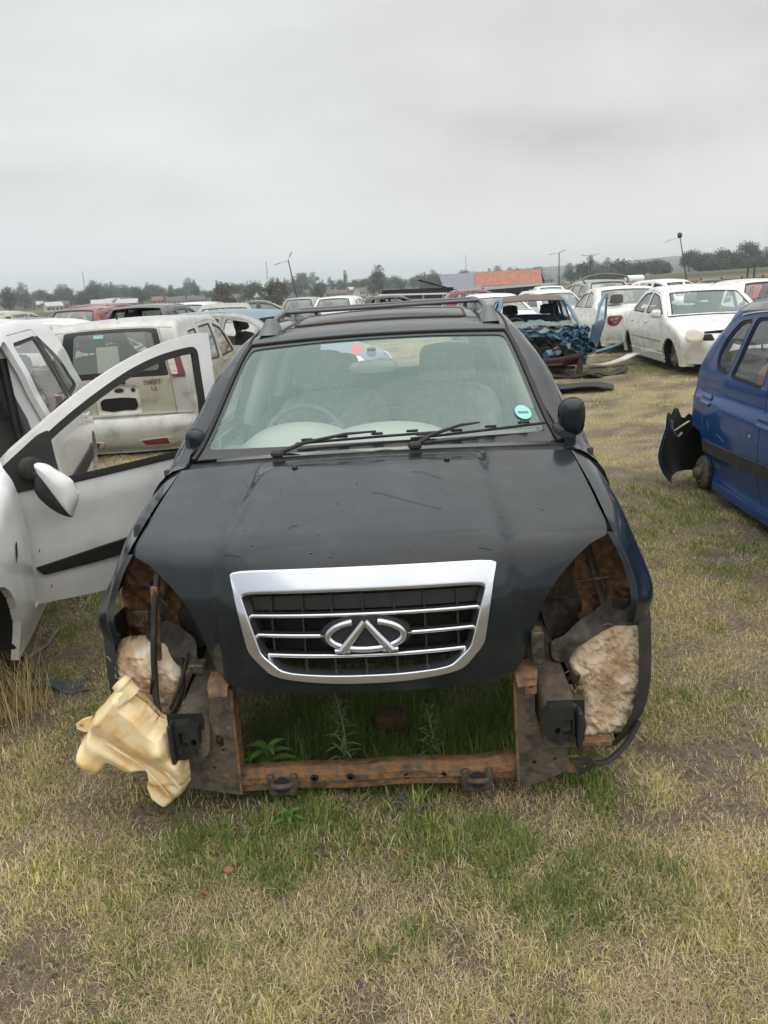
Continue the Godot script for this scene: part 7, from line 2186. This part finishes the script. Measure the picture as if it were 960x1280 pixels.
# ---------------------------------------------------------------- mesh tools
class MB:
	var v := PackedVector3Array()
	var n := PackedVector3Array()
	var t := PackedVector2Array()
	var c := PackedColorArray()
	var ix := PackedInt32Array()
	var col := Color(1, 1, 1)
	var xf := Transform3D.IDENTITY
	func vert(p: Vector3, nn: Vector3, uv := Vector2.ZERO) -> int:
		v.append(xf * p)
		n.append((xf.basis * nn).normalized())
		t.append(uv)
		c.append(col)
		return v.size() - 1
	func tri(a: int, b: int, d: int) -> void:
		var g := (v[b] - v[a]).cross(v[d] - v[a])
		if g.dot(n[a] + n[b] + n[d]) > 0.0:
			ix.append(a); ix.append(d); ix.append(b)
		else:
			ix.append(a); ix.append(b); ix.append(d)
	func quad(a: int, b: int, d: int, e: int) -> void:
		tri(a, b, d)
		tri(a, d, e)
	func fquad(a: Vector3, b: Vector3, d: Vector3, e: Vector3, away := Vector3.ZERO) -> void:
		var nn := (b - a).cross(d - a)
		if nn.length() < 1e-12:
			nn = (d - a).cross(e - a)
		nn = nn.normalized()
		if away != Vector3.ZERO and nn.dot(away) < 0.0:
			nn = -nn
		quad(vert(a, nn, Vector2(0, 0)), vert(b, nn, Vector2(1, 0)), vert(d, nn, Vector2(1, 1)), vert(e, nn, Vector2(0, 1)))
	func ftri(a: Vector3, b: Vector3, d: Vector3, away := Vector3.ZERO) -> void:
		var nn := (b - a).cross(d - a).normalized()
		if away != Vector3.ZERO and nn.dot(away) < 0.0:
			nn = -nn
		tri(vert(a, nn), vert(b, nn), vert(d, nn))
	# chamfered box
	func box(at: Vector3, size: Vector3, bevel := 0.0, turn := Basis.IDENTITY) -> void:
		var keep := xf
		xf = keep * Transform3D(turn, at)
		var h := size * 0.5
		var b := minf(bevel, minf(h.x, minf(h.y, h.z)) * 0.9)
		for ax in 3:
			var u := (ax + 1) % 3
			var w := (ax + 2) % 3
			for s in [-1.0, 1.0]:
				var pts := []
				for k in [[-1, -1], [1, -1], [1, 1], [-1, 1]]:
					var p := Vector3.ZERO
					p[ax] = s * h[ax]
					p[u] = k[0] * (h[u] - b)
					p[w] = k[1] * (h[w] - b)
					pts.append(p)
				var aw := Vector3.ZERO
				aw[ax] = s
				fquad(pts[0], pts[1], pts[2], pts[3], aw)
			if b > 0.0:
				for s in [-1.0, 1.0]:
					for r in [-1.0, 1.0]:
						var e := []
						for k in [-1.0, 1.0]:
							var p := Vector3.ZERO
							p[ax] = k * (h[ax] - b); p[u] = s * h[u]; p[w] = r * (h[w] - b)
							var q := Vector3.ZERO
							q[ax] = k * (h[ax] - b); q[u] = s * (h[u] - b); q[w] = r * h[w]
							e.append(p); e.append(q)
						var aw := Vector3.ZERO
						aw[u] = s; aw[w] = r
						fquad(e[0], e[1], e[3], e[2], aw)
		if b > 0.0:
			for sx in [-1.0, 1.0]:
				for sy in [-1.0, 1.0]:
					for sz in [-1.0, 1.0]:
						ftri(Vector3(sx * h.x, sy * (h.y - b), sz * (h.z - b)), Vector3(sx * (h.x - b), sy * h.y, sz * (h.z - b)), Vector3(sx * (h.x - b), sy * (h.y - b), sz * h.z), Vector3(sx, sy, sz))
		xf = keep
	# rows of points joined with smooth normals
	func grid(rows: Array, closed := false, cap := false) -> void:
		var nr := rows.size()
		var nc: int = rows[0].size()
		var base := v.size()
		for i in nr:
			for j in nc:
				var a: Vector3 = rows[maxi(i - 1, 0)][j]
				var b: Vector3 = rows[mini(i + 1, nr - 1)][j]
				var d: Vector3
				var e: Vector3
				if closed:
					d = rows[i][(j + nc - 1) % nc]
					e = rows[i][(j + 1) % nc]
				else:
					d = rows[i][maxi(j - 1, 0)]
					e = rows[i][mini(j + 1, nc - 1)]
				var nn := (b - a).cross(e - d)
				if nn.length() < 1e-12:
					nn = Vector3.UP
				vert(rows[i][j], nn.normalized(), Vector2(float(j) / nc, float(i) / nr))
		for i in nr - 1:
			for j in (nc if closed else nc - 1):
				var k := (j + 1) % nc
				quad(base + i * nc + j, base + i * nc + k, base + (i + 1) * nc + k, base + (i + 1) * nc + j)
		if cap:
			for e2 in [0, nr - 1]:
				var mid := Vector3.ZERO
				for p in rows[e2]:
					mid += p
				mid /= nc
				var ref: Vector3 = rows[1][0] if e2 == 0 else rows[nr - 2][0]
				var aw: Vector3 = rows[e2][0] - ref
				if aw.length() < 1e-9:
					aw = Vector3.UP
				for j in nc:
					var p0: Vector3 = rows[e2][j]
					var p1: Vector3 = rows[e2][(j + 1) % nc]
					if (p1 - p0).cross(mid - p0).length() > 1e-12:
						ftri(mid, p0, p1, aw)
	func tube(pts: PackedVector3Array, r, seg := 8, closed := false, flat := 1.0) -> void:
		var rows := []
		var m := pts.size()
		var side := Vector3.ZERO
		for i in m:
			var a := pts[(i + m - 1) % m] if closed else pts[maxi(i - 1, 0)]
			var b := pts[(i + 1) % m] if closed else pts[mini(i + 1, m - 1)]
			var d := (b - a).normalized()
			if side == Vector3.ZERO:
				side = d.cross(Vector3.UP)
				if side.length() < 0.05:
					side = d.cross(Vector3.RIGHT)
			side = (side - d * side.dot(d)).normalized()
			var up := side.cross(d)
			var rad: float = r[i] if (r is Array or r is PackedFloat32Array) else r
			var row := PackedVector3Array()
			for k in seg:
				var w := TAU * k / seg
				row.append(pts[i] + side * cos(w) * rad + up * sin(w) * rad * flat)
			rows.append(row)
		if closed:
			rows.append(rows[0])
		grid(rows, true, not closed)
	func lathe(profile: Array, at: Transform3D, seg := 16) -> void:
		var keep := xf
		xf = keep * at
		var rows := []
		for p in profile:
			var row := PackedVector3Array()
			for k in seg:
				var w := TAU * k / seg
				row.append(Vector3(cos(w) * p[0], p[1], sin(w) * p[0]))
			rows.append(row)
		grid(rows, true, true)
		xf = keep
	# a sheet over the outline poly (2D, minus holes), carried to 3D by mp; n points away from ref
	func panel(poly: PackedVector2Array, holes: Array, mp: Callable, cell: Vector2, thick: float, ref: Vector3, rim := true, bands := []) -> void:
		var lo := poly[0]
		var hi := poly[0]
		for p in poly:
			lo = lo.min(p)
			hi = hi.max(p)
		var nx := maxi(1, int(ceil((hi.x - lo.x) / cell.x)))
		var ny := maxi(1, int(ceil((hi.y - lo.y) / cell.y)))
		var st := Vector2((hi.x - lo.x) / nx, (hi.y - lo.y) / ny)
		var hb := []
		for h in holes:
			var a: Vector2 = h[0]
			var b: Vector2 = h[0]
			for p in h:
				a = a.min(p)
				b = b.max(p)
			hb.append(Rect2(a, b - a))
		var e := Vector2(cell.x, cell.y) * 0.02
		var mid := (lo + hi) * 0.5
		var inner := Geometry2D.triangulate_polygon(poly)
		if inner.size() >= 3:
			mid = (poly[inner[0]] + poly[inner[1]] + poly[inner[2]]) / 3.0
		var pm: Vector3 = mp.call(mid)
		var nm := ((mp.call(mid + Vector2(e.x, 0)) as Vector3) - pm).cross((mp.call(mid + Vector2(0, e.y)) as Vector3) - pm)
		var sg := 1.0 if nm.dot(pm - ref) > 0.0 else -1.0
		var memo := {}
		for i in nx:
			for j in ny:
				var a := lo + Vector2(i, j) * st
				var b := a + st
				var rect := PackedVector2Array([a, Vector2(b.x, a.y), b, Vector2(a.x, b.y)])
				var pieces: Array = Geometry2D.intersect_polygons(rect, poly)
				for k in holes.size():
					if hb[k].grow(1e-4).intersects(Rect2(a, st)):
						var nextp := []
						for q in pieces:
							for r in Geometry2D.clip_polygons(q, holes[k]):
								if not Geometry2D.is_polygon_clockwise(r) == Geometry2D.is_polygon_clockwise(q):
									continue
								nextp.append(r)
						pieces = nextp
				if bands.size() and pieces.size():
					var near := []
					for q in pieces:
						near.append_array(Geometry2D.intersect_polygons(q, bands[bands.size() - 1]))
					if near.size():
						var done := []
						for bnd in bands:
							var rest := []
							for q in pieces:
								done.append_array(Geometry2D.intersect_polygons(q, bnd))
								rest.append_array(Geometry2D.clip_polygons(q, bnd))
							pieces = rest
						done.append_array(pieces)
						pieces = done
				for q in pieces:
					var tr := Geometry2D.triangulate_polygon(q)
					var ids := []
					for p in q:
						var key := Vector2i(int(round(p.x * 20000.0)), int(round(p.y * 20000.0)))
						if not memo.has(key):
							memo[key] = put(p, mp, e, sg)
						ids.append(memo[key])
					for k in range(0, tr.size(), 3):
						tri(ids[tr[k]], ids[tr[k + 1]], ids[tr[k + 2]])
		if rim and thick > 0.0:
			var rings := [poly]
			rings.append_array(holes)
			for ring in rings:
				edge(ring, mp, cell, e, sg, thick)
	func put(p: Vector2, mp: Callable, e: Vector2, sg: float) -> int:
		var q: Vector3 = mp.call(p)
		var du: Vector3 = (mp.call(p + Vector2(e.x, 0)) as Vector3) - (mp.call(p - Vector2(e.x, 0)) as Vector3)
		var dv: Vector3 = (mp.call(p + Vector2(0, e.y)) as Vector3) - (mp.call(p - Vector2(0, e.y)) as Vector3)
		return vert(q, du.cross(dv).normalized() * sg, p)
	func edge(ring: PackedVector2Array, mp: Callable, cell: Vector2, e: Vector2, sg: float, thick: float) -> void:
		for k in ring.size():
			var a := ring[k]
			var b := ring[(k + 1) % ring.size()]
			var steps := maxi(1, int(ceil(maxf(absf(b.x - a.x) / cell.x, absf(b.y - a.y) / cell.y))))
			for s in steps:
				var p := a.lerp(b, float(s) / steps)
				var q := a.lerp(b, float(s + 1) / steps)
				var P: Vector3 = mp.call(p)
				var Q: Vector3 = mp.call(q)
				if P.distance_to(Q) < 1e-6:
					continue
				var du: Vector3 = (mp.call(p + Vector2(e.x, 0)) as Vector3) - P
				var dv: Vector3 = (mp.call(p + Vector2(0, e.y)) as Vector3) - P
				var nn := du.cross(dv).normalized() * sg
				fquad(P, Q, Q - nn * thick, P - nn * thick)
	# a cushion: outline in the local XY plane, bulging to +z (and flat or bulging behind)
	func pillow(poly: PackedVector2Array, depth: float, r: float, cell: float, back := 0.0, bump = null) -> void:
		var f := func(p: Vector2) -> float:
			var d := 1e9
			for k in poly.size():
				var q := Geometry2D.get_closest_point_to_segment(p, poly[k], poly[(k + 1) % poly.size()])
				d = minf(d, q.distance_to(p))
			var x := clampf(d / r, 0.0, 1.0)
			return sqrt(maxf(0.0, 1.0 - (1.0 - x) * (1.0 - x)))
		var front := func(p: Vector2) -> Vector3:
			var z: float = depth * f.call(p)
			if bump != null:
				z += bump.call(p) * f.call(p)
			return Vector3(p.x, p.y, z)
		panel(poly, [], front, Vector2(cell, cell), 0.0, Vector3(poly[0].x, poly[0].y, -50.0), false)
		if back > 0.0:
			var rear := func(p: Vector2) -> Vector3:
				return Vector3(p.x, p.y, -back * f.call(p))
			panel(poly, [], rear, Vector2(cell, cell), 0.0, Vector3(poly[0].x, poly[0].y, 50.0), false)
	func mesh(colors := false) -> ArrayMesh:
		var arr := []
		arr.resize(Mesh.ARRAY_MAX)
		arr[Mesh.ARRAY_VERTEX] = v
		arr[Mesh.ARRAY_NORMAL] = n
		arr[Mesh.ARRAY_TEX_UV] = t
		if colors:
			arr[Mesh.ARRAY_COLOR] = c
		arr[Mesh.ARRAY_INDEX] = ix
		var m := ArrayMesh.new()
		m.add_surface_from_arrays(Mesh.PRIMITIVE_TRIANGLES, arr)
		return m

static func smooth2(p: PackedVector2Array, sub := 4, closed := true) -> PackedVector2Array:
	var out := PackedVector2Array()
	var m := p.size()
	for i in (m if closed else m - 1):
		var a := p[(i + m - 1) % m] if closed else p[maxi(i - 1, 0)]
		var b := p[i]
		var d := p[(i + 1) % m]
		var e := p[(i + 2) % m] if closed else p[mini(i + 2, m - 1)]
		for k in sub:
			out.append(b.cubic_interpolate(d, a, e, float(k) / sub))
	if not closed:
		out.append(p[m - 1])
	return out
static func smooth3(p: PackedVector3Array, sub := 4, closed := false) -> PackedVector3Array:
	var out := PackedVector3Array()
	var m := p.size()
	for i in (m if closed else m - 1):
		var a := p[(i + m - 1) % m] if closed else p[maxi(i - 1, 0)]
		var e := p[(i + 2) % m] if closed else p[mini(i + 2, m - 1)]
		for k in sub:
			out.append(p[i].cubic_interpolate(p[(i + 1) % m], a, e, float(k) / sub))
	if not closed:
		out.append(p[m - 1])
	return out
static func pv(a: Array) -> PackedVector2Array:      # [x, y, x, y ...]
	var out := PackedVector2Array()
	for i in range(0, a.size(), 2):
		out.append(Vector2(a[i], a[i + 1]))
	return out
static func pv3(a: Array) -> PackedVector3Array:
	var out := PackedVector3Array()
	for i in range(0, a.size(), 3):
		out.append(Vector3(a[i], a[i + 1], a[i + 2]))
	return out
# an outline whose corners are rounded by r
static func rounded(p: PackedVector2Array, r: float, sub := 4) -> PackedVector2Array:
	var out := PackedVector2Array()
	var m := p.size()
	for i in m:
		var a := p[(i + m - 1) % m]
		var b := p[i]
		var d := p[(i + 1) % m]
		var ra := minf(r, a.distance_to(b) * 0.45)
		var rd := minf(r, d.distance_to(b) * 0.45)
		var s := b + (a - b).normalized() * ra
		var e := b + (d - b).normalized() * rd
		for k in sub + 1:
			var f := float(k) / sub
			out.append(s.lerp(b, f).lerp(b.lerp(e, f), f))
	return out
static func rrect(x0: float, y0: float, x1: float, y1: float, r: float) -> PackedVector2Array:
	return rounded(pv([x0, y0, x1, y0, x1, y1, x0, y1]), r)
static func circle(at: Vector2, rx: float, ry: float, k := 20) -> PackedVector2Array:
	var out := PackedVector2Array()
	for i in k:
		out.append(at + Vector2(cos(TAU * i / k) * rx, sin(TAU * i / k) * ry))
	return out
static func lin(a: PackedVector2Array, x: float) -> float:   # a sorted by x
	if x <= a[0].x:
		return a[0].y
	for i in a.size() - 1:
		if x <= a[i + 1].x:
			var f := (x - a[i].x) / (a[i + 1].x - a[i].x)
			f = lerpf(f, f * f * (3.0 - 2.0 * f), 0.5)
			return lerpf(a[i].y, a[i + 1].y, f)
	return a[a.size() - 1].y

# ---------------------------------------------------------------- car body surfaces
# C: profile down the middle (z, y), E: profile along the edges, from the front bottom over the roof to the rear bottom
class Shape:
	var C: PackedVector2Array
	var E: PackedVector2Array
	var X := PackedFloat32Array()
	var W := 0.8
	var plan: PackedVector2Array
	var sec: PackedVector2Array
	var ep := PackedVector2Array()
	var es := PackedFloat32Array()
	var epw := PackedFloat32Array()
	var tc := PackedFloat32Array()
	var te := PackedFloat32Array()
	var dent = null
	static func lin(a: PackedVector2Array, x: float) -> float:
		if x <= a[0].x:
			return a[0].y
		for i in a.size() - 1:
			if x <= a[i + 1].x:
				var f := (x - a[i].x) / (a[i + 1].x - a[i].x)
				f = lerpf(f, f * f * (3.0 - 2.0 * f), 0.5)
				return lerpf(a[i].y, a[i + 1].y, f)
		return a[a.size() - 1].y
	func chord(P: PackedVector2Array) -> PackedFloat32Array:
		var out := PackedFloat32Array([0.0])
		for i in P.size() - 1:
			out.append(out[i] + maxf(1e-4, sqrt(P[i].distance_to(P[i + 1]))))
		return out
	func slope(P: PackedVector2Array, t: PackedFloat32Array, k: int) -> Vector2:
		var m := P.size() - 1
		if k == 0:
			return (P[1] - P[0]) / (t[1] - t[0])
		if k == m:
			return (P[m] - P[m - 1]) / (t[m] - t[m - 1])
		var a := (P[k] - P[k - 1]) / (t[k] - t[k - 1])
		var b := (P[k + 1] - P[k]) / (t[k + 1] - t[k])
		var w := (t[k + 1] - t[k]) / (t[k + 1] - t[k - 1])
		return a * w + b * (1.0 - w)
	func spl(P: PackedVector2Array, t: PackedFloat32Array, s: float) -> Vector2:
		var i := clampi(int(floor(s)), 0, P.size() - 2)
		var f := s - i
		var h := t[i + 1] - t[i]
		var m0 := slope(P, t, i) * h
		var m1 := slope(P, t, i + 1) * h
		return P[i] * (2 * f * f * f - 3 * f * f + 1) + m0 * (f * f * f - 2 * f * f + f) + P[i + 1] * (-2 * f * f * f + 3 * f * f) + m1 * (f * f * f - f * f)
	func base(z: float, y: float) -> float:
		return W * lin(plan, z) * lin(sec, y)
	func xs(s: float) -> float:
		var i := clampi(int(floor(s)), 0, X.size() - 2)
		return lerpf(X[i], X[i + 1], clampf(s - i, 0.0, 1.0))
	func ready(R := 0.06, per := 6) -> void:
		tc = chord(C)
		te = chord(E)
		if X.is_empty():
			for p in E:
				X.append(base(p.x, p.y) - R)
		for i in (E.size() - 1) * per + 1:
			var s := float(i) / per
			ep.append(spl(E, te, s))
			es.append(s)
			epw.append(base(ep[i].x, ep[i].y) - xs(s))
	func strip(u: float, s: float, off := 0.0) -> Vector3:
		var p := at(u, s)
		if off != 0.0:
			p += normal(u, s) * off
		return p
	func at(u: float, s: float) -> Vector3:
		var a := spl(C, tc, s)
		var b := spl(E, te, s)
		var q := a + (b - a) * u * u
		return Vector3(xs(s) * u, q.y, q.x)
	func normal(u: float, s: float) -> Vector3:
		var du := at(u + 0.01, s) - at(u - 0.01, s)
		var ds := at(u, s + 0.01) - at(u, s - 0.01)
		return du.cross(ds).normalized()
	func sidex(z: float, y: float) -> float:
		var q := Vector2(z, y)
		var best := 1e9
		var w := 0.0
		var sgn := 1.0
		for i in ep.size() - 1:
			var a := ep[i]
			var ab := ep[i + 1] - a
			var f := clampf((q - a).dot(ab) / maxf(ab.length_squared(), 1e-9), 0.0, 1.0)
			var d: float = (a + ab * f).distance_squared_to(q)
			if d < best:
				best = d
				w = lerpf(epw[i], epw[i + 1], f)
				sgn = ab.cross(q - a)
		var rv := maxf(w, 0.04) * 1.2
		if sgn < 0.0:                                     # past the edge: the roll carries on downwards
			return base(z, y) - w * (1.0 + 2.5 * sqrt(best) / rv)
		var dd := minf(sqrt(best) / rv, 1.0)
		var x := base(z, y) - w * (1.0 - sqrt(maxf(0.0, 1.0 - (1.0 - dd) * (1.0 - dd))))
		if dent != null:
			x += dent.call(z, y)
		return x
	func side(z: float, y: float, sgn: float, off := 0.0) -> Vector3:
		return Vector3(sgn * (sidex(z, y) + off), y, z)
	# strips of growing width along the rounded edge, so that the rounding gets rows of its own
	func bands(s0: float, s1: float) -> Array:
		var out := []
		var l := edge_line(s0, s1, int((s1 - s0) * 8))
		var w := 0.0
		for x in epw:
			w = maxf(w, x)
		w = minf(w, 0.16)
		for f in [0.05, 0.16, 0.34, 0.62, 1.0]:
			var r := Geometry2D.offset_polyline(l, w * 1.2 * f, Geometry2D.JOIN_MITER, Geometry2D.END_BUTT)
			if r.size():
				out.append(r[0])
		return out
	func edge_line(s0: float, s1: float, k := 24) -> PackedVector2Array:
		var out := PackedVector2Array()
		for i in k + 1:
			out.append(spl(E, te, lerpf(s0, s1, float(i) / k)))
		return out

var names := {}
func numbered(called: String, parent: Node) -> String:
	var key := str(parent.get_instance_id()) + called
	var k: int = names.get(key, -1) + 1
	names[key] = k
	return called if k == 0 else "%s_%03d" % [called, k]
func obj(called: String, mb, mat: Material, parent: Node, colors := false) -> MeshInstance3D:
	var o := MeshInstance3D.new()
	o.mesh = mb.mesh(colors) if mb is MB else mb
	o.material_override = mat
	o.name = numbered(called, parent)
	parent.add_child(o, true)
	return o
func thing(called: String, label: String, category: String, at := Vector3.ZERO, turn := Vector3.ZERO, group := "") -> Node3D:
	var o := Node3D.new()
	o.name = numbered(called, self)
	add_child(o, true)
	o.position = at
	o.rotation_degrees = turn
	tag(o, label, category, group)
	return o
func tag(o: Node, label: String, category: String, group := "", kind := "") -> void:
	if label: o.set_meta("label", label)
	if category: o.set_meta("category", category)
	if group: o.set_meta("group", group)
	if kind: o.set_meta("kind", kind)
func struct(called: String, mb, mat: Material, label := "", colors := false) -> MeshInstance3D:
	var o := obj(called, mb, mat, self, colors)
	tag(o, label, "", "", "structure")
	return o

# ---------------------------------------------------------------- materials
var M := {}
func ntex(sd: int, freq: float, cols: Array, size := 256, oct := 4, kind := FastNoiseLite.TYPE_SIMPLEX_SMOOTH, normal := false, bump := 4.0) -> NoiseTexture2D:
	var f := FastNoiseLite.new()
	f.seed = sd
	f.frequency = freq
	f.fractal_octaves = oct
	f.noise_type = kind
	var t := NoiseTexture2D.new()
	t.width = size
	t.height = size
	t.seamless = true
	t.noise = f
	if normal:
		t.as_normal_map = true
		t.bump_strength = bump
	elif cols.size():
		var g := Gradient.new()
		var offs := PackedFloat32Array()
		var cc := PackedColorArray()
		for i in cols.size():
			offs.append(cols[i][0])
			cc.append(cols[i][1])
		g.offsets = offs
		g.colors = cc
		t.color_ramp = g
	return t
func mat(called: String, col: Color, rough := 0.6, metal := 0.0, tex: Texture2D = null, scale := 1.0, opts := {}) -> StandardMaterial3D:
	var m := StandardMaterial3D.new()
	m.resource_name = called
	m.albedo_color = col
	m.roughness = rough
	m.metallic = metal
	m.cull_mode = BaseMaterial3D.CULL_DISABLED
	if tex:
		m.albedo_texture = tex
	if tex or opts.has("normal"):
		m.uv1_triplanar = true
		m.uv1_scale = Vector3.ONE * scale
	if opts.has("normal"):
		m.normal_enabled = true
		m.normal_texture = opts.normal
		m.normal_scale = opts.get("ns", 1.0)
	if opts.has("coat"):
		m.clearcoat_enabled = true
		m.clearcoat = opts.coat
		m.clearcoat_roughness = opts.get("coat_rough", 0.08)
	if opts.has("rtex"):
		m.roughness_texture = opts.rtex
		m.roughness_texture_channel = BaseMaterial3D.TEXTURE_CHANNEL_RED
		m.uv1_triplanar = true
		m.uv1_scale = Vector3.ONE * scale
	if opts.has("vc"):
		m.vertex_color_use_as_albedo = true
	if opts.has("back"):
		m.backlight_enabled = true
		m.backlight = opts.back
	if opts.has("spec"):
		m.metallic_specular = opts.spec
	if opts.has("alpha"):
		m.transparency = BaseMaterial3D.TRANSPARENCY_ALPHA
		m.albedo_color.a = opts.alpha
	if opts.has("world"):
		m.uv1_world_triplanar = true
	if opts.has("sss"):
		m.subsurf_scatter_enabled = true
		m.subsurf_scatter_strength = opts.sss
	M[called] = m
	return m
func sr(r: float, g: float, b: float) -> Color:      # a real-world (linear) base colour
	return Color(r, g, b).linear_to_srgb()
